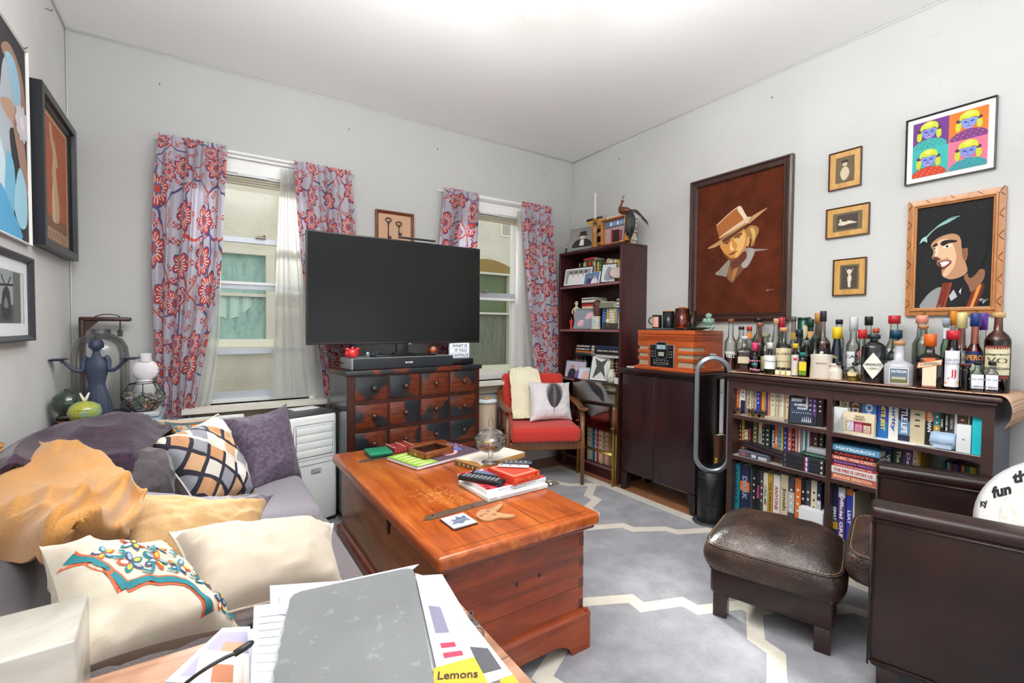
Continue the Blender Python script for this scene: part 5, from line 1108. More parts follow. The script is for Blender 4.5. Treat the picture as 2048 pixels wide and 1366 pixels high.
B(1634, 17, 626, 2.87, 'tall bottle with gold stopper behind the orange lettered bottle', '#cfc2b4', .55, .46, '#c08a40', .20, 1.1)
B(1645, 32, 622, 2.76, 'large round amber bottle with black label and orange letters', '#e0cfc6', .50, .26, '#2a2730', .18, 1.1, '#b03a14', .60, lab=(.10, .44, 170, '#1d1b1e'), txt=(('UPTOWN', .30, .07, '#e8662c', 1.4),))
B(1677, 22, 639, BK, 'clear bottle with black cap behind the yellow capped bottle', CLR, .60, .46, '#1f2736', .09, 1.0)
t_, r_, H_ = B(1673.6, 34, 654, 2.74, 'dark blue glass bottle with yellow capsule and gold seal', '#141c2c', .60, .34, '#e6c21a', .26, 1.15, cone=True)
g = G(); g.cyl(.011, 0, .001, M('#b89a5a', .4), 20, T(-.004, -r_*.72, H_*.43) @ RX(68)); g.build('seal', t_)
B(1706, 29, 634, 2.80, 'white rum bottle with silver cap and red bat roundel', CLR, .60, .38, '#c4c8cc', .26, 1.1, lab=[(.06, .44, 120, '#eceef0')], txt=(('CARI', .36, .05, '#22262e', 1.1), ('Superior', .18, .05, '#2b3c5c', 1.2)))
B(1724, 30, 659, 2.72, 'clear rum bottle with red cap between the white rum and the black gin', CLR, .56, .38, '#c92a30', .20, 1.1, '#a8643a', .40, lab=[(.05, .32, 120, '#e6e8ee')], txt=(('O', .53, .16, '#c05a62', .6), ('RUM', .42, .05, '#3a2c28', .9)))
B(1736, 24, 633, BK, 'tall clear bottle with black lettered cap behind the black gin bottle', CLR, .60, .44, '#1b1b1f', .16, 1.1)
t_, r_, H_ = B(1747, 50, 669, 2.665, 'black apothecary style gin bottle with cream diamond label', '#0d1016', .80, .24, '#24262c', .10, 1.5)
g = G(); R0 = r_
def dm(u, v):
    x = (u-.5)*2; y = (v-.5)*2; a, b = (x+y)/2, (y-x)/2; return ((R0+.0008)*math.sin(a*.95), -(R0+.0008)*math.cos(a*.95), H_*.36+b*H_*.27)
g.grid(dm, 9, 9, M('#e6e1d4', .6)); wrap_text(g, "HENDRICK'S", R0, H_*.385, H_*.055, M('#22242a', .6), w=R0*1.35); wrap_text(g, '• GIN •', R0, H_*.305, H_*.04, M('#22242a', .6), w=R0*.9); g.build('label', t_)
B(1751, 20, 656, 2.80, 'pale bottle with coral red cap beside the black gin bottle', '#d8e2dc', .60, .42, '#c5584a', .10, 1.1)
B(1787, 34, 631, BK, 'clear wide bottle with red swing top at the back of the bar', CLR, .50, .42, '#b82a30', .14, 1.2, lab=(.36, .50, 90, '#eef0ee'), txt=(('AMUS', .44, .04, '#3a4a52', 1.0),))
B(1791, 36, 660, 2.75, 'tequila bottle with black and blue cap behind the round cork bottle', '#c8d0ca', .52, .38, '#123c58', .18, 1.3, '#a8b0a0', .3, lab=(.10, .42, 120, '#c9d2cc'), txt=(('CABO', .30, .08, '#23282c', 1.2),))
t_, r_, H_ = B(1799, 62, 682, 2.665, 'squat silver tequila bottle with round cork and framed label', '#b5b4ba', .40, .26, '#c08a5a', .10, 1.0, '#70757c', .28, 3)
g = G(T(0, 0, H_*.93)); g.lathe([(0, -.02), (.012, -.016), (.0145, 0), (.0125, .010), (.007, .015), (0, .016)], M('#c58a58', .6), 20); g.cyl(.007, .0145, .0162, M('#b9bcd8', .5), 16); g.build('cork', t_)
g = G(); g.box((-r_*.62, -r_-.0014, H_*.05), (r_*.62, -r_-.0006, H_*.40), M('#dfe2dc', .4)); g.box((-r_*.57, -r_-.0020, H_*.065), (r_*.57, -r_-.0013, H_*.385), M('#5c6f80', .5)); g.box((-r_*.57, -r_-.0024, H_*.065), (r_*.57, -r_-.0019, H_*.14), M('#6c6a3c', .5)); g.box((-r_*.45, -r_-.0024, H_*.15), (r_*.45, -r_-.0019, H_*.20), M('#b9b59a', .5)); wrap_text(g, 'PATRON', r_, H_*.32, H_*.06, M('#f2f2f0', .5), w=r_*.95, flat=True, lift=.0026); g.build('label', t_)
B(1842, 38, 631, BK, 'tall faceted glass bottle with pink cap at the back', '#e8ece8', .56, .40, '#e0917c', .13, 1.15)
t_, r_, H_ = B(1846, 34, 650, 2.78, 'faceted bottle with round wooden ball stopper', '#dde2dc', .62, .36, '#c88a5a', .05, 1.1)
g = G(T(0, 0, H_-.012) @ S(1, 1, .6)); g.lathe([(0, -.018), (.012, -.014), (.016, 0), (.012, .014), (0, .018)], M('#c98d58', .5), 18); g.build('ball_stopper', t_)
B(1860, 58, 668, 2.665, 'square amber orange liqueur bottle with orange cap', '#7a3c2c', .60, .26, '#e2661c', .26, 1.15, '#3a1410', .7, 5, [(.02, .46, 62, '#e8d3b4'), (.02, .05, 62, '#cf3a34'), (.50, .56, 50, '#e2662c')])
g = G(T(0, 0, 0)); r2 = spot(1860, 2.665, 58)[1]/2; H2 = at(1860, 668, x=2.665).z-BT; tt = T(0, 0, 0)
ti = .10; g.add([(-r2*.86, -r2-.0022, H2*.36), (r2*.80, -r2-.0022, H2*.44), (r2*.86, -r2-.0022, H2*.54), (-r2*.80, -r2-.0022, H2*.47)], [(0, 1, 2, 3)], M('#d8663a', .5)); g.add([(-r2*.80, -r2-.0026, H2*.375), (r2*.75, -r2-.0026, H2*.45), (r2*.80, -r2-.0026, H2*.53), (-r2*.75, -r2-.0026, H2*.46)], [(0, 1, 2, 3)], M('#e6d2b2', .5)); wrap_text(g, 'COINTREAU', r2, H2*.455, H2*.06, M('#5a1f16', .5), w=r2*1.35, flat=True, lift=.003, tilt=ti)
g.build('sash_label', bpy.data.objects[[o.name for o in bpy.data.objects if o.get('label', '').startswith('square amber orange')][0]])
B(1891, 22, 637, BK, 'green bottle with silver grey cap at the back right', '#8fb08c', .55, .44, '#a8abc0', .12, 1.1, lab=(.70, .86, 60, '#cfd2e0'))
B(1905, 20, 622, 2.86, 'bottle with orange and gold cap at the back right', '#e2ded6', .55, .46, '#e08a24', .22, 1.1)
B(1922, 36, 625, 2.76, 'tall red aperitif bottle with cream cap and navy banner', '#d8aaa4', .50, .36, '#dcc88a', .24, 1.15, '#7a1018', .66, lab=[(.10, .50, 120, '#c8d6cc'), (.36, .50, 120, '#1f3350')], txt=(('CAMPARI', .43, .07, '#f2efe6', 1.4),))
B(1949, 36, 626, 2.74, 'orange aperitif bottle with blue cap beside the red aperitif', '#e8b09a', .50, .36, '#23397a', .20, 1.15, '#c4301a', .72, lab=[(.08, .34, 120, '#b8c8a8'), (.34, .50, 130, '#1f2f60')], txt=(('APEROL', .42, .07, '#f0a030', 1.4),))
B(1965, 24, 626, BK, 'clear bottle with purple cap behind the whisky at the right', CLR, .52, .46, '#5a2a8c', .26, 1.15, lab=(.08, .4, 120, '#2a3048'))
B(1995, 56, 625, 2.72, 'large dark amber whisky bottle with beige label, rightmost', '#8a4a2c', .60, .26, '#c2a06c', .07, 1.35, '#3a120a', .70, lab=[(.22, .56, 120, '#d3c9a6'), (.54, .585, 110, '#7a2a22'), (.17, .21, 110, '#7a2a22')], txt=(("Seagram's", .475, .035, '#2c241c', 1.15), ('VO', .40, .075, '#5a5440', .8), ('CANADIAN', .30, .03, '#2c241c', 1.0)))
B(1905, 35, 661, 2.665, 'dark red syrup bottle with red cap and white label at the front', '#3a1014', .62, .46, '#c2202c', .17, 1.15, '#4a0c12', .75, lab=(.05, .66, 110, '#e4e2e6'), txt=(('GREN', .50, .045, '#8a90a4', 1.0), ('ADINE', .44, .045, '#8a90a4', 1.0), ('J', .26, .16, '#c42430', .5), ('~', .12, .06, '#e0a030', .9)))
B(1932, 20, 728, F, 'small jar of dark red syrup in front of the red aperitif', '#3a1014', .86, .86, '#5a1218', .06, 1.0, '#3f0a10', .8, kind='jar')
for px, lb in ((1957, 'small clear bottle with black cap and white label, left of the pair'), (1986, 'small clear bottle with black cap and white label, right of the pair')):
    B(px, 27, 723, F, lb, '#dfe0e6', .60, .28, '#1c1a1e', .12, 1.1, lab=(.12, .58, 120, '#dcdce6'), txt=(('B·BRIO', .18, .07, '#3c3e4a', 1.1), ('----- -----', .42, .03, '#8a8c98', 1.3)), k=3, group='two small clear bottles at the bar edge')
# crock, jars, atomiser
def turned(name, label, cat, px, w, X, top, prof, m, parts=(), z0=BT):
    p, d = spot(px, X, w); t = thing(name, label, cat, (p.x, p.y, z0), facing(p)); r = d/2; H = at(px, top, x=X).z-z0
    g = G(); g.lathe([(a*r, b*H) for a, b in prof], m, 32); g.build('body', t); return t, r, H
CER = NT('ceramic').base(lin('#d8cfc2'), .35).m
t_, r_, H_ = turned('ceramic_crock', 'cream ribbed ceramic crock with small lid knob', 'crock', 1643.5, 48, 2.665, 711, [(0, 0), (.97, 0), (1, .03), (.97, .2), (.985, .22), (.95, .4), (.965, .42), (.93, .6), (.945, .62), (.91, .8), (.93, .86), (.96, .93), (.96, 1)], CER)
g = G(); g.lathe([(0, H_+.002), (r_*.95, H_-.001), (r_*.97, H_+.004), (r_*.4, H_+.008), (0, H_+.008)], CER, 30); g.lathe([(.004, H_+.006), (.010, H_+.016), (.006, H_+.021), (0, H_+.022)], CER, 12); g.build('lid', t_)
g = G(); wrap_text(g, 'BISLEED', r_*.945, H_*.68, .006, M('#9a4a48', .6), w=r_*.9, lift=.002); g.build('lettering', t_)
t_, r_, H_ = turned('ceramic_jar', 'small cream ceramic jar beside the crock', 'jar', 1672, 29, 2.66, 727, [(0, 0), (.97, 0), (1, .05), (1, .5), (.95, .62), (.78, .72), (.76, .85), (.9, .9), (.92, 1), (.0, 1.0)], CER)
p, d = spot(1705, 2.665, 33); t_ = thing('perfume_atomiser', 'round glass atomiser with yellow liquid and two black bulbs', 'perfume atomiser', (p.x, p.y, BT), facing(p)); r_ = d/2
g = G(); g.lathe([(0, 0), (r_*.6, .001), (r_*.95, r_*.6), (r_, r_), (r_*.9, r_*1.5), (r_*.35, r_*1.9), (r_*.25, r_*2.2), (0, r_*2.25)], glass('#eef0e0', '#8a8f70'), 26); g.build('glass_body', t_)
g = G(); g.lathe([(0, .003), (r_*.55, .004), (r_*.88, r_*.6), (r_*.93, r_*.95), (0, r_*.95)], glass('#e0d040', '#c0a820', .05), 24); g.build('liquid', t_)
g = G(); wrap_label(g, r_, r_*.8, r_*1.35, 60, M('#d8c890', .6)); g.build('label', t_)
for dx in (-.052, .012):
    g = G(T(dx, -.005, r_*2.55) @ S(1, 1, .75)); g.lathe([(0, -.014), (.010, -.011), (.0145, 0), (.010, .011), (0, .014)], M('#24262c', .5), 16); g.tube([(0, 0, 0), (-dx*.9, 0, -.006)], .002, M('#8a8c90', .3, .8), 6); g.build('rubber_bulb', t_)
for px in (1556, 1567, 1578):
    p, d = spot(px, F, 10); t_ = thing('spice_jar', 'tiny square jar with black lid and pale label at the bar edge', 'jar', (p.x, p.y, BT), facing(p), 'three tiny black lidded jars'); H_ = .042
    g = G(); g.rbox((-d/2, -d/2, 0), (d/2, d/2, H_*.66), M('#cfc49a', .3), .002, 2); g.box((-d/2+.001, -d/2-.0005, .004), (d/2-.001, -d/2, .022), M('#e4dab4', .6)); g.build('glass_body', t_)
    G().cyl(d/2*.95, H_*.66, H_, M('#1c1d22', .4), 18, bev=.001).build('lid', t_)
# ------------------------------------------------------------------ books
PAG = M('#ddd2bb', .85)
CN = {'orange': '#d9722c', 'white': '#dedbd6', 'cream': '#d6cbae', 'red': '#b9282c', 'crimson': '#8f1f3c', 'blue': '#2a3fa0', 'navy': '#1c2546', 'black': '#17161a', 'brown': '#5a3a2a', 'purple': '#5a3a7a', 'grey': '#8c8c92', 'yellow': '#d9b02c',
      'tan': '#b99868', 'teal': '#1f7f8a', 'green': '#2c5a3c', 'pink': '#d4788a', 'lightblue': '#5f9ac0', 'maroon': '#5a1e24', 'salmon': '#c9675a', 'beige': '#c9bb9a', 'olive': '#6a6038', 'darkgrey': '#3c3e46', 'darkgreen': '#1d3a2c', 'silver': '#b4b6ba', 'skyblue': '#3f78c0', 'gold': '#b8902c'}
NAMES = {'lightblue': 'light blue', 'darkgrey': 'dark grey', 'darkgreen': 'dark green', 'skyblue': 'sky blue'}
ORD = 'first second third fourth fifth sixth seventh eighth ninth tenth eleventh twelfth thirteenth fourteenth fifteenth sixteenth seventeenth eighteenth nineteenth twentieth twenty-first twenty-second twenty-third twenty-fourth twenty-fifth twenty-sixth twenty-seventh twenty-eighth twenty-ninth thirtieth'.split()
TC = {'white': '#a8342c', 'cream': '#5a4632', 'yellow': '#2a2a3c', 'beige': '#5a4632', 'tan': '#3c2c1c', 'silver': '#2c2c34', 'lightblue': '#1c2c4c', 'pink': '#4c1c2c'}
def book(name_lb, y0, y1, z0, h, X, d, col, txt=None, tc=None, group=None, lean=0, band=None, face=-1, cover2=None):
    """upright book: spine towards -x, thickness along y"""
    m = M(CN.get(col, col), .45); w = abs(y1-y0); g = G(); c = .0016
    g.box((0, -w/2, 0), (.0018, w/2, h), m); g.box((0.0005, -w/2, 0), (d, -w/2+c, h), m); g.box((0.0005, w/2-c, 0), (d, w/2, h), m)
    g.box((.0018, -w/2+c, .002), (d-.003, w/2-c, h-.003), PAG)
    MX = Matrix(((0, 0, -1, -.0006), (-1, 0, 0, 0), (0, 1, 0, 0), (0, 0, 0, 1)))
    if band: g.box((-.0004, -w/2-.0002, h*band[0]), (.001, w/2+.0002, h*band[1]), M(CN.get(band[2], band[2]), .5))
    tcol = tc or TC.get(col, '#e6e0d2')
    if txt: g.text(txt, M(tcol, .6), MX @ T(0, h*.55, .0006) @ RZ(-90), w=min(h*.72, w*.75*len(txt)*.85), h=w*.52, bold=.03, fit=True)
    elif w > .012: g.text(('lorem', 'ipsum')[int(h*1e5) % 2].upper() if False else '||||', M(tcol, .6), MX @ T(0, h*.6, .0004) @ RZ(-90), w=h*.42, h=w*.35, fit=True)
    o = g.build('book', loc=(X, (y0+y1)/2, z0), label=name_lb, cat='book', group=group)
    if lean: o.rotation_euler.x = math.radians(lean)
    return o
def row(spec, X, z0, where, o, k, d=.15, ymin=None, ymax=None, hmax=None, side='left'):
    """spec items: (x0, x1, top, colour, text?, textcolour?, band?) in zoomed pixels with origin o and scale k"""
    cnt = 0; last = None
    for it in spec:
        a, b, tp, col = it[:4]; txt = it[4] if len(it) > 4 else None; tc = it[5] if len(it) > 5 else None; bd = it[6] if len(it) > 6 else None
        xa, xb = o[0]+a/k, o[0]+b/k; ya, yb = at(xa, 720, x=X).y, at(xb, 720, x=X).y; top = at((xa+xb)/2, o[1]+tp/k, x=X).z
        if ymax: ya = min(ya, ymax-.001)
        if ymin: yb = max(yb, ymin+.001)
        if last is not None: ya = min(ya, last-.0004)
        if ya-yb < .004: yb = ya-.004
        last = yb; h = top-z0
        if hmax: h = min(h, hmax)
        cn = NAMES.get(col, col); extra = (' with %s band' % NAMES.get(bd[2], bd[2])) if bd and bd[2] in CN else ''
        book('%s %s%s, %s from %s on %s' % (cn, 'book' if (ya-yb) > .018 or extra else 'thin book', extra, ORD[cnt], side, where), yb+.0004, ya, z0+.0008, h, X+random.uniform(0, .012), d+random.uniform(-.02, .01), col, txt, tc, None, 0, bd)
        cnt += 1
k3, o3 = 6.21, (1440, 740)
row([(215, 243, 118, 'orange'), (245, 266, 140, 'white', None, None, (.75, .95, 'red')), (268, 322, 112, 'white', None, '#22262c', (.02, .42, 'navy')), (323, 339, 108, 'crimson'), (341, 398, 122, 'cream', 'CHATEAU', None, (.9, 1, 'red')), (401, 459, 132, 'beige', 'AMERICANA'), (461, 511, 140, 'blue'), (513, 524, 145, 'red'), (526, 549, 152, 'yellow', None, None, (.8, .98, 'black')), (551, 574, 176, 'tan'), (576, 596, 182, 'purple'), (598, 620, 178, 'orange'), (622, 638, 182, 'grey'),
     (640, 699, 148, 'cream'), (701, 734, 155, 'beige'), (736, 769, 152, 'cream'), (771, 799, 160, 'white', None, '#55504a'), (801, 827, 162, 'tan'), (829, 869, 160, 'cream'), (871, 911, 166, 'white', None, '#55504a'), (917, 959, 172, 'darkgreen', None, None, (.0, .5, 'lightblue')), (961, 999, 172, 'orange'), (1001, 1025, 176, 'yellow'), (1028, 1074, 178, 'navy'), (1076, 1100, 180, 'cream'), (1103, 1158, 190, 'navy', None, None, (.5, .9, 'purple')), (1162, 1210, 200, 'purple'), (1215, 1288, 192, 'brown', None, None, (0, .6, 'black'))],
    2.665, .69-.006, 'low bookcase upper left shelf', o3, k3, .16, ymin=1.078, hmax=.198)
row([(207, 254, 612, 'black', 'DRAMA', '#5ad08a'), (257, 290, 618, 'maroon'), (292, 320, 620, 'gold'), (323, 364, 628, 'cream', None, None, (.72, 1, 'black')), (366, 414, 628, 'black', 'SINGER', '#d0383a'), (417, 476, 642, 'olive'), (479, 494, 645, 'black'), (497, 539, 650, 'beige', 'GREEN', '#2c6a3c'), (541, 578, 662, 'red', None, None, (.4, .9, 'navy')), (582, 640, 662, 'darkgreen'), (646, 700, 668, 'navy', 'MIDLIFE'), (702, 740, 672, 'orange', 'FILM', '#ffffff'), (743, 784, 678, 'lightblue'), (787, 807, 684, 'yellow'), (810, 850, 692, 'blue'), (852, 864, 695, 'black'), (867, 914, 702, 'salmon'), (917, 954, 712, 'maroon'),
     (957, 992, 722, 'salmon', 'OUTSIDER'), (995, 1018, 726, 'white'), (1020, 1044, 728, 'grey'), (1046, 1072, 730, 'white'), (1076, 1104, 738, 'teal'), (1107, 1129, 745, 'white', None, '#3c6a6a'), (1132, 1150, 745, 'crimson'), (1153, 1181, 750, 'navy'), (1185, 1240, 752, 'brown'), (1246, 1298, 762, 'darkgrey')],
    2.70, .448-.006, 'low bookcase middle left shelf', o3, k3, .15, ymin=1.078, hmax=.215)
k5, o5 = 6.4, (1440, 900)
row([(116, 180, 205, 'purple'), (185, 284, 180, 'teal', 'AQUARIUS', '#123a48'), (288, 405, 215, 'navy', 'DARK', '#8a9ab8', (.48, .68, 'orange')), (410, 436, 235, 'darkgrey'), (440, 488, 240, 'black'), (491, 544, 262, 'black', 'FOSSE', '#f0449c'), (548, 588, 280, 'darkgrey'), (592, 650, 305, 'cream', 'CALL ME'), (655, 711, 325, 'gold', 'THE DARLING', '#3a2a10'), (714, 800, 335, 'white', 'ANYONE', '#a83038'), (806, 905, 335, 'beige', 'Jonah'), (910, 988, 385, 'darkgrey', None, None, (.35, .75, 'silver')), (992, 1070, 382, 'orange'), (1076, 1130, 402, 'black'), (1133, 1196, 405, 'darkgrey'), (1200, 1280, 408, 'cream'), (1285, 1340, 440, 'navy', None, None, (.2, .7, 'silver'))],
    2.67, .09-.006, 'low bookcase bottom left shelf', o5, k5, .17, ymin=1.078, ymax=1.575 if False else None, hmax=.325)
k4, o4 = 5.12, (1640, 740)
row([(205, 303, 170, 'beige', 'PLATH DIARIES', '#4a3c2c'), (307, 438, 185, 'brown', '2X DAYS', '#cfd4dc', (.02, .28, 'navy')), (442, 590, 198, 'skyblue', 'BOOK', '#dfe4ee', (.0, .5, 'maroon')), (600, 710, 215, 'blue', 'FINITE JEST', '#f0dc2c', (.0, .4, '#1f6ab0')), (713, 815, 228, 'white', 'Purity', '#2a4a8c'), (818, 940, 236, 'navy', 'LITTLE LIFE', '#e8ecf2', (.15, .48, '#5a7fa0')), (943, 1095, 250, 'beige', None, '#4c3a34'), (1100, 1178, 265, 'black', 'NATHAN', '#e0e0e0', (.55, .75, 'orange')), (1181, 1250, 270, 'teal', None, None, (.35, .48, 'gold')), (1253, 1290, 275, 'black', 'WOMEN'), (1293, 1336, 275, 'black', 'MAKES ME'), (1340, 1393, 288, 'darkgrey', 'NEON', '#c8c4b0'), (1396, 1425, 295, 'white', None, '#b82a30'), (1430, 1528, 298, 'brown', None, '#d8b890'), (1531, 1552, 302, 'cream')],
    2.665, .685-.006, 'low bookcase upper right shelf', o4, k4, .15, ymin=.50, hmax=.20)
row([(640, 690, 640, 'brown'), (694, 768, 640, 'navy', 'VERSE'), (772, 876, 640, 'darkgreen', 'The Way'), (880, 979, 640, 'purple', 'Design'), (983, 1036, 640, 'beige'), (1040, 1062, 640, 'gold')],
    2.72, .452-.006, 'low bookcase middle right shelf', o4, k4, .15, hmax=.195)
row([(1290, 1325, 845, 'green'), (1328, 1362, 850, 'lightblue'), (1365, 1384, 850, 'red'), (1386, 1412, 852, 'green'), (1415, 1450, 858, 'purple'), (1452, 1486, 858, 'navy'), (1489, 1520, 862, 'orange'), (1523, 1572, 868, 'teal'), (1575, 1640, 875, 'yellow')],
    2.78, .452-.006, 'low bookcase shelf behind the round tins', o4, k4, .12, hmax=.15)
row([(1480, 1562, 445, 'navy', 'GMAT', '#f0f0f4', (.3, .42, 'gold')), (1566, 1656, 455, 'purple', 'Official GRE', '#f0f0f4', (.84, 1, 'silver')), (1660, 1742, 470, 'blue', 'LSAT', '#f4f4f8', (.9, 1, 'orange')), (1744, 1766, 560, 'cream')],
    2.66, .09-.006, 'low bookcase bottom right shelf', o5, k5, .19, hmax=.315)
def flat_book(label, x0, x1, y0, y1, z0, z1, col, txt=None, tc=None, th=None, cat='book', name='book', rz=0, side='x', parent=None, tw=.8):
    """book lying flat; spine on the -x side (side 'x') or -y side ('y')"""
    g = G(); m = M(CN.get(col, col), .45); h = z1-z0; cx, cy = (x0+x1)/2, (y0+y1)/2; a, b = (x1-x0)/2, (y1-y0)/2; c = .0016
    g.box((-a, -b, 0), (a, b, c), m); g.box((-a, -b, h-c), (a, b, h), m)
    if side == 'x': g.box((-a-.0003, -b, 0.0002), (-a+c, b, h-.0002), m); g.box((-a+c, -b+.003, c), (a-.003, b-.003, h-c), PAG); MX = Matrix(((0, 0, -1, -a-.0008), (-1, 0, 0, 0), (0, 1, 0, h/2), (0, 0, 0, 1))); L = b*2
    else: g.box((-a, -b-.0003, .0002), (a, -b+c, h-.0002), m); g.box((-a+.003, -b+c, c), (a-.003, b-.003, h-c), PAG); MX = Matrix(((1, 0, 0, 0), (0, 0, -1, -b-.0008), (0, 1, 0, h/2), (0, 0, 0, 1))); L = a*2
    if txt: g.text(txt, M(tc or TC.get(col, '#e6e0d2'), .6), MX, w=L*tw, h=(th or h*.5), bold=.03, fit=True)
    return g.build(name, loc=(cx, cy, z0), rz=rz, label=label, cat=cat)
# stack of flat books left of the armchair in the lower bookcase
y1_, y0_ = at(1657, 900, x=2.635).y-.004, at(1657, 900, x=2.635).y-.215
zz = .452-.006+.001
for col, txt, tc, h, xo, lb in (('salmon', 'SINGULAR SENSATION', '#f0d8a8', .030, 0, 'salmon book at the bottom of the flat stack'), ('white', 'THE FIRE IS UPON US', '#c03038', .032, -.003, 'thick white book with red spine letters in the flat stack'), ('red', 'Confessions of an Advertising Man', '#f0ece4', .013, .004, 'thin red book in the middle of the flat stack'), ('darkgrey', 'RANDOM MEMO', '#b85ac8', .019, .003, 'dark teal book with violet spine letters in the flat stack'),
                                ('salmon', 'ALEX  THE LAST', '#f0e0c8', .021, 0, 'pale and salmon book under the black book in the flat stack'), ('black', 'FAGGOTS', '#d8382c', .022, -.002, 'black book with red spine letters in the flat stack'), ('lightblue', 'MATRIARCH', '#e8eef0', .027, .006, 'light blue hardback on top of the flat stack')):
    flat_book(lb+' on the low bookcase', 2.632+xo, 2.632+xo+.15, y0_+.01*random.random(), y1_-.008*random.random(), zz, zz+h, col, txt, tc); zz += h+.0008
flat_book('black paperback with white spine lettering lying flat behind the leather armchair', 2.635, 2.79, .515, .735, .447, .475, 'black', 'The Fran Lebowitz Reader', '#f0ece4', .016)
flat_book('small tan book lying on the black paperback', 2.66, 2.74, .53, .60, .4756, .485, 'tan')
g = G()
for k in range(5): g.lathe([(0, 0), (.055, 0), (.06, .004), (.06, .008), (0, .008)], M('#d6d4d0' if k % 2 else '#a8a8a8', .5), 28, T(.001*k, .001*(k % 2), .009*k))
g.build('disc_stack', loc=(2.73, .68, .4765), label='stack of pale round tins on the black paperback', cat='tins')
# ------------------------------------------------------------------ objects among the books of the low bookcase
def bx(name, label, cat, x0, x1, y0, y1, z0, z1, m, r=.002, extra=None, rz=0):
    cx, cy = (x0+x1)/2, (y0+y1)/2; a, b = (x1-x0)/2, (y1-y0)/2; g = G(); g.rbox((-a, -b, 0), (a, b, z1-z0), M(m, .5) if isinstance(m, str) else m, r)
    if extra: extra(g, a, b, z1-z0)
    return g.build(name, loc=(cx, cy, z0), rz=rz, label=label, cat=cat)
def sideM(a, y, z, e=.0008): return Matrix(((0, 0, -1, -a-e), (-1, 0, 0, y), (0, 1, 0, z), (0, 0, 0, 1)))
Z1, Z2, Z3 = .6845, .4425, .0845
RZ1, RZ2 = .6795, .4465
def quilt(g, a, b, h):
    for k in range(-6, 7):
        for s in (-1, 1):
            p = [(-a-.0006, y, z) for y, z in ((-b+(k+6)*b/6, .004), (-b+(k+6)*b/6+s*h*.55, h-.004))]
            p = [(x, max(-b+.002, min(b-.002, y)), z) for x, y, z in p]; g.tube(p, .0009, M('#c8c8c6', .5), 4)
bx('embossed_box', 'white quilted gift box on the upper right shelf of the low bookcase', 'box', 2.64, 2.70, at(1696, 800, x=2.64).y, at(1662, 800, x=2.64).y, RZ1+.001, RZ1+.125, '#dfe0de', .002, quilt)
def wild(g, a, b, h):
    g.text('WILD', M('#5a3a3a'), sideM(a, -.004, h*.84), None, .011, .02); g.text('HEART', M('#5a3a3a'), sideM(a, -.004, h*.72), None, .011, .02)
    g.box((-a-.0008, -b*.82, h*.16), (-a, b*.78, h*.62), M('#8a2a4a', .4))
    for k, c in enumerate(('#d8d4dc', '#d890a4', '#d8bfa4')):
        y = b*.74-k*b*.54; g.box((-a-.003, y-b*.44, h*.18), (-a-.0008, y, h*.50), M(c, .4)); g.box((-a-.003, y-b*.44, h*.50), (-a-.0008, y, h*.60), M(('#c8c4d0', '#b0305c', '#7a2a18')[k], .4))
        for j in range(4): g.box((-a-.0036, y-b*.12-j*b*.07, h*(.24+.06*(j % 3))), (-a-.003, y-b*.09-j*b*.07, h*(.30+.06*(j % 3))), M('#3a2a34'))
    for k in range(12): g.box((-a-.0006, b*.9-.003*(k % 3), h*.1+k*.006), (-a, b*.9-.003*(k % 3)+.004, h*.1+k*.006+.004), M('#8a8a4a'))
bx('gift_set', 'cream gift set box with three small bottles in its window', 'box', 2.63, 2.655, at(1750, 800, x=2.63).y, at(1688, 800, x=2.63).y, RZ1+.001, RZ1+.110, '#e0d2b0', .001, wild)
g = G(); L = at(1863, 800, x=2.65).y-at(1914, 800, x=2.65).y
g.lathe([(0, -L/2), (.030, -L/2), (.035, -L/2+.006), (.035, L/2-.006), (.030, L/2), (0, L/2)], M('#a9c0dc', .35), 32, T(0, 0, .036) @ RX(90)); g.rbox((-.03, -L/2+.01, 0), (.03, L/2-.01, .03), M('#b9cbe2', .4), .006); g.box((-.0365, -.045, .03), (-.034, -.015, .033), M('#8fa6c8')); g.box((-.0365, .012, .03), (-.034, .042, .033), M('#8fa6c8'))
g.build('speaker_cylinder', loc=(2.67, (at(1863, 800, x=2.65).y+at(1914, 800, x=2.65).y)/2, RZ1+.001), label='pale blue cylinder case lying beside the white box', cat='case')
bx('white_box', 'tall white box between the blue case and the turquoise box', 'box', 2.64, 2.70, .545, .590, RZ1+.001, RZ1+.118, '#e4e6e6', .002, lambda g, a, b, h: g.box((-a-.0008, -.004, h*.45), (-a, .004, h*.5), M('#8a8c90')))
bx('turquoise_box', 'tall bright turquoise box at the right end of the upper right shelf', 'box', 2.64, 2.72, .500, .542, RZ1+.001, RZ1+.205, '#17c3cf', .001)
g = G(); g.box((-.05, -.14, 0), (.05, .10, .0012), M('#dfe3ea', .8)); g.box((-.055, -.20, .0013), (.04, -.02, .0022), M('#e8e6e0', .8), RZ(6)); g.build('loose_papers', loc=(2.672, .86, RZ1+.0005), label='loose papers on the upper right shelf edge', cat='papers')
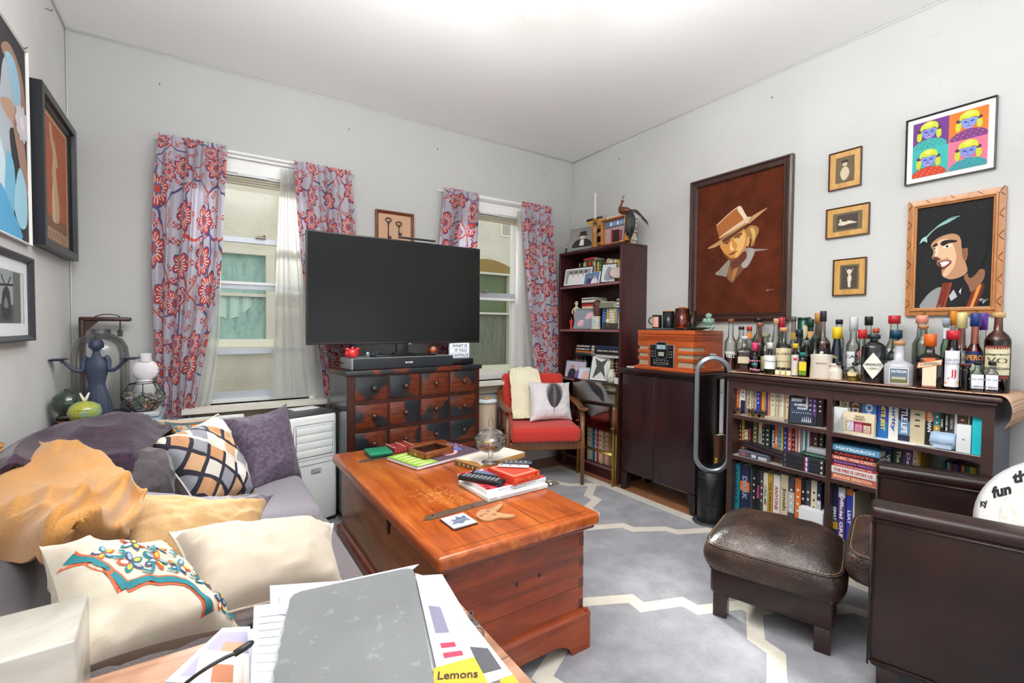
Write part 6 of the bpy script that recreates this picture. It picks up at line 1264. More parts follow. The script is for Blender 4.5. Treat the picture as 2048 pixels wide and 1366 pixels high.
# left bay items
def pic_frame(name, label, px, py, w, h, X, tilt, turn, fm, draw, b=.012, z0=Z1, cat='photo frame', matw=0, mat='#e8e8e6', ycen=None, back='#cfcfcf'):
    """standing frame leaning back; turned about the vertical"""
    p = at(px, 720, x=X); t = thing(name, label, cat, (X, p.y if ycen is None else ycen, z0)); base = Matrix(((0, 0, -1, 0), (-1, 0, 0, 0), (0, 1, 0, 0), (0, 0, 0, 1)))
    MX = RZ(turn) @ base @ RX(-tilt) @ T(0, h/2, 0)
    fr = G(MX); pframe(fr, w, h, b, .010, fm, [(0, 0), (0, .008), (b*.5, .010), (b, .007), (b, 0)]); fr.box((-w/2+.002, -h/2+.002, -.003), (w/2-.002, h/2-.002, .001), M('#1a1a1c', .6)); fr.build('frame', t)
    g = G(MX); iw, ih = w-2*b, h-2*b; g.box((-iw/2, -ih/2, .001), (iw/2, ih/2, .004), M(back, .7))
    if matw:
        g.box((-iw/2, -ih/2, .004), (iw/2, ih/2, .0046), M(mat, .7)); iw -= 2*matw; ih -= 2*matw; g.box((-iw/2, -ih/2, .0046), (iw/2, ih/2, .005), M(back, .7))
    draw(Art(g, .0055, iw, ih)); g.build('picture', t); return t
BLK = M('#1a1a1e', .35)
def wharf(a):
    a.r(0, 0, 1, 1, '#3c4a68').r(0, .86, 1, 1, '#c4c8cc').r(.06, .50, .94, .84, '#20304c').r(.0, .0, 1, .46, '#262f44')
    for i in range(9): a.r(.05+.1*i, .36+.02*(i % 2), .09+.1*i, .40+.02*(i % 2), '#cfd6e0')
    for i in range(5): a.p([(.5+.09*i, .02), (.54+.09*i, .30-.03*abs(i-2)), (.57+.09*i, .02)], '#b8bcc8', 0)
    a.g.text("GABRIEL'S", M('#d8dce2', .6), a.g_M if hasattr(a, 'g_M') else T(0, a.h*.23, a.z+.002), w=a.w*.74, h=a.h*.11, bold=.03, fit=True); a.g.text('WHARF', M('#d8dce2', .6), T(0, a.h*.08, a.z+.002), w=a.w*.46, h=a.h*.10, bold=.03, fit=True)
pic_frame('framed_photo', "black framed night photo of a riverside sign on the upper left shelf", 1608, 800, .125, .150, 2.645, 16, 20, BLK, wharf, .012, Z1+.001, ycen=at(1606, 720, x=2.645).y)
for k, px in enumerate((1478, 1503, 1514, 1528)):
    p = at(px, 720, x=2.635+.02*(k % 2)); g = G(); g.lathe([(0, 0), (.012, 0), (.014, .004), (.010, .014), (.016, .018), (0, .02)], M('#b08a4a', .35, .6), 16); g.lathe([(0, .019), (.022, .020), (.020, .024), (0, .026)], M('#4a443c', .5, .4), 16)
    for j in range(9): a = j*.7; g.tube([(0, 0, .024), (.014*math.cos(a), .014*math.sin(a), .034+.004*(j % 3)), (.02*math.cos(a), .02*math.sin(a), .030+.012*(j % 2))], .0022, M('#5a4c3c', .5, .4), 5)
    g.build('brass_ornament', loc=(p.x, p.y, Z1+.001), label='small brass and dark metal flower ornament on the upper left shelf edge', cat='ornament', group='row of four little brass flower ornaments')
bx('wooden_block', 'flat pale wooden block lying on the upper left shelf edge', 'block', 2.635, 2.70, at(1571, 720, x=2.635).y, at(1531, 720, x=2.635).y, Z1+.001, Z1+.018, '#b8aa98')
g = G(RX(6)); g.rbox((-.03, -.17, .008), (.06, .14, .040), M('#1b171c', .35), .004); g.box((-.032, -.165, .022), (-.029, .12, .025), M('#6a3a44', .5)); g.rbox((-.032, -.175, .01), (.05, -.165, .045), M('#8a5a30', .5), .002)
g.build('album', loc=(2.67, 1.40, Z2+.036), label='thick black album slanting across the middle left shelf', cat='album')
def dvd(g, a, b, h):
    g.box((-a-.0008, -b+.004, .003), (-a, b-.004, h-.003), M('#4c4c5c', .3)); g.box((-a-.0012, -b*.2, h*.2), (-a-.0006, b*.1, h*.7), M('#cfd2dc', .3)); g.box((-a-.0012, b*.5, h*.15), (-a-.0006, b*.85, h*.8), M('#8a5a5a', .3)); g.box((-a-.0012, -b*.9, h*.1), (-a-.0006, -b*.35, h*.6), M('#c4c6cc', .3))
bx('film_box', 'silver boxed film set at the front of the middle left shelf', 'box set', 2.632, 2.70, at(1541, 720, x=2.632).y, at(1481, 720, x=2.632).y, Z2+.001, Z2+.036, '#6a6c78', .002, dvd)
for k in range(3):
    def dv(g, a, b, h): g.box((-a-.0008, -b*.16, 0.002), (-a, -b*.10, h-.002), M('#d84a4a', .4)); g.box((-a-.0008, -b*.22, .002), (-a, -b*.16, h-.002), M('#e8e8ec', .4)); g.box((-a-.0008, -b*.28, .002), (-a, -b*.22, h-.002), M('#4a5ac8', .4)); g.text('4', M('#e6e6ea'), sideM(a, -b*.88, h/2, .001), None, h*.6, .03); g.text('disc', M('#b8b8c0'), sideM(a, b*.88, h/2, .001) @ RZ(90), w=h*.7, h=.006)
    bx('dvd_case', ('black film case with tricolour stripe, bottom of the three stacked', 'black film case with tricolour stripe, middle of the three stacked', 'black film case with tricolour stripe, top of the three stacked')[k], 'film case', 2.632, 2.77, 1.082, at(1570, 720, x=2.632).y, Z2+.001+k*.0262, Z2+.0265+k*.0262, '#24252b', .002, dv)
bx('patterned_box', 'narrow dark green speckled box on the stacked film cases', 'box', 2.66, 2.76, 1.085, at(1607, 720, x=2.66).y, Z2+.081, Z2+.098, '#1f4a3a', .001, lambda g, a, b, h: [g.box((-a-.0006, -b+.006+.008*j, .004+.004*(j % 2)), (-a, -b+.010+.008*j, .008+.004*(j % 2)), M('#cfd8cf')) for j in range(12)])
bx('silver_case', 'grey and silver case lying on the green speckled box', 'case', 2.66, 2.77, 1.082, at(1617, 720, x=2.66).y, Z2+.099, Z2+.125, '#a9a9b2', .005)
def fanbox(g, a, b, h): g.box((-a-.0008, -b*.35, .0), (-a, b*.12, h*.6), M('#2c3a52', .4)); g.box((-a-.0012, -b*.2, .0), (-a-.0006, b*.0, h*.5), M('#56687c', .4)); g.box((-.02, -.02, h), (.03, .03, h+.0005), M('#b89a70'))
bx('white_carton', 'white carton with a dark device printed on it, bottom left shelf', 'box', 2.635, 2.76, 1.082, at(1600, 900, x=2.635).y, Z3+.001, Z3+.165, '#dfe0e2', .002, fanbox)
t_ = thing('glass_jar', 'glass jar of small shells and corks on the bottom right shelf', 'jar', (2.69, .885, .085)); g = G(); g.lathe([(0, 0), (.034, 0), (.036, .004), (.036, .13), (.030, .14), (.030, .15), (0, .15)], glass('#e6ebe6', '#8a9490'), 24); g.build('glass_body', t_)
g = G()
for k in range(40): a = random.random()*6.28; r_ = .026*random.random()**.5; g.rbox((-.005, -.005, -.004), (.005, .005, .004), M(random.choice(('#d8c8a8', '#a8784c', '#c9b8a0', '#8a5a3c')), .6), .002, 1, T(r_*math.cos(a), r_*math.sin(a), .008+.0022*k) @ RZ(k*37) @ RX(k*23))
tag(g.build('shells', t_), kind='stuff')
# between the cabinet and the low bookcase: long things standing upright
book('tall brown book with yellow capital letters standing behind the fan', 1.718, 1.752, -.005, .52, 2.72, .10, 'brown', 'KENNEDYS', '#e8c838')
g = G(); g.prism(cr([(-.018, .36), (.018, .36), (.022, .50), (.02, .62), (.008, .68), (.006, .80), (-.006, .80), (-.008, .68), (-.02, .62), (-.022, .50)], 3), -.006, .006, M('#1f9a8c', .45), Matrix(((0, 0, -1, 0), (-1, 0, 0, 0), (0, 1, 0, 0), (0, 0, 0, 1)))); g.box((-.008, -.016, .44), (-.0062, .016, .52), M('#c43a8a', .5))
g.build('teal_paddle', loc=(2.715, 1.665, -.005), label='teal and pink paddle sticking up between cabinet and low bookcase', cat='paddle') if False else None
bx('teal_case', 'slim teal case with pink panel standing behind the fan', 'case', 2.83, 2.915, 1.742, 1.762, -.005, .74, '#1f9a8c', .003, lambda g, a, b, h: g.box((-a-.0008, -b+.001, h*.72), (-a, b-.001, h*.86), M('#c43a8a', .5)))
bx('white_carton', 'narrow white carton standing above the teal case in the gap', 'box', 2.83, 2.91, 1.765, 1.790, -.005, .86, '#d8d6d0', .002, lambda g, a, b, h: g.text('W', M('#3a3a3c'), sideM(a, 0, h*.9), None, .012, .02))
# ------------------------------------------------------------------ tall bookcase: books
BSX = 2.715
def pale(n, z0, px0, px1, top, where, X=BSX, seed=0, cols=('cream', 'white', 'green', 'beige', 'yellow', 'red', 'tan', 'darkgreen', 'olive', 'orange', 'navy', 'brown'), y_top=None, d=.13, hmax=None):
    rnd = random.Random(seed); w = [rnd.uniform(.7, 1.5) for _ in range(n)]; S_ = sum(w); x = px0; sp = []
    for i in range(n):
        x2 = x+(px1-px0)*w[i]/S_; sp.append((x, x2-.1, top+rnd.uniform(0, 9), cols[(i*7+seed*3+int(rnd.random()*3)) % len(cols)])); x = x2
    row(sp, X, z0, where, (0, 0), 1, d, ymin=2.515, hmax=hmax)
s_ = ' shelf, tall bookcase'
pale(13, 1.5495, 1155, 1195, 519, 'the top'+s_+', left half', seed=1, hmax=.20)
pale(12, 1.5495, 1196, 1240, 517, 'the top'+s_+', right half', seed=2, cols=('orange', 'white', 'beige', 'red', 'lightblue', 'yellow', 'cream', 'green'), hmax=.20)
pale(8, 1.1795, 1158, 1184, 606, 'the second'+s_+', left half', seed=3, cols=('brown', 'gold', 'crimson', 'beige', 'cream', 'darkgrey'), hmax=.17)
pale(12, 1.1795, 1203, 1241, 607, 'the second'+s_+', right half', seed=4, cols=('white', 'darkgrey', 'tan', 'skyblue', 'cream', 'yellow', 'beige', 'green', 'red'), hmax=.17)
pale(10, .7595, 1146, 1172, 704, 'the third'+s_+', left part', seed=5, cols=('brown', 'black', 'red', 'darkgreen', 'crimson', 'maroon', 'orange'), hmax=.19)
pale(10, .7595, 1205, 1240, 706, 'the third'+s_+', right part', seed=6, cols=('tan', 'orange', 'beige', 'maroon', 'white', 'black', 'brown', 'gold'), hmax=.19)
pale(12, .4595, 1150, 1236, 785, 'the fourth'+s_, seed=7, cols=('darkgrey', 'maroon', 'black', 'red', 'white', 'beige', 'brown'), X=2.78, d=.11, hmax=.23)
row([(1176, 1180, 848, 'beige'), (1180.5, 1184, 850, 'cream'), (1184.5, 1187, 853, 'lightblue'), (1187.5, 1191, 849, 'black'), (1191.5, 1193.5, 852, 'white'), (1194, 1199, 846, 'red'), (1199.5, 1206, 858, 'cream'), (1206.5, 1210, 856, 'salmon'), (1210.5, 1216, 860, 'beige'), (1216.5, 1220, 862, 'tan'), (1225, 1240, 858, 'red', None, None, (.1, .5, 'beige'))], 2.67, .0945, 'the bottom'+s_, (0, 0), 1, .18, ymin=2.515, hmax=.30)
# flat piles lying on top of the standing books
def pile(lst, X, ya, yb, z, where, d=.14, rot=0):
    for i, (col, h, txt) in enumerate(lst):
        o = flat_book('%s %s, %s from bottom, %s' % (NAMES.get(col, col), 'book', ORD[i], where), X+random.uniform(-.006, .006), X+d, yb+random.uniform(0, .012), ya-random.uniform(0, .012), z, z+h, col, txt, None, None, rz=random.uniform(-2, 2)+rot); z += h+.0009
    return z
pile([('cream', .02, None), ('red', .018, None), ('maroon', .012, None), ('white', .022, None), ('darkgreen', .008, None), ('white', .008, None)], 2.70, 3.00, 2.83, 1.1795+.174, 'left flat pile on second shelf', rot=0)
flat_book('thick sage green cloth volume lying across the second shelf', 2.69, 2.84, 2.62, 2.815, 1.3545, 1.395, '#7a8468', None); flat_book('slim grey magazine on the sage green volume', 2.70, 2.84, 2.63, 2.80, 1.396, 1.404, 'silver')
pile([('white', .012, None), ('grey', .012, None), ('white', .014, None), ('darkgrey', .014, None), ('silver', .012, None)], 2.70, 2.60, 2.52, 1.1795+.174, 'right flat pile on second shelf', .13)
pile([('black', .014, None), ('darkgrey', .014, None), ('orange', .014, None), ('black', .026, 'SONDHEIM & CO'), ('black', .022, 'BURNER')], 2.68, 3.06, 2.85, .955, 'left flat pile on third shelf', .16)
pile([('silver', .020, None), ('black', .018, None), ('black', .024, 'GREATEST STORIES'), ('navy', .030, None)], 2.69, 2.83, 2.54, .955, 'right flat pile on third shelf', .15)
pile([('green', .012, None), ('red', .018, None)], 2.72, 3.0, 2.86, 1.5495+.202, 'flat pair on top shelf', .12)
# on top of the bookcase
TB = 1.8475
z = pile([('red', .030, None), ('beige', .024, None), ('black', .03, None), ('maroon', .016, None), ('white', .012, None), ('white', .020, None), ('maroon', .016, None), ('black', .010, None), ('tan', .026, None), ('yellow', .014, None), ('beige', .018, None), ('yellow', .020, None), ('black', .018, None)], 2.74, 2.99, 2.80, TB, 'left tower atop the tall bookcase', .15)
z = pile([('red', .040, None), ('white', .026, None), ('red', .034, None), ('salmon', .014, None), ('black', .012, None), ('grey', .012, None), ('navy', .036, None), ('skyblue', .024, None), ('grey', .010, None), ('white', .018, None)], 2.72, 2.74, 2.55, TB, 'right tower atop the tall bookcase', .16)
# ------------------------------------------------------------------ fan
FB = M('#23272b', .25, coat=.4); FS = NT('fan_metal').base(lin('#8c9196'), .3, .5).m
fp = Vector((2.60, 1.695, -.006)); fn = thing('tower_fan', 'tall black and grey bladeless tower fan with open oval loop', 'fan', fp, facing(fp)+8)
g = G(); g.lathe([(0, .0), (.100, .0), (.102, .006), (.097, .012), (.085, .016), (0, .016)], M('#3c4248', .3), 36); g.build('base_disc', fn)
g = G(); g.cyl(.074, .014, .325, NT('fan_black').base(lin('#191b1e'), .3).m, 36, bev=.003)
for z in (.11, .29): g.lathe([(.0742, z), (.0748, z+.001), (.0742, z+.002)], M('#4a4e52', .4), 36)
g.build('base_column', fn)
def stad(hw, z0, z1, n=14):
    return [(hw*math.cos(a), z1-hw+hw*math.sin(a)) for a in [PI*i/n for i in range(n+1)]]+[(hw*math.cos(a), z0+hw+hw*math.sin(a)) for a in [PI+PI*i/n for i in range(n+1)]]
o_, i_ = stad(.104, .315, 1.035), stad(.078, .345, 1.008); n = len(o_)
g = G(); y0, y1 = -.045, .055
def ringstrip(a, ya, b, yb, m): g.add([(p[0], ya, p[1]) for p in a]+[(p[0], yb, p[1]) for p in b], [(i, (i+1) % n, (i+1) % n+n, i+n) for i in range(n)], m, True)
ringstrip(o_, y0+.008, o_, y1, FB); mid = [((a[0]*.3+b[0]*.7), (a[1]*.3+b[1]*.7)) for a, b in zip(o_, i_)]
ringstrip(mid, y0-.004, o_, y0+.008, FS); ringstrip(i_, y0+.004, mid, y0-.004, FS); ringstrip(i_, y1, i_, y0+.004, FB); ringstrip(o_, y1, i_, y1, FB); g.build('air_loop', fn)
g = G(); g.rbox((-.02, -.02, 1.034), (.02, .012, 1.046), FS, .005); g.build('remote_control', fn)
# ------------------------------------------------------------------ radio on the cabinet
CH = wood('#9c3f14', '#c9602a', .8, .35, 1, .3); GR = M('#a79680', .8); CT = .9025
ya, yb = at(1276, 690, x=2.6).y, at(1387, 690, x=2.6).y; rw = ya-yb; RH = 1.178-CT
rd = thing('wooden_radio', 'orange brown retro wooden radio with slotted sides on the dark cabinet', 'radio', (2.6, yb, CT+.001))
g = G(); g.rbox((-.022, -.018, 0), (.325, rw+.02, .024), CH, .006, 3); g.rbox((-.003, -.003, RH-.028), (.318, rw+.003, RH), CH, .004); g.rbox((0, 0, RH-.075), (.315, rw, RH-.030), CH, .002)
for k in range(4): g.box((-.0012, -.0012, RH-.070+.009*k), (.316, rw+.001, RH-.067+.009*k), M('#7a2f10', .5))
g.box((.008, .008, .024), (.31, rw-.008, RH-.07), GR)
for k in range(4):
    z0 = .024+k*.049 if k else .024; zb = z0+(.024 if k else .012); zz = (.024, .068, .117, .166)[k]; ze = (.034, .092, .141, RH-.07)[k]; g.rbox((0, 0, zz), (.314, rw, ze), CH, .0015)
g.box((-.0005, rw*.26, .024), (.02, rw*.80, RH-.07), CH); g.box((.13, -.0005, .024), (.314, .02, RH-.07), CH)
g.build('cabinet', rd)
PM = Matrix(((0, 0, -1, -.004), (-1, 0, 0, rw*.53), (0, 1, 0, .112), (0, 0, 0, 1))) @ S(1.62, 1.35, 1); pg = G(PM); DK = M('#16191e', .35, .3); SV = M('#a9a9a6', .25, .8)
pg.rbox((-.062, -.066, -.003), (.062, .050, .004), SV, .004); pg.rbox((-.059, -.063, .002), (.059, .047, .0055), DK, .003); pg.prism(cr([(-.028, -.02), (.028, -.02), (.028, .05), (.018, .062), (-.018, .062), (-.028, .05)], 2), .002, .009, SV); pg.prism(cr([(-.025, -.017), (.025, -.017), (.025, .048), (.016, .058), (-.016, .058), (-.025, .048)], 2), .009, .0095, DK)
pg.box((-.022, .026, .0095), (.022, .048, .0102), M('#9fb4c4', .3)); pg.box((.003, .028, .0102), (.006, .036, .0106), M('#c0402c')); pg.box((-.014, -.008, .0095), (.015, .012, .0102), M('#a5ab96', .4))
for sx in (-1, 1):
    pg.cyl(.010, .0055, .016, M('#2b2d30', .3, .5), 16, T(sx*.045, .034, 0)); 
    for k in range(3): pg.rbox((sx*.045-.009, .012-.013*k, .0055), (sx*.045+.009, .017-.013*k, .009), SV, .002)
for k in range(6): pg.cyl(.0035, .0055, .009, SV, 8, T(-.035+.0135*k, -.031, 0))
pg.rbox((-.04, -.052, .0055), (.036, -.040, .0075), SV, .002); pg.rbox((-.03, -.048, .0075), (.028, -.044, .0078), DK, .0005); pg.text('RETROSONIC', SV, T(0, -.0585, .0062), w=.05, h=.004, fit=True); pg.build('control_panel', rd)
for sx in (-1, 1): pass
# objects on the radio
RT = 1.1805
def rp(px, X): p = at(px, 650, x=X); return (X, p.y)
x, y = rp(1330, 2.68); g = G(); g.rbox((-.06, -.13, 0), (.08, .13, .006), M('#1c1e24', .3), .001, M=RZ(4)); g.rbox((-.055, -.11, .0065), (.07, .125, .011), M('#4a4e58', .3), .001, M=RZ(-3)); g.build('magazines', loc=(x, y, RT), label='flat dark magazines under the mugs on the radio', cat='magazines')
def mug(name, label, px, w, top, X, mc, handle=1, band=None, lid=None, z0=RT+.012):
    x, y = rp(px, X); _, d = spot(px, X, w); r = d/2; H = at(px, top, x=X).z-z0; t = thing(name, label, 'mug', (x, y, z0), facing(Vector((x, y, 0))))
    g = G(); g.lathe([(0, 0), (r*.96, 0), (r, .003), (r, H), (r*.9, H), (r*.9, .01), (0, .01)], mc, 28); 
    if band: wrap_label(g, r, H*.1, H*.85, 90, M(band, .5), -30)
    g.build('body', t)
    if handle: G().tube(cr([(handle*r*.95, 0, H*.8), (handle*r*1.5, 0, H*.75), (handle*r*1.6, 0, H*.45), (handle*r*.95, 0, H*.25)], 4, False), .0045, mc, 8).build('handle', t)
    if lid: G().cyl(r*1.0, H, H+.006, lid, 28).build('lid', t)
    return t, r, H
mug('mug', 'small black mug with pink label on the left of the radio', 1314, 20, 630, 2.66, M('#1a1a1e', .3), -1, '#d89c8c')
mug('mug', 'larger glossy black mug in the middle of the radio', 1337, 24, 623, 2.68, M('#15161a', .2), 0, None, M('#b88a5a', .6))
t_, r_, H_ = mug('amber_jar', 'amber glass jug with mottled sides on the radio', 1364, 29, 617, 2.69, glass('#f4bc60', '#d08a30', .1), 1)
G().lathe([(0, .005), (r_*.85, .005), (r_*.85, H_*.75), (0, H_*.75)], M('#e2962c', .5), 24).build('contents', t_); G().cyl(r_*.6, H_, H_+.008, M('#b05a1c', .3), 20).build('lid', t_)
x, y = rp(1357, 2.80); t_ = thing('glass_tumbler', 'clear tumbler holding scissors and tools behind the amber jug', 'tumbler', (x, y, RT), 0); g = G(); g.lathe([(0, 0), (.028, 0), (.034, .115), (.031, .115), (.026, .004), (0, .004)], glass('#e8f0f2', '#8fa0a8'), 24); g.build('glass_body', t_); G().cyl(.022, .006, .08, M('#9a3c34', .5), 16).build('contents', t_)
g = G(); SC2 = M('#b0aca4', .3, .8)
for s_ in (-1, 1): g.tube([(0, 0, .0), (s_*.004, 0, .09)], .0022, SC2, 6); g.tube([(s_*.012+.010*math.cos(a), 0, .103+.012*math.sin(a)) for a in [2*PI*i/12 for i in range(12)]], .0025, SC2, 6, True)
g.build('scissors', loc=(x-.01, y-.03, RT+.012), rz=-60, label='scissors with brass loops standing in the clear tumbler', cat='scissors')
mug('mug', 'dark mug with round handle beside the green plate', 1384, 18, 622, 2.78, M('#1d1f24', .25), 1, None, None, RT)
x, y = rp(1393, 2.66); t_ = thing('green_dish', 'dark green glass dish at the right end of the radio', 'dish', (x, y, RT)); g = G(T(0, 0, 0) @ S(.8, 1.25, 1)); g.lathe([(0, 0), (.03, 0), (.045, .006), (.078, .018), (.076, .020), (.04, .010), (0, .006)], NT('dish').base(lin('#0d3b22'), .1, coat=.6).m, 36); g.build('dish_body', t_)
for a, b in ((-.02, .01), (.03, -.02)): G(T(a, b, .014)).lathe([(0, -.006), (.012, -.004), (.016, 0), (.010, .004), (0, .005)], M('#0f8a3c', .1, coat=.5), 16).build('glass_stone', t_)
x, y = rp(1417, 2.74); JD = NT('celadon').base(lin('#8fae98'), .3, coat=.4).m; t_ = thing('lotus_burner', 'pale green ceramic lotus incense burner with pierced ball top', 'incense burner', (x, y, RT))
g = G(); g.lathe([(0, .012), (.03, .012), (.045, .018), (.02, .026), (.018, .034), (0, .036)], JD, 24)
for k in range(3): a = k*2.09; g.tube([(.03*math.cos(a), .03*math.sin(a), .016), (.046*math.cos(a), .046*math.sin(a), .010), (.045*math.cos(a), .045*math.sin(a), .001)], .006, JD, 8)
g.build('stand', t_)
g = G(); g.lathe([(0, .034), (.02, .036), (.040, .055), (.034, .078), (0, .074)], JD, 24)
for k in range(10):
    for lv, (r1, z1, tl) in enumerate(((.036, .044, .014), (.034, .058, .018))):
        a = 2*PI*(k+.5*lv)/10; g.grid(lambda u, v, a=a, r1=r1, z1=z1, tl=tl: ((r1+.010*v)*math.cos(a+(u-.5)*.55*(1-v*v)), (r1+.010*v)*math.sin(a+(u-.5)*.55*(1-v*v)), z1+tl*v+.0*u), 5, 5, JD)
g.build('lotus_bowl', t_)
g = G(T(0, 0, .094)); g.lathe([(0, -.022), (.012, -.019), (.022, 0), (.018, .012), (0, .022)], JD, 24)
for k in range(34): z = -.9+1.8*k/33; rr_ = math.sqrt(1-z*z); a = k*2.4; g.cyl(.0026, .0, .0012, M('#3a4a40', .8), 7, T(.0216*rr_*math.cos(a), .0216*rr_*math.sin(a), .0216*z) @ Vector((rr_*math.cos(a), rr_*math.sin(a), z)).to_track_quat('Z', 'Y').to_matrix().to_4x4())
g.build('pierced_ball', t_)
x, y = at(1266, 722, x=2.585).x, at(1264, 722, x=2.60).y; tag(G().rbox((-.02, -.035, 0), (.02, .035, .012), M('#c9bcae', .4), .005, M=RZ(12)).build('small_case', loc=(2.60, y, CT+.001)), 'small pale oblong case left of the radio on the cabinet', 'case')
# ------------------------------------------------------------------ folded brass and acrylic tables before the bookcase
BRS = NT('brass').base(lin('#c2a45c'), .22, .9).m; ACR = glass('#fbfcfc', '#eef2f3', .08)
for k, (dx, lb) in enumerate(((0, 'brass and clear acrylic folding table leaning before the tall bookcase, front one'), (.028, 'brass and clear acrylic folding table behind the front one at the bookcase'))):
    t_ = thing('folding_table', lb, 'folding table', (2.555+dx, 2.47, 0), 0, 'nested folding tables'); z_ = -.006
    for yy in (0, .395): G().tube([(0, yy, z_), (0, yy+.0, .755)], .011, BRS, 12).build('leg', t_)
    g = G(); g.tube([(0, 0, .745), (0, .395, .745)], .009, BRS, 10); g.build('top_bar', t_); G().tube([(0, 0, .23), (0, .395, .23)], .007, BRS, 10).build('cross_bar', t_)
    g = G(); g.box((-.018, -.045+.02*k, .40), (-.012, .445+.02*k, .775), ACR); g.build('acrylic_top', t_)
    g = G()
    for yy in (0, .395):
        for zz in (.44, .725): g.cyl(.006, -.022, -.010, BRS, 10, T(0, yy, zz) @ RY(90) @ T(0, 0, 0))
    tag(g.build('screw', t_), kind='stuff')
# ------------------------------------------------------------------ white lidded pot by the window
t_ = thing('lidded_pot', 'tall beige lidded canister standing by the red armchair and drawers', 'canister', (1.875, 3.20, -.006)); g = G(); g.lathe([(0, 0), (.075, 0), (.08, .01), (.082, .3), (.08, .60), (.0, .60)], M('#b9a48c', .5), 28); g.build('body', t_)
g = G(); g.lathe([(0, .60), (.088, .60), (.09, .61), (.085, .622), (0, .626)], M('#dfe4ec', .35), 28); g.build('lid', t_); G().cyl(.035, .626, .638, M('#b58a60', .5), 18, bev=.002).build('knob', t_)
# ------------------------------------------------------------------ things on the pine chest
CZ = .5135
def slab(A, B, C, th, m, name, label, cat, z=CZ, r=.002, deco=None, parts=None):
    """box whose near corner is A, left corner B, right corner C (pixels) on height z"""
    A, B, C = [at(*p, z=z) for p in (A, B, C)]; X = (C-A); lx = X.length; X.normalize(); Y = Vector((-X.y, X.x, 0)); ly = abs((B-A).dot(Y)); a = math.degrees(math.atan2(X.y, X.x)); c = A+X*lx/2+Y*ly/2
    g = G(); g.rbox((-lx/2, -ly/2, 0), (lx/2, ly/2, th), m, r, 2)
    if deco: deco(g, lx, ly, th)
    return g.build(name, loc=(c.x, c.y, z+.0002), rz=a, label=label, cat=cat), lx, ly
def cover1(g, lx, ly, th):
    a = Art(g, th+.0003, lx*.996, ly*.996); a.r(0, 0, 1, 1, '#5a4450').r(0, 0, .30, 1, '#8fb83c')
    for k in range(6): a.p([(.02, .05+.16*k), (.12, .12+.16*k), (.26, .08+.16*k), (.14, .02+.16*k)], '#c9dc8a', 3)
    a.p([(.5, .25), (.55, .6), (.68, .8), (.78, .6), (.76, .3), (.62, .15)], '#d9a8b0', 4).p([(.66, .75), (.8, .85), (.9, .6), (.84, .3), (.76, .4)], '#5a6cb8', 4).e(.62, .5, .02, .03, '#2a2a3a').e(.66, .3, .04, .03, '#b83a4a')
    for k in range(30): a.e(random.uniform(.8, .99), random.uniform(.5, .98), .012, .018, '#d890b0')
def pages(g, lx, ly, th, m='#dedbe4'): g.box((-lx/2-.0004, -ly/2-.0004, th*.15), (lx/2+.0004, ly/2+.0004, th*.85), M(m, .8))
o, lx, ly = slab((835, 941), (800, 914), (962, 906), .016, M('#5a4450', .4), 'art_book', 'large square art book with green and purple cover on the chest', 'book', deco=lambda g, lx, ly, th: (pages(g, lx, ly, th), cover1(g, lx, ly, th)))
t_ = thing('display_box', 'small wooden box with glass lid and brass clasp on the art book', 'box', at(857, 912, z=.53), -0); t_.location.z = CZ+.0175; A_ = at(853, 920, z=.53); C_ = at(896, 909, z=.53); an = math.atan2((C_-A_).y, (C_-A_).x); t_.rotation_euler.z = an; WB = wood('#6b3318', '#9a5a30', 2, .35, 0); L_ = .185; D_ = .15
g = G(); 
for a, b in (((-L_/2, -D_/2, 0), (L_/2, -D_/2+.008, .036)), ((-L_/2, D_/2-.008, 0), (L_/2, D_/2, .036)), ((-L_/2, -D_/2, 0), (-L_/2+.008, D_/2, .036)), ((L_/2-.008, -D_/2, 0), (L_/2, D_/2, .036)), ((-L_/2, -D_/2, 0), (L_/2, D_/2, .004))): g.rbox(a, b, WB, .001, 1)
for k in range(1, 4): g.box((-L_/2+.046*k, -D_/2+.008, .004), (-L_/2+.046*k+.003, D_/2-.008, .026), WB)
g.box((-L_/2, -.0015, .004), (L_/2, .0015, .026), WB); g.build('box_body', t_)
t_.location.x += .025; t_.location.y += .03
G().box((-L_/2+.007, -D_/2+.007, .031), (L_/2-.007, D_/2-.007, .033), glass('#f4f6f6', '#c8d0d0', .3)).build('glass_lid', t_); G(T(-L_/2-.001, 0, .018)).rbox((-.003, -.008, -.010), (0, .008, .012), M('#c9a03c', .25, .8), .002).build('clasp', t_)
for k in range(2): slab((740, 917-3*k), (736, 904-3*k), (786, 911-3*k), .012, M('#1f8a66', .4), 'notebook', ('teal green patterned notebook at the bottom of the pair on the chest', 'teal green patterned notebook on top of the pair on the chest')[k], 'notebook', z=CZ+.013*k, deco=lambda g, lx, ly, th: (g.box((-lx/2-.0004, -ly/2-.0004, th*.4), (lx/2+.0004, ly/2+.0004, th*.6), M('#0f5a44')), [g.tube([(-lx*.4+lx*.16*j, -ly*.4, th+.0002), (-lx*.32+lx*.16*j, ly*.4, th+.0002)], .0008, M('#0c4a3a'), 4) for j in range(5)]))
o, lx, ly = slab((789, 908), (782, 897), (829, 901), .028, M('#8a2a2c', .5), 'jewellery_box', 'small dark red carved box with pale edges at the chest far end', 'box', deco=lambda g, lx, ly, th: [g.rbox((-lx/2+lx*.0+lx*.33*j, -ly/2-.001, th), (-lx/2+lx*.33*j+.006, ly/2+.001, th+.004), M('#c99a84', .5), .001) for j in (0, 1.5, 2.8)]+[g.box((-lx*.45+lx*.15*j, -ly/2-.0006, .004), (-lx*.45+lx*.15*j+.006, -ly/2, th-.004), M('#c24440')) for j in range(7)])
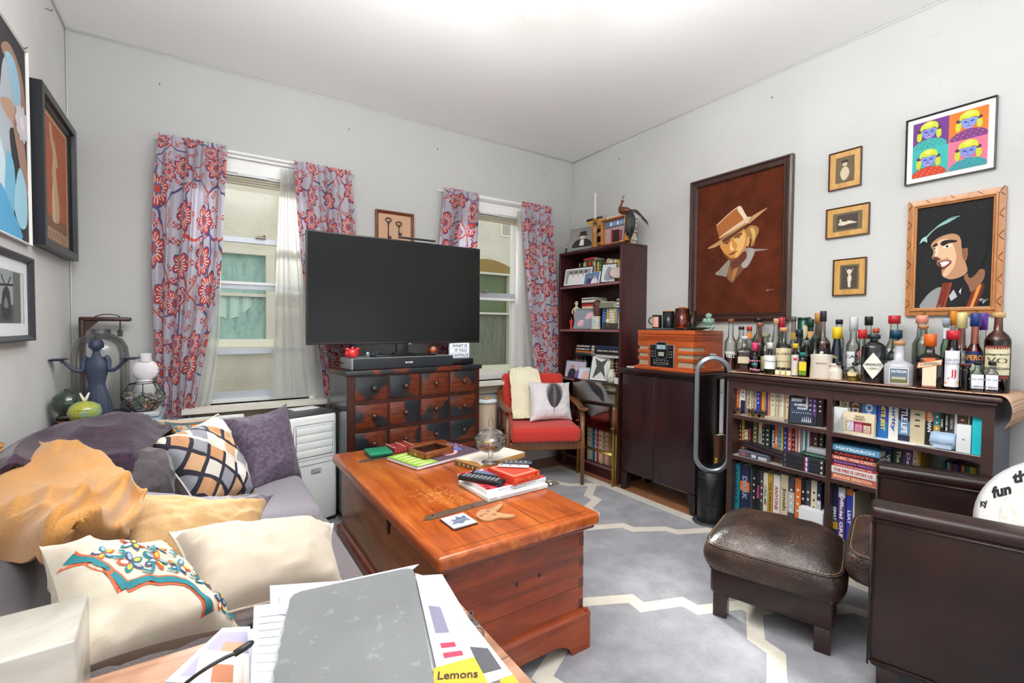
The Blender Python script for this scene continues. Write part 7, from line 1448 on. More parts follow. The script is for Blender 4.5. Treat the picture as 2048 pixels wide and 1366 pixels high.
o, lx, ly = slab((958, 944), (920, 926), (1050, 915), .028, M('#b98a50', .45), 'game_box', 'flat tan box with glare painted on top, under the glass candy dish', 'box', deco=lambda g, lx, ly, th: (g.box((-lx/2-.0003, -ly/2-.0003, .0), (-lx/2, ly/2, th*.8), M('#7a5a34')), [g.box((-lx/2-.0006, -ly*.45+ly*.09*j, .004), (-lx/2-.0003, -ly*.45+ly*.09*j+.006, th*.6), M(('#d8c8a0', '#4a3c2c')[j % 2])) for j in range(10)], Art(g, th+.0003, lx*.99, ly*.99).r(0, 0, 1, 1, '#ddd4c6').p([(0, 0), (.1, .3), (.05, .7), (0, 1)], '#b07a3c', 3)))  # pale lid colour paints in the glare on the box top
cd = thing('candy_dish', 'clear footed glass candy dish with pointed lid, candies inside', 'candy dish', at(981, 925, z=CZ+.029)); GC = glass('#ffffff', '#dde6e8', .2); cd.location.z = CZ+.0295
g = G(); g.lathe([(0, 0), (.042, 0), (.044, .004), (.030, .010), (.010, .018), (.008, .03), (.014, .036), (.008, .042), (.012, .048), (.045, .058), (.072, .085), (.078, .115), (.075, .116), (.068, .088), (.042, .064), (0, .054)], GC, 40)
g.build('bowl', cd)
g = G(); g.lathe([(.079, .117), (.082, .119), (.080, .123), (.068, .130), (.055, .145), (.030, .156), (.010, .166), (.005, .172), (.012, .180), (.014, .187), (.007, .194), (.010, .200), (.004, .210), (.001, .222), (0, .222)], GC, 40)
for k in range(12): a = 2*PI*k/12; g.tube([(.066*math.cos(a), .066*math.sin(a), .133), (.05*math.cos(a+.25), .05*math.sin(a+.25), .148), (.02*math.cos(a+.5), .02*math.sin(a+.5), .160)], .002, GC, 5)
g.build('lid', cd)
for i, (a, r_, z, c) in enumerate(((0.5, .02, .068, '#e0b020'), (2, .03, .072, '#2f9aa8'), (3.4, .03, .070, '#d83c2c'), (4.6, .022, .074, '#e0b020'), (5.6, .035, .076, '#3fa0b0'), (1.2, .012, .088, '#e8c040'), (3.9, .014, .09, '#d86a2c'), (2.7, .02, .094, '#e0b828'))):
    g = G(RZ(math.degrees(a)) @ T(r_, 0, z) @ RX(30*i)); g.rbox((-.014, -.009, -.006), (.014, .009, .006), M(c, .3), .004); g.build('candy', loc=cd.location, label='wrapped candy inside the glass dish', cat='candy', group='candies in the glass dish')
def tcov(g, lx, ly, th):
    a = Art(g, th+.0003, lx*.99, ly*.99); a.r(0, 0, 1, 1, '#c8343c')
    for k in range(60): a.r(*(lambda x, y: (x, y, x+.07, y+.06))(random.uniform(0, .92), random.uniform(0, .92)), random.choice(('#e8e4e0', '#2a3a7a', '#d84a4a', '#7a3a8a', '#e8b0b0', '#a8242c')))
SPM = lambda lx, ly, z: Matrix(((1, 0, 0, 0), (0, 0, -1, -ly/2-.0006), (0, 1, 0, z), (0, 0, 0, 1)))
slab((976, 1005), (923, 968), (1096, 976), .0185, M('#dedddb', .45), 'art_book', 'lower of two thick white paperbacks with black spine lettering', 'book', deco=lambda g, lx, ly, th: (g.text('WE WISH YOU WERE HERE AND GOOD BOOKS', M('#2a2c34'), SPM(lx, ly, th*.5), w=lx*.6, h=.005, fit=True), g.text('TASCHEN', M('#1c1c22'), SPM(lx, ly, th*.5) @ T(-lx*.42, 0, 0), w=lx*.12, h=.006, fit=True)))
slab((974, 990), (922, 954), (1092, 963), .0185, M('#e2e1df', .45), 'art_book', 'upper of two thick white paperbacks, colourful red cover up', 'book', z=CZ+.0192, deco=lambda g, lx, ly, th: (tcov(g, lx, ly, th), g.text('BOOKS FOR OPTIMISTS - 40 YEARS SINCE 1980', M('#2a3c8a'), SPM(lx, ly, th*.5), w=lx*.62, h=.005, fit=True), g.text('TASCHEN', M('#2a3c8a'), SPM(lx, ly, th*.5) @ T(lx*.4, 0, 0), w=lx*.10, h=.004, fit=True)))
TZ = CZ+.0385
def keys_(g, lx, ly, th, m='#9a9ca4', n=9):
    for i in range(n):
        for j in range(3): g.rbox((-lx*.42+lx*.84*i/n, -ly*.36+ly*.27*j, th), (-lx*.42+lx*.84*i/n+lx*.06, -ly*.36+ly*.27*j+ly*.18, th+.0012), M(m, .5), .0004, 1)
def remote(c, ang, L_, W_, th, m, label, z, keys=True, km='#8c8e96', n=9):
    p = at(*c, z=z); g = G(); g.rbox((-L_/2, -W_/2, 0), (L_/2, W_/2, th), m, .005, 3)
    if keys: keys_(g, L_, W_, th, km, n)
    g.build('remote_control', loc=(p.x, p.y, z+.0005), rz=ang, label=label, cat='remote control')
remote((963, 964), -58, .20, .048, .020, M('#1a1b1f', .35), 'chunky black remote with many buttons, nearest of the dark remotes', TZ)
remote((988, 955), -54, .21, .046, .016, M('#22252c', .35), 'long black remote with many buttons, behind the chunky one', TZ, n=11, km='#7c8ab0')
slab((1028, 972), (986, 948), (1080, 957), .034, M('#c0341c', .45), 'red_box', 'orange red patterned box on the white paperbacks', 'box', z=TZ, deco=lambda g, lx, ly, th: (Art(g, th+.0003, lx*.98, ly*.98).r(0, 0, 1, 1, '#d84a2c').r(.06, .06, .94, .94, '#d8a890').r(.1, .1, .9, .9, '#c8402c'), [g.box((random.uniform(-lx/2, lx/2-.004), -ly/2-.0005, random.uniform(.002, th-.006)), (0, 0, 0), M('#d86a2c')) if False else g.tube([(x_, -ly/2-.0004, .004+.024*random.random()), (x_+.004, -ly/2-.0004, .004+.024*random.random())], .0012, M('#e08a3c'), 4) for x_ in [-lx/2+.006*j for j in range(int(lx/.006))]]))
remote((1027, 934), -40, .135, .030, .008, M('#b9bcc2', .3), 'slim silver grey remote lying on the red box', TZ+.0365, True, '#8a8c92', 3)
remote((1035, 927), -36, .13, .032, .008, M('#3c4450', .35), 'slim dark grey remote behind the silver one on the red box', TZ+.0365, True, '#8a929c', 5)
def coast(g, lx, ly, th):
    a = Art(g, th+.0003, lx*.96, ly*.96); a.r(0, 0, 1, 1, '#b9bcc8'); a.p([(.12, .3), (.3, .5), (.25, .7), (.45, .62), (.55, .85), (.7, .7), (.9, .8), (.85, .5), (.92, .3), (.7, .35), (.5, .2), (.35, .3)], '#5a6478', 2).l([(.05, .55), (.45, .5), (.9, .52)], .05, '#8a92a4').l([(.05, .35), (.5, .36), (.85, .4)], .04, '#7a8296')
slab((907, 1062), (882, 1040), (957, 1048), .006, M('#5a3c3a', .4), 'coaster', 'square coaster with grey city drawing near the chest corner', 'coaster', r=.004, deco=coast)
DG = [(745, 550), (775, 520), (830, 515), (880, 490), (900, 480), (912, 488), (890, 515), (872, 532), (940, 548), (985, 552), (992, 560), (940, 570), (890, 568), (840, 585), (790, 586), (755, 570)]
dp = [at(720+a/3.2, 860+b/3.2, z=CZ) for a, b in DG]; dc = sum(dp, Vector())/len(dp); g = G(); g.prism([(p.x-dc.x, p.y-dc.y) for p in cr(dp, 4)], 0, .006, wood('#a5744c', '#c9986c', 3, .5, 0))
IN = M('#4a2a18', .6)
for a, b in ((775, 562), (860, 553), (820, 530)): p = at(720+a/3.2, 860+b/3.2, z=CZ)-dc; g.tube([(p.x+.006*math.cos(t), p.y+.005*math.sin(t), .0062) for t in [2*PI*i/10 for i in range(10)]], .0009, IN, 4, True)
p = at(720+795/3.2, 860+552/3.2, z=CZ)-dc; g.tube([(p.x-.012, p.y, .0062), (p.x, p.y+.006, .0062), (p.x+.012, p.y-.002, .0062)], .0009, IN, 4)
g.build('dog_coaster', loc=(dc.x, dc.y, CZ+.0002), label='wooden coaster cut like a big eared dog head', cat='coaster')
# ------------------------------------------------------------------ on the apothecary chest, beside the television
SB = .925+.0725
def on(px, X_=None, v=.06):
    """point on the soundbar line seen at pixel column px"""
    d = at(px, 700, y=1.0); d = Vector((d.x, d.y)); o = Vector((.70, 2.82)); u = Vector((math.cos(math.radians(6)), math.sin(math.radians(6)))); n_ = Vector((-u.y, u.x)); q = o+n_*v
    t = (q.x*d.y-q.y*d.x)/(u.y*d.x-u.x*d.y); return q+u*t
q = on(705); RG_ = NT('red_glass').base(lin('#d0262c'), .08, coat=.8).m
g = G(); g.grid(lambda u, v: ((.036+.010*math.sin(5*2*PI*u)*math.sin(v*PI))*math.sin(v*PI)**.7*math.cos(2*PI*u), (.026+.006*math.sin(3*2*PI*u))*math.sin(v*PI)**.7*math.sin(2*PI*u), .03-.03*math.cos(v*PI)), 40, 18, RG_, cu=True)
for a in (-.028, .0, .030): g.tube(cr([(a*.6, 0, .04), (a, 0, .058), (a*1.5, 0, .052+.02*(a == 0))], 4, False), [.012, .011, .010, .009, .008, .008, .007, .006, .006][:9], RG_, 8)
g.build('red_glass_fish', loc=(q.x, q.y, SB), rz=6, label='red blown glass fish on the left of the soundbar', cat='glass ornament')
q = on(735); g = G(); g.lathe([(0, 0), (.012, .001), (.020, .012), (.021, .021), (.018, .033), (.009, .041), (0, .042)], glass('#cfdfe8', '#4a6478', .6), 24); g.tube([(.008*math.cos(t*2), .008*math.sin(t*2), .008+.025*t/6) for t in range(7)], .003, M('#d8e4ee', .2), 6); g.build('glass_ball', loc=(q.x, q.y, SB), label='small clear glass ball with white swirl on the soundbar', cat='glass ornament')
q = on(749); g = G(); 
for k in range(6): a = k*1.05; g.tube([(0, 0, .006), (.012*math.cos(a), .010*math.sin(a), .018), (.020*math.cos(a), .014*math.sin(a), .012+.014*(k % 3))], [.006, .005, .002], M('#1f3c48', .15, coat=.5), 7)
g.build('glass_crab', loc=(q.x, q.y, SB), label='small dark blue glass creature on the soundbar', cat='glass ornament')
q = on(866); t_ = thing('glass_globe', 'orange glass globe with yellow bird inside on the soundbar', 'glass ornament', (q.x, q.y, SB)); g = G(); g.lathe([(0, 0), (.015, .001), (.034, .018), (.039, .039), (.034, .060), (.015, .076), (0, .078)], glass('#f0a048', '#c0401c', .3), 28); g.build('globe', t_)
g = G(T(0, 0, .036)); g.grid(lambda u, v: (.024*math.sin(v*PI)*math.cos(2*PI*u)+.004, .012*math.sin(v*PI)*math.sin(2*PI*u), -.014*math.cos(v*PI)), 16, 10, M('#e0c020', .4), cu=True); g.tube([(.018, 0, .004), (.022, 0, .018), (.026, 0, .022)], [.007, .006, .002], M('#e0c020', .4), 8); g.tube([(-.018, 0, .002), (-.032, 0, .010)], [.006, .002], M('#e0c020', .4), 8); g.build('bird', t_)
q = on(918, v=.085); LZ = .925+.0455; t_ = thing('light_box', 'white light box with three rows of black letters by the television', 'light box', (q.x, q.y, LZ), -8)
g = G(); g.rbox((-.075, -.012, 0), (.075, .02, .108), M('#d9dce6', .4), .003); g.box((-.072, -.0132, .004), (.072, -.0118, .104), emit('#e4e8f4', .12))
for k in (1, 2): g.box((-.072, -.0145, .104-.0345*k), (.072, -.013, .107-.0345*k), M('#b0b6c8', .4))
g.build('case', t_)
g = G()
for k, s_ in enumerate(('WHAT IS', 'IT YOU', 'CUNTFACE')): g.text(s_, M('#14161c', .5), T(.0 if k != 1 else .01, -.0142, .088-.0345*k) @ RX(90), w=(.112, .092, .134)[k], h=.021, bold=.02, fit=True)
g.build('lettering', t_)
BC2 = M('#15161a', .5)
tag(G().tube(cr([(.60, 2.99, 1.15), (.585, 3.0, 1.06), (.64, 2.98, 1.01), (.70, 2.97, .97), (.735, 2.98, .96)], 5, False), .0035, BC2, 6).build('power_cable'), 'black cable curling down behind the left end of the soundbar', 'cable')
g = G(T(.60, 3.06, 1.10) @ RX(80)); g.tube([((.045+.004*math.sin(i*.7))*math.cos(i*.45), (.03+.003*math.sin(i))*math.sin(i*.45), .002*(i % 7)) for i in range(60)], .003, M('#c9cdd4', .5), 6); g.build('cable_coil', label='coiled pale grey cable hanging below the television corner', cat='cable')
# ------------------------------------------------------------------ corner table with statue and glassware
CTZ = .725
t_ = thing('corner_cabinet', 'small blue grey cabinet in the corner behind the sofa', 'cabinet', (-.385, 3.115, -.006)); g = G(); g.rbox((-.185, -.19, .02), (.20, .20, CTZ), M('#7c8b98', .5), .006); g.build('body', t_); G().rbox((-.19, -.195, CTZ-.012), (.205, .205, CTZ+.006), M('#8d9ba6', .45), .004).build('top', t_)
bx('document_box', 'dark box file lying on the corner cabinet', 'box', -.575, -.46, 2.96, 3.24, CTZ+.001, CTZ+.035, '#20242c') 
bx('storage_box', 'pale grey plastic box under the glass terrarium', 'box', -.30, -.19, 2.94, 3.15, CTZ+.001, CTZ+.030, '#b4b6ba', .01)
SL = NT('slate_statue').base(lin('#373f54'), .55).m; st = thing('bowl_bearer_statue', 'slate blue statue of a long robed figure holding out two shallow bowls', 'statue', (-.432, 2.98, CTZ+.002), -6)
g = G(); g.rbox((-.075, -.055, 0), (.085, .055, .035), SL, .004)
def robe(u, v):
    r = (.052, .050, .046, .041, .034, .028, .031, .037, .041, .036, .015, .011)[min(11, int(v*11))]; r2 = (.052, .050, .046, .041, .034, .028, .031, .037, .041, .036, .015, .011)[min(11, int(v*11)+1)]; t = v*11-int(v*11); r = r*(1-t)+r2*t
    f = 1+.05*math.cos(18*2*PI*u)*max(0, 1-v*1.9); return (r*1.15*f*math.cos(2*PI*u), r*.72*f*math.sin(2*PI*u), .035+.305*v)
g.grid(robe, 72, 40, SL, cu=True)
for s_ in (-1, 1): g.tube(cr([(s_*.034, 0, .310), (s_*.047, -.003, .290), (s_*.050, -.012, .245), (s_*.078, -.018, .250), (s_*.108, -.022, .282), (s_*.122, -.024, .292)], 4, False), [.0115]*4+[.010]*4+[.009]*4+[.008]*4+[.007]*4+[.006], SL, 10)
g.build('body', st)
g = G(T(0, -.004, .364) @ RX(8)); g.grid(lambda u, v: (.0235*math.sin(v*PI)**.8*math.cos(2*PI*u), .025*math.sin(v*PI)**.8*math.sin(2*PI*u)-.003*math.exp(-((v-.5)/.08)**2)*(math.sin(2*PI*u) < -.9), -.029*math.cos(v*PI)), 24, 18, SL, cu=True); g.build('head', st)
g = G(T(0, -.002, .37)); g.grid(lambda u, v: (.029*math.sin(v*PI*.62+.05)*math.cos(2*PI*u)*(1+.05*math.cos(14*2*PI*u)*v), .030*math.sin(v*PI*.62+.05)*math.sin(2*PI*u)+.004, .030*math.cos(v*PI*.72)), 40, 14, M('#2c3448', .6), cu=True); g.build('hair', st)
for s_ in (-1, 1): G(T(s_*.135, -.024, .297)).lathe([(0, -.005), (.018, -.004), (.042, .004), (.040, .006), (.016, -.001), (0, -.001)], SL, 28).build('bowl', st)
cl2 = thing('glass_cloche', 'large clear glass cloche over the corner cabinet behind the statue', 'cloche', (-.440, 3.155, CTZ+.0065)); GCL = glass('#f8f9f8', '#b8bebe', .12)
g = G(); g.lathe([(.112, 0), (.114, .15), (.114, .30), (.108, .345), (.088, .385), (.055, .408), (.042, .415), (.040, .435), (.038, .436)], GCL, 48); g.build('bell', cl2); G().lathe([(.020, .40), (0, .40), (0, .0), (.11, .0), (.11, .004), (0, .004)], M('#4a2a20', .4), 30).build('base', cl2) if False else G().lathe([(0, 0), (.118, 0), (.118, .006), (0, .006)], M('#3c241c', .4), 36).build('base', cl2)
lb_ = thing('bracket_lamp', 'dark wood bracket lamp with a bulb hanging over the cloche', 'lamp', (-.545, 3.285, CTZ+.0065)); WL = wood('#2e1410', '#4a241a', 1, .4, 2)
g = G(); g.rbox((0, 0, 0), (.022, .05, .50), WL, .006); g.rbox((0, 0, .478), (.215, .05, .500), WL, .008); g.prism([(.022, .42), (.075, .478), (.022, .478)], 0, .05, WL, Matrix(((1, 0, 0, 0), (0, 0, 1, 0), (0, 1, 0, 0), (0, 0, 0, 1)))); g.build('bracket', lb_)
G().tube(cr([(.06, .025, .50), (.10, .025, .515), (.15, .025, .512), (.165, .025, .495), (.165, .025, .43)], 4, False), .003, M('#3a2c28', .7), 6).build('cord', lb_); G().cyl(.012, .395, .43, M('#8a8478', .3, .8), 16, T(.165, .025, 0)).build('socket', lb_)
gb = at(137, 795, y=2.93); t_ = thing('green_glass_float', 'round dark green glass float in a clear ring stand near the left wall', 'glass float', (max(gb.x, XL+.062), 2.90, CTZ+.037)); g = G(); g.lathe([(0, .012), (.03, .018), (.052, .045), (.056, .07), (.048, .10), (.02, .122), (.010, .126), (.009, .134), (0, .134)], NT('green_glass').base(lin('#2e3a2c'), .06, coat=.8).m, 32); g.build('float', t_)
G().lathe([(.022, 0), (.034, 0), (.036, .006), (.026, .02), (.022, .02)], glass('#dde4e4', '#8a9698', .3), 24).build('ring_stand', t_)
tr = at(178, 832, y=2.86); t_ = thing('copper_tray', 'oval copper dish holding the yellow globe', 'dish', (-.455, 2.84, CTZ+.0065)); g = G(S(1, .8, 1)); g.lathe([(0, 0), (.075, 0), (.092, .022), (.096, .024), (.094, .026), (.074, .004), (0, .003)], NT('copper').base(lin('#a86a3c'), .3, .7).m, 40); g.build('dish_body', t_)
def mapmat():
    t = NT('globe_map'); v = t.coord('Object'); n = t.noise(v, 16, 3, .6); t.base(t.mix(t.step(n, .46, .5), '#a9a93c', '#8fae86'), .3, coat=.4); return t.m
t_ = thing('yellow_globe', 'squat yellow green map globe with two white ears in the copper dish', 'globe ornament', (-.455, 2.84, CTZ+.0115)); g = G(S(1, 1, .88)); g.lathe([(0, 0), (.025, .005), (.052, .03), (.062, .062), (.054, .094), (.028, .115), (0, .12)], mapmat(), 36)
for z in (.045, .062, .08): wrap_text(g, 'la - terra - mare -', .060, z, .006, M('#4a4420', .6))
g.build('globe', t_)
g = G(T(0, 0, .103)); 
for s_ in (-1, 1): g.tube([(0, 0, 0), (s_*.006, 0, .014), (s_*.016, 0, .040)], [.006, .006, .003], M('#e0d8c4', .5), 8)
g.build('ears', t_)
# terrarium
t_ = thing('glass_terrarium', 'faceted glass terrarium with black edges filled with shells', 'terrarium', (-.255, 2.99, CTZ+.0325), 20); TG = glass('#f0f3f2', '#c0cccc', .3); BK_ = M('#17181a', .4)
b0 = [(.048*math.cos(2*PI*i/5), .048*math.sin(2*PI*i/5), 0) for i in range(5)]; b1 = [(.092*math.cos(2*PI*i/5), .092*math.sin(2*PI*i/5), .052) for i in range(5)]; b2 = [(.092*math.cos(2*PI*(i+.5)/5), .092*math.sin(2*PI*(i+.5)/5), .085) for i in range(5)]; b3 = [(.058*math.cos(2*PI*(i+.5)/5), .058*math.sin(2*PI*(i+.5)/5), .140) for i in range(5)]
g = G(); 
for i in range(5):
    j = (i+1) % 5; h_ = (i-1) % 5
    g.add([b0[i], b0[j], b1[j], b2[i], b1[i]], [(0, 1, 2, 3, 4)], TG); g.add([b1[i], b2[i], b3[i], b3[h_], b2[h_]], [(0, 1, 2, 3, 4)], TG)
g.build('glass_faces', t_); g = G()
for i in range(5):
    j = (i+1) % 5; h_ = (i-1) % 5
    for a, b in ((b0[i], b0[j]), (b0[i], b1[i]), (b1[i], b2[i]), (b1[i], b2[h_]), (b2[i], b3[i]), (b3[i], b3[j])): g.tube([a, b], .0022, BK_, 5)
g.build('metal_edges', t_); g = G()
for k in range(90):
    a = random.random()*2*PI; z = .006+.085*k/90; r_ = (.035+.4*min(z, .05)+.01)*random.random()**.5*1.05; g.rbox((-.010, -.007, -.004), (.010, .007, .004), M(random.choice(('#d8b8a8', '#e0d8cc', '#8fb8b0', '#c98a5c', '#b8c8d0', '#7a9a7a', '#d8a0a8', '#5a5c5a')), .5), .003, 1, T(r_*math.cos(a), r_*math.sin(a), z) @ RZ(k*50) @ RX(k*31))
tag(g.build('shells', t_), kind='stuff')
p = at(286, 750, y=3.20); t_ = thing('ribbed_vase', 'white ribbed vase with round body behind the terrarium', 'vase', (-.265, 3.20, CTZ+.0065)); g = G(); CV = M('#e8e2e4', .45); g.lathe([(0, 0), (.04, 0), (.045, .12), (.03, .16), (0, .165)], CV, 30)
g.grid(lambda u, v: ((.058+.0016*math.cos(v*44))*math.sin(v*PI)**.9*math.cos(2*PI*u), .030*math.sin(v*PI)**.6*math.sin(2*PI*u), .215-.058*math.cos(v*PI)), 40, 44, CV, cu=True); g.lathe([(.030, .262), (.028, .30), (.030, .305), (.024, .305), (.022, .262)], CV, 28); g.build('body', t_)
# ------------------------------------------------------------------ objects in and on the tall bookcase
def mw(px, X): return spot(px, X, 1.0)[1]          # metres per photo pixel
def tf(name, label, x0p, x1p, top, X, z0, tilt, turn, fm, draw, b=.010, matw=0, back='#cfcfcf', mat='#e8e8e6'):
    pc = (x0p+x1p)/2; y_a, y_b = at(x0p, 700, x=X).y, at(x1p, 700, x=X).y; w = (y_a-y_b)/max(.3, math.cos(math.radians(turn))); h = (at(pc, top, x=X).z-z0)/math.cos(math.radians(tilt))
    return pic_frame(name, label, pc, 0, w, h, X, tilt, turn, fm, draw, b, z0+.001, matw=matw, back=back, mat=mat)
def two(c1, c2, bg): return lambda a: a.r(0, 0, 1, 1, bg).p([(.15, 0), (.2, .45), (.35, .55), (.5, .45), (.52, 0)], c1, 3).e(.35, .65, .09, .13, '#b98a78').p([(.5, 0), (.55, .4), (.7, .5), (.85, .4), (.9, 0)], c2, 3).e(.7, .6, .09, .13, '#c99a88')
def hat(a): a.r(0, 0, 1, 1, '#8f8880').p([(.1, 0), (.15, .35), (.35, .48), (.6, .48), (.85, .35), (.92, 0)], '#2a2a2e', 3).p([(.40, .1), (.42, .44), (.58, .44), (.60, .1)], '#e0dcd8', 0).e(.5, .58, .11, .12, '#c9b8ac').r(.36, .68, .66, .92, '#26262a').r(.28, .66, .74, .71, '#26262a')
tf('framed_photo', 'grey framed black and white photo of a man in top hat on the bookcase', 1139, 1181, 455, 2.662, TB, 12, 12, M('#7f8582', .5), hat, .022)
tf('framed_photo', 'black frame with white mat and group photo on the top shelf', 1129, 1177, 535, 2.66, 1.5495, 10, 8, BLK, lambda a: [a.r(0, 0, 1, 1, '#9a9a9c')]+[a.p([(.1+.2*i, 0), (.12+.2*i, .6), (.2+.2*i, .7), (.28+.2*i, .6), (.3+.2*i, 0)], '#dedede', 3).e(.2+.2*i, .8, .06, .12, '#5a5a5c') for i in range(4)], .007, .012)
tf('framed_photo', 'white edged colour photo of two people on the top shelf', 1164, 1198, 546, 2.652, 1.5495, 10, -6, M('#e0e2e6', .4), two('#4a3a6a', '#e0d8e0', '#5a84b0'), .003)
tf('framed_photo', 'small black framed sketch leaning on the top shelf', 1202, 1225, 527, 2.67, 1.5495, 14, 18, M('#24262a', .4), lambda a: a.r(0, 0, 1, 1, '#c9cdd2').p([(.2, .1), (.3, .7), (.5, .9), (.7, .7), (.8, .1)], '#8a9098', 3), .007, .005)
g = G(); g.lathe([(0, 0), (.04, 0), (.068, .008), (.070, .011), (.05, .008), (0, .004)], M('#c9b4b0', .2), 32, RX(0) @ S(.62, 1, 1)); g.build('oval_plate', loc=(2.69, 2.575, 1.5495+.070), label='pale oval plate leaning at the right of the top shelf', cat='plate').rotation_euler = (math.radians(22), math.radians(-78), 0)
tf('framed_photo', 'grey frame with pink petals picture on the second shelf', 1150, 1184, 617, 2.665, 1.1795, 14, 12, M('#7f868c', .4), lambda a: a.r(0, 0, 1, 1, '#8a8f9a').p([(.1, .15), (.2, .4), (.4, .42), (.45, .2), (.3, .05)], '#d8a8b0', 4).p([(.5, .5), (.6, .8), (.85, .85), (.9, .6), (.7, .5)], '#dcb0b4', 4), .016)
tf('framed_photo', 'small dark frame at the right end of the second shelf', 1233, 1242, 626, 2.66, 1.1795, 8, 0, M('#3c4044', .4), lambda a: a.r(0, 0, 1, 1, '#a9b4bc'), .006)
tf('framed_photo', 'colour photo of two people in a dark wood frame, third shelf', 1131, 1169, 722, 2.655, .7595, 10, 4, M('#4a3c36', .4), two('#2a2c34', '#7a5a9a', '#b8b4c8'), .006)
tf('framed_photo', 'small silver framed photo between the two dark frames, third shelf', 1160, 1181, 736, 2.65, .7595, 14, 16, M('#b9bec8', .3), lambda a: a.r(0, 0, 1, 1, '#c4d0dc').p([(.2, 0), (.3, .6), (.5, .8), (.75, .6), (.8, 0)], '#d8a8a0', 3), .008)
tf('framed_photo', 'tall black framed ink drawing with wide mat on the third shelf', 1182, 1214, 712, 2.66, .7595, 15, 14, BLK, lambda a: a.r(0, 0, 1, 1, '#d0d0ce').p([(.1, .0), (.25, .6), (.1, .95), (.5, .8), (.9, .95), (.7, .6), (.9, 0), (.55, .35)], '#4a4a4c', 2), .008, .010, '#d8d8d6')
tf('framed_photo', 'dark framed portrait on the fourth shelf behind the acrylic tables', 1180, 1196, 800, 2.70, .4595, 12, 10, BLK, lambda a: a.r(0, 0, 1, 1, '#5a5a5a').e(.5, .5, .22, .3, '#b8a898'), .008)
# diorama frame
t_ = thing('diorama_box', 'orange wood framed little shop front diorama on the bookcase', 'diorama', (2.66, at(1222, 700, x=2.66).y, TB), 0); w_ = (at(1197, 700, x=2.66).y-at(1246, 700, x=2.66).y); h_ = .205; g = G(); OW_ = wood('#a8641c', '#c98432', 2, .4, 2)
for a, b in (((0, -w_/2, 0), (.06, -w_/2+.010, h_)), ((0, w_/2-.010, 0), (.06, w_/2, h_)), ((0, -w_/2, 0), (.06, w_/2, .010)), ((0, -w_/2, h_-.010), (.06, w_/2, h_)), ((.055, -w_/2, 0), (.06, w_/2, h_))): g.rbox(a, b, OW_, .001, 1)
g.build('frame', t_); g = G(); g.box((.04, -w_/2+.01, .01), (.055, w_/2-.01, h_-.01), M('#b89aa0', .7)); g.box((.035, -.03, .01), (.041, .03, h_*.55), M('#2a1c1c', .6)); g.box((.03, -w_/2+.015, h_*.68), (.041, w_/2-.015, h_*.9), M('#5a7898', .6))
for k in range(5): g.box((.028, -w_/2+.02+.036*k, h_*.72), (.031, -w_/2+.045+.036*k, h_*.86), M(('#d8d8e0', '#8fa8c8')[k % 2], .6))
g.box((.03, .035, .01), (.041, .045, h_*.6), M('#a8303c')); g.box((.03, -.06, .03), (.041, -.04, h_*.5), M('#8a3c3c')); g.build('shop_front', t_)
# candlestick figure
def figure(name, label, cat, x, y, z0, H, skin, pose=1, cloth=None, hair=None):
    t = thing(name, label, cat, (x, y, z0), -70); k = H/.2; m = skin if not isinstance(skin, str) else M(skin, .5); g = G(S(k))
    prof = [(.022, 0), (.024, .01), (.012, .03), (.014, .06), (.019, .085), (.013, .105), (.018, .125), (.019, .137), (.007, .146), (.006, .152), (.011, .158), (.012, .170), (.006, .178), (0, .180)]
    g.lathe(prof, m, 18, sy=.75)
    for s_ in (-1, 1):
        if pose: g.tube(cr([(s_*.018, 0, .136), (s_*.026, -.002, .158), (s_*.018, 0, .178), (s_*.010, 0, .192)], 3, False), .0048, m, 8)
        else: g.tube(cr([(s_*.018, 0, .134), (s_*.028, -.002, .115), (s_*.020, -.010, .098)], 3, False), .0052, m, 8)
    g.build('body', t)
    if cloth: g = G(S(k)); g.lathe([(.0245, .0), (.026, .012), (.0165, .04), (.018, .065), (.0205, .088), (.0150, .102)], M(cloth, .6), 18, sy=.78); g.build('robe', t)
    if hair: g = G(S(k)); g.lathe([(.0125, .160), (.0135, .172), (.007, .181), (0, .183)], M(hair, .7), 14); g.build('hair', t)
    return t, k
x_, y_ = 2.665, at(1187, 700, x=2.665).y; H_ = at(1187, 440, x=2.665).z-TB
t_, k_ = figure('candlestick_figure', 'golden brown figurine candlestick with raised arms on the bookcase', 'candlestick', x_, y_, TB, H_, '#b07a44', 1, '#9a6428', '#4a2c1c')
G(S(k_)).lathe([(.0, .190), (.014, .190), (.018, .200), (.016, .204), (0, .204)], M('#a8743a', .4), 18).build('candle_cup', t_)
tag(G().cyl(.0095, 0, at(1186, 388, x=2.665).z-TB-.204*k_, M('#e6e2da', .5), 16, T(0, 0, 0), .0085).build('candle', loc=(x_, y_, TB+.2045*k_)), 'white taper candle in the figurine candlestick', 'candle')
figure('small_figurine', 'tiny pink and black figurine at the left corner atop the bookcase', 'figurine', 2.665, at(1130, 700, x=2.665).y, TB, .085, '#d0b0a8', 0, '#3a2a30', '#8a3038')
figure('bone_figurine', 'ivory skeletal figurine at the left of the second shelf', 'figurine', 2.70, at(1152, 700, x=2.70).y, 1.1795, .27, '#cfc0a0', 0)
figure('red_figurine', 'small red robed figurine at the left of the second shelf', 'figurine', 2.665, at(1142, 700, x=2.665).y, 1.1795, .115, '#c4382e', 0, '#c4382e', '#2a3028')
g = G(S(1, .8, 1)); g.lathe([(.024, 0), (.022, .03), (.034, .06), (.036, .09), (.040, .115), (.036, .14), (.02, .155), (0, .158)], M('#5a3028', .6), 20); g.rbox((-.042, -.008, .06), (-.032, .008, .105), M('#6a382c', .6), .004); g.rbox((-.040, -.024, .100), (-.030, .024, .112), M('#45231c', .6), .004)
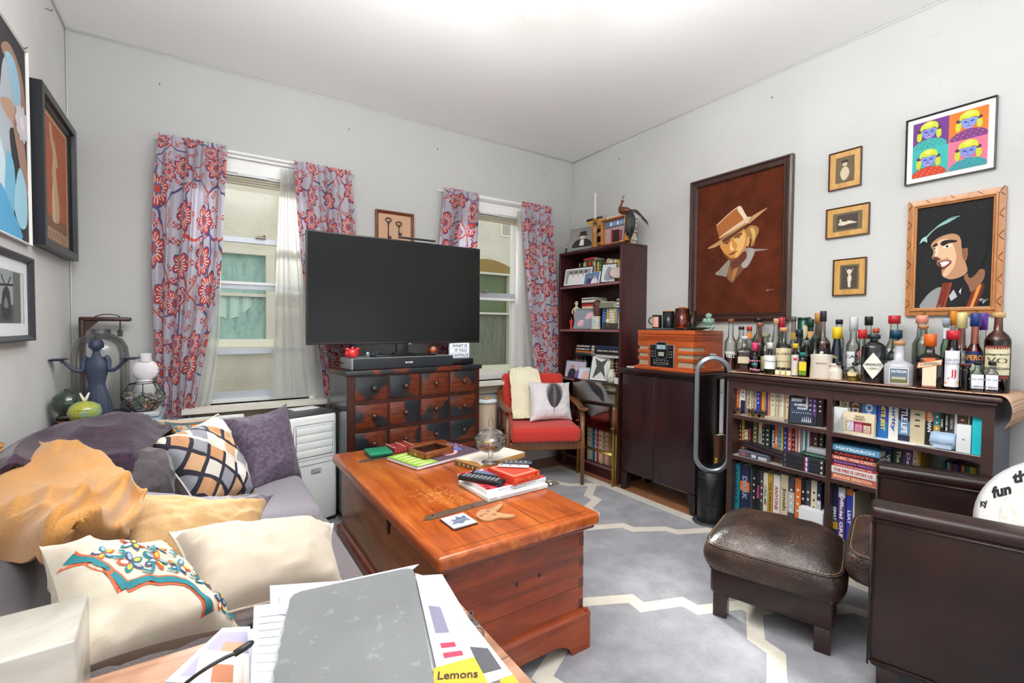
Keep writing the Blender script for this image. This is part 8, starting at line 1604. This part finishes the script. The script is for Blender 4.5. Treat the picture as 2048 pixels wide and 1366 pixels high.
g.build('carved_head', loc=(2.70, at(1194, 700, x=2.70).y, 1.1795+.085), label='dark red carved head behind the white clock', cat='sculpture'); bx('plinth_block', 'dark block carrying the carved head on the second shelf', 'block', 2.67, 2.735, at(1194, 700, x=2.70).y-.03, at(1194, 700, x=2.70).y+.03, 1.1805, 1.264, '#2a201e')
t_ = thing('mantel_clock', 'small white mantel clock on the second shelf', 'clock', (2.655, at(1188, 700, x=2.655).y, 1.1805)); g = G(); g.rbox((-.002, -.038, 0), (.035, .038, .018), M('#cfc8b4', .5), .003); g.rbox((0, -.033, .016), (.034, .033, .098), M('#d8d2c0', .5), .003); g.rbox((-.003, -.037, .096), (.035, .037, .106), M('#d8d2c0', .5), .003); g.build('case', t_); g = G(); g.box((-.0012, -.024, .026), (0, .024, .088), M('#c4d0d6', .3)); g.box((-.0018, -.001, .055), (-.0012, .001, .075), M('#2a2a2c')); g.box((-.0018, -.014, .055), (-.0012, .0, .057), M('#2a2a2c')); g.build('dial', t_)
bx('keepsake_box', 'dark lidded box with brass clasp on the second shelf', 'box', 2.65, 2.72, at(1234, 700, x=2.65).y, at(1206, 700, x=2.65).y, 1.1805, 1.230, '#3c3634', .003, lambda g, a, b, h: g.rbox((-a-.002, b*.2, h*.6), (-a, b*.45, h*.8), M('#b08a4a', .3, .8), .0005))
t_ = G(); t_.lathe([(0, 0), (.012, .002), (.017, .018), (.014, .03), (0, .036)], M('#d8cca8', .5), 14); t_.build('small_skull', loc=(2.66, at(1215, 700, x=2.66).y, 1.2305), label='tiny ivory skull on the dark keepsake box', cat='ornament')
TLC = M('#1f6a78', .4); g = G(); 
for a in range(4):
    an_ = a*PI/2+PI/4*0; dy, dz = math.cos(an_), math.sin(an_); g.tube(cr([(0, 0, .10), (0, dy*.025, .10+dz*.025), (0, dy*.04, .10+dz*.04)], 2, False), .009, TLC, 8)
    for s_ in (-.6, 0, .6): g.tube([(0, dy*.036, .10+dz*.036), (0, dy*.036+.018*math.cos(an_+s_), .10+dz*.036+.018*math.sin(an_+s_))], .006, TLC, 8)
g.tube([(0, 0, 0), (0, 0, .08)], .008, TLC, 8); g.rbox((-.012, -.018, 0), (.012, .018, .008), TLC, .003)
g.build('teal_cross', loc=(2.69, at(1148, 700, x=2.69).y, .7605), label='ornate teal cross standing behind the colour photo', cat='cross')
VS = M('#cfd0bc', .4); g = G(); g.lathe([(0, 0), (.03, 0), (.038, .03), (.036, .07), (.024, .095), (.028, .105), (.024, .107), (0, .10)], VS, 6); 
for k in range(7): g.cyl(.006, 0, .0012, M('#3c6a44', .6), 8, T(-.034*math.cos(.5*k-1.4), -.034*math.sin(.5*k-1.4), .03+.012*(k % 3)) @ RZ(math.degrees(.5*k-1.4)) @ RY(-90))
g.build('painted_jar', loc=(2.675, at(1223, 700, x=2.675).y, .7605), label='cream jar painted with green leaves at the right of the third shelf', cat='jar')
bx('card_stand', 'small white card standing beside the painted jar', 'card', 2.645, 2.65, at(1240, 700, x=2.645).y, at(1229, 700, x=2.645).y, .7605, .7605+.05, '#dcd8d8', .0005)
t_ = thing('treasure_chest', 'small domed dark chest with metal bands on the fourth shelf', 'box', (2.67, at(1206, 700, x=2.67).y, .4605)); g = G(); DC = M('#3a2e2a', .4); g.rbox((0, -.055, 0), (.07, .055, .045), DC, .003); g.build('body', t_)
g = G(); g.grid(lambda u, v: (.035-.035*math.cos(u*PI), -.055+.11*v, .046+.030*math.sin(u*PI)), 14, 2, DC); 
for yy in (-.05, -.02, .012, .044): g.grid(lambda u, v, yy=yy: (.035-.036*math.cos(u*PI), yy+.006*v, .046+.0315*math.sin(u*PI)), 14, 2, M('#8a857c', .3, .6))
g.build('lid', t_)
figure('wooden_bust', 'tan carved figure on the fourth shelf behind the acrylic', 'figurine', 2.72, at(1190, 700, x=2.72).y+.02, .4605, .22, '#a57a54', 0, '#8a6040', '#4a342a')
# peacock draped over the books
pk = thing('peacock', 'bronze and black peacock ornament perched on the right book tower', 'bird ornament', (2.70, at(1250, 440, x=2.70).y, 2.115-.034), 0); BZ = NT('bronze').base(lin('#7a4a38'), .35, .6).m; TLB = M('#16181a', .5)
g = G(); g.tube(cr([(.0, -.05, .0), (-.005, -.02, .008), (-.012, .015, .012), (-.014, .035, .030), (-.010, .034, .055), (-.008, .024, .075), (-.008, .020, .092)], 4, False), [.012, .014, .018, .021, .024, .026, .027, .028, .028, .028, .026, .022, .019, .015, .012, .010, .009, .008, .008, .008, .008, .009, .010, .011, .009], BZ, 14)
g.tube([(-.008, .022, .092), (-.008, .040, .088)], [.005, .001], BZ, 6)
for k in range(4): g.tube([(-.008, .018, .098), (-.008, .012-.006*k+.01, .118+.004*(k % 2)), (-.008, .004-.008*k+.01, .124)], .0013, BZ, 5)
g.build('body', pk)
g = G()
for k in range(9): a = k*.12; g.tube(cr([(.0, -.04, .0), (-.03+.004*k, -.05-.004*k, -.05), (-.035+.004*k, -.045-.006*k, -.13), (-.03+.004*k, -.02-.010*(k % 5), -.22+.012*(k % 4))], 4, False), [.014, .013, .013, .012, .012, .011, .011, .010, .010, .009, .008, .006, .003], TLB, 7)
for k in range(6): g.tube(cr([(.01, -.04, .006), (.03, -.08, .002-.004*k), (.04, -.11-.012*k, -.03-.012*k), (.045, -.13-.012*k, -.08-.012*k)], 4, False), [.007, .007, .006, .006, .005, .005, .005, .004, .004, .003, .003, .002, .001], M('#3a342c', .5), 6)
g.build('tail', pk)
# ------------------------------------------------------------------ side table in the foreground with papers
TT = .62; TW = pine('#7a5238', '#a0745a', '#b98f74', .35, 0)
tb = thing('side_table', 'wooden side table in the foreground covered with papers', 'table', (0, 0, 0)); g = G()
TPx = [(-.575, .985), (.385, .985), (.425, .972), (.436, .935), (.436, .45), (.42, .42), (.38, .41), (-.575, .41)]
g.prism([(a, b) for a, b in TPx], TT-.028, TT, TW)
for yy in (.66, .82): g.box((-.57, yy, TT-.0002), (.4355, yy+.0015, TT+.0002), M('#3c2418'))
g.build('top', tb)
g = G(); g.rbox((-.55, .44, .50), (.40, .46, TT-.028), TW, .003); g.rbox((-.55, .94, .50), (.40, .96, TT-.028), TW, .003); g.rbox((.385, .44, .50), (.405, .96, TT-.028), TW, .003); g.build('apron', tb)
for x in (-.55, .365):
    for y in (.44, .925): G().rbox((x, y, 0), (x+.035, y+.035, TT-.028), TW, .004).build('leg', tb)
G().lathe([(0, 0), (.012, 0), (.013, .003), (.009, .009), (0, .011)], M('#b9b0a8', .25, .8), 20, T(.402, .945, TT)).build('corner_stud', tb)
def sheet_of(pts, z, m, name, label, cat='papers', th=.002, deco=None):
    P = [at(*p, z=z) for p in pts]; c = sum(P, Vector())/len(P); g = G(); g.prism([(p.x-c.x, p.y-c.y) for p in P], 0, th, M(m, .6) if isinstance(m, str) else m)
    if deco: deco(g, [Vector((p.x-c.x, p.y-c.y, 0)) for p in P], th)
    return g.build(name, loc=(c.x, c.y, z+.0002), label=label, cat=cat)
def bil(Q, u, v): return (Q[0]*(1-u)+Q[1]*u)*(1-v)+(Q[3]*(1-u)+Q[2]*u)*v
def prnt(shapes): # quads in uv of the four corners BL BR TR TL
    def f(g, Q, th):
        for k, (u0, v0, u1, v1, c) in enumerate(shapes): g.add([bil(Q, u0, v0)+Vector((0, 0, th+.0003+.0001*k)), bil(Q, u1, v0)+Vector((0, 0, th+.0003+.0001*k)), bil(Q, u1, v1)+Vector((0, 0, th+.0003+.0001*k)), bil(Q, u0, v1)+Vector((0, 0, th+.0003+.0001*k))], [(0, 1, 2, 3)], M(c, .6))
    return f
sheet_of([(330, 1366), (520, 1375), (500, 1255), (445, 1258)], TT+.0008, '#cfd0dc', 'photo_print', 'glossy photo prints fanned at the back left of the side table', deco=prnt([(.1, .1, .9, .9, '#9a93b0'), (.4, .2, .8, .7, '#c9886a')]))
sheet_of([(385, 1376), (500, 1376), (498, 1310), (402, 1300)], TT+.0040, '#e6e2de', 'greeting_card', 'white photo card beside the black cable on the side table', deco=prnt([(.1, .1, .9, .9, '#d8c4bc'), (.3, .1, .7, .6, '#a8694a')]))
sheet_of([(545, 1400), (1000, 1400), (884, 1190), (540, 1215)], TT+.0008, '#b4b6ba', 'magazine_stack', 'thick stack of pale magazines and papers under the grey folder', 'magazines', .045)
SZ = TT+.047
sheet_of([(500, 1390), (640, 1390), (700, 1190), (508, 1215)], SZ, '#b6b8be', 'paper_sheet', 'white printed sheet sticking out left of the grey folder', th=.003, deco=prnt([(.06, .1+.09*k, .3, .11+.09*k, '#b9bcc4') for k in range(9)]))
sheet_of([(560, 1230), (700, 1240), (838, 1130), (560, 1190)], SZ+.0035, '#b6b8be', 'paper_sheet', 'white sheet showing along the far edge of the grey folder', th=.002)
sheet_of([(878, 1366), (960, 1345), (880, 1165), (830, 1150)], SZ+.004, '#b2b4ba', 'magazine', 'magazine with red headline right of the grey folder', 'magazine', .004, deco=prnt([(.2, .35, .6, .62, '#77748a'), (.25, .14, .75, .18, '#b8324c'), (.25, .22, .65, .26, '#b8324c')]))
sheet_of([(905, 1395), (1025, 1350), (935, 1235), (878, 1180)], TT+.046, '#c9ccd8', 'magazine', 'open magazine page with photo further right on the side table', 'magazine', .001, deco=prnt([(.3, .1, .9, .4, '#4a4a50'), (.1, .5, .6, .8, '#a8b4c8')]))
def natgeo(g, Q, th):
    prnt([(.04, .05, .96, .95, '#d8a028')])(g, Q, th); c = bil(Q, .5, .55); d = (Q[1]-Q[0]).normalized(); a = math.degrees(math.atan2(d.y, d.x)); g.text('Lemons', M('#2a241c'), T(c.x, c.y, th+.001) @ RZ(a), w=(Q[1]-Q[0]).length*.7, h=.016, bold=.02, fit=True)
sheet_of([(865, 1392), (985, 1385), (948, 1318), (868, 1340)], SZ+.0085, '#e8b428', 'yellow_booklet', 'bright yellow booklet at the near right of the paper pile', 'booklet', .003, deco=natgeo)
sheet_of([(980, 1385), (1040, 1372), (1005, 1326), (965, 1345)], TT+.001, '#e0b02c', 'yellow_booklet', 'yellow booklet lying lower on the bare table wood', 'booklet', .003)
# grey folder
FQ = [at(*p, z=SZ+.016) for p in ((535, 1420), (872, 1392), (826, 1140), (582, 1194))]
def folder():
    t = NT('grey_leatherette'); v = t.coord('Object'); n = t.noise(v, 6, 4, .6); s = t.step(t.noise(v, 40, 3, .6), .62, .7); t.base(t.mix(t.math('MULTIPLY', s, .25), t.mix(n, '#606262', '#787a7a'), '#a0a2a0'), .5).bump(t.noise(v, 120, 3), .2, .002); return t.m
c_ = sum(FQ, Vector())/4; P_ = []
Q2 = [Vector((q.x-c_.x, q.y-c_.y)) for q in FQ]; 
for i in range(4):
    a, b, c = Q2[i-1], Q2[i], Q2[(i+1) % 4]; d1, d2 = (a-b).normalized()*.018, (c-b).normalized()*.018
    P_ += [b+d1, b+d1*.3+d2*.3, b+d2]
L_ = len(P_); rag = []
a, b = P_[-1], P_[0]
for k in range(1, 26): q = a.lerp(b, k/26); n_ = Vector((-(b-a).y, (b-a).x)).normalized(); rag.append(q+n_*.0016*random.uniform(-1, 1))
fo = thing('grey_folder', 'worn grey leather folder lying on top of the paper pile', 'folder', (c_.x, c_.y, SZ+.0125)); g = G(); g.prism(P_+rag, .008, .0105, folder()); g.build('cover', fo); g = G(); g.prism([p*.985 for p in P_], .001, .008, M('#c9cbc8', .7)); g.build('pages', fo); G().prism(P_, -.0012, .0008, M('#2c2e32', .5)).build('back_cover', fo)
# tissue box
def stone():
    t = NT('marbled_acrylic'); v = t.coord('Object', (1, 1, 3)); n = t.noise(v, 5, 4, .6, .8); t.base(t.ramp(n, [(.3, '#958e82'), (.55, '#b5b0a6'), (.8, '#c6c2ba')]), .25, coat=.4); return t.m
q0 = at(178, 1186, z=.80); tx = thing('tissue_box', 'marbled cream tissue box cover at the bottom left', 'tissue box', (0, 0, TT+.001), 0)
tl, tr_ = at(-60, 1245, z=.80), at(178, 1186, z=.80); nr_ = at(158, 1300, z=.80); ang_ = math.degrees(math.atan2((tr_-tl).y, (tr_-tl).x)); tx.location = (tr_.x, tr_.y, TT+.001); tx.rotation_euler.z = math.radians(ang_)
g = G(); g.rbox((-.26, -.125, 0), (0, 0, .178), stone(), .003, 2); g.build('cover', tx)
G(T(-.145, -.065, .1782)).prism([(.055*math.cos(a), .022*math.sin(a)) for a in [2*PI*i/24 for i in range(24)]], 0, .0006, M('#3a342e', .7)).build('slot', tx)
g = G(T(-.145, -.065, .172)); g.grid(lambda u, v: ((.045*(1-.25*v))*(u-.5)*2+.012*math.sin(v*4), .014*math.sin(u*9+v*3)*(1-.2*v)+.02*v*v, .058*math.sin(v*2.2)*(1-.3*abs(u-.5))), 40, 24, M('#e8e8e8', .9)); o = g.build('tissue', tx); o.modifiers.new('t', 'SOLIDIFY').thickness = .0008
# cable and keys
tag(G().tube(cr([at(355, 1380, z=TT+.02), at(400, 1345, z=TT+.05), at(445, 1318, z=TT+.06), at(475, 1305, z=TT+.062)], 6, False), .0028, M('#26262a', .5), 8).tube([at(470, 1307, z=TT+.062), at(500, 1288, z=TT+.063), at(506, 1284, z=TT+.063)], [.0055, .0055, .003], M('#1c1c20', .4), 10).build('charging_cable'), 'thin black charging cable curving over the photo prints', 'cable')
KM = M('#8f8c88', .25, .9); kp = at(950, 1270, z=TT+.001)
g = G(T(kp.x, kp.y, TT+.004)); g.tube([(.016*math.cos(a), .016*math.sin(a), .002) for a in [2*PI*i/20 for i in range(20)]], .0016, KM, 6, True)
for k, a in enumerate((70, 105, 130)): X_ = RZ(a) @ T(.016, 0, .003*k); g.cyl(.011, 0, .002, KM, 18, X_ @ T(.012, 0, 0)); g.box((.02, -.003, 0), (.05, .003, .002), KM, X_); g.box((.04, -.006, 0), (.047, 0, .002), KM, X_)
g.tube(cr([(-.02, 0, .002), (-.03, .03, .004), (-.018, .06, .004), (-.024, .09, .003), (-.012, .10, .003), (-.01, .065, .004)], 4, False), .003, KM, 6)
g.build('key_ring', label='bunch of silver keys on the table edge right of the papers', cat='keys')
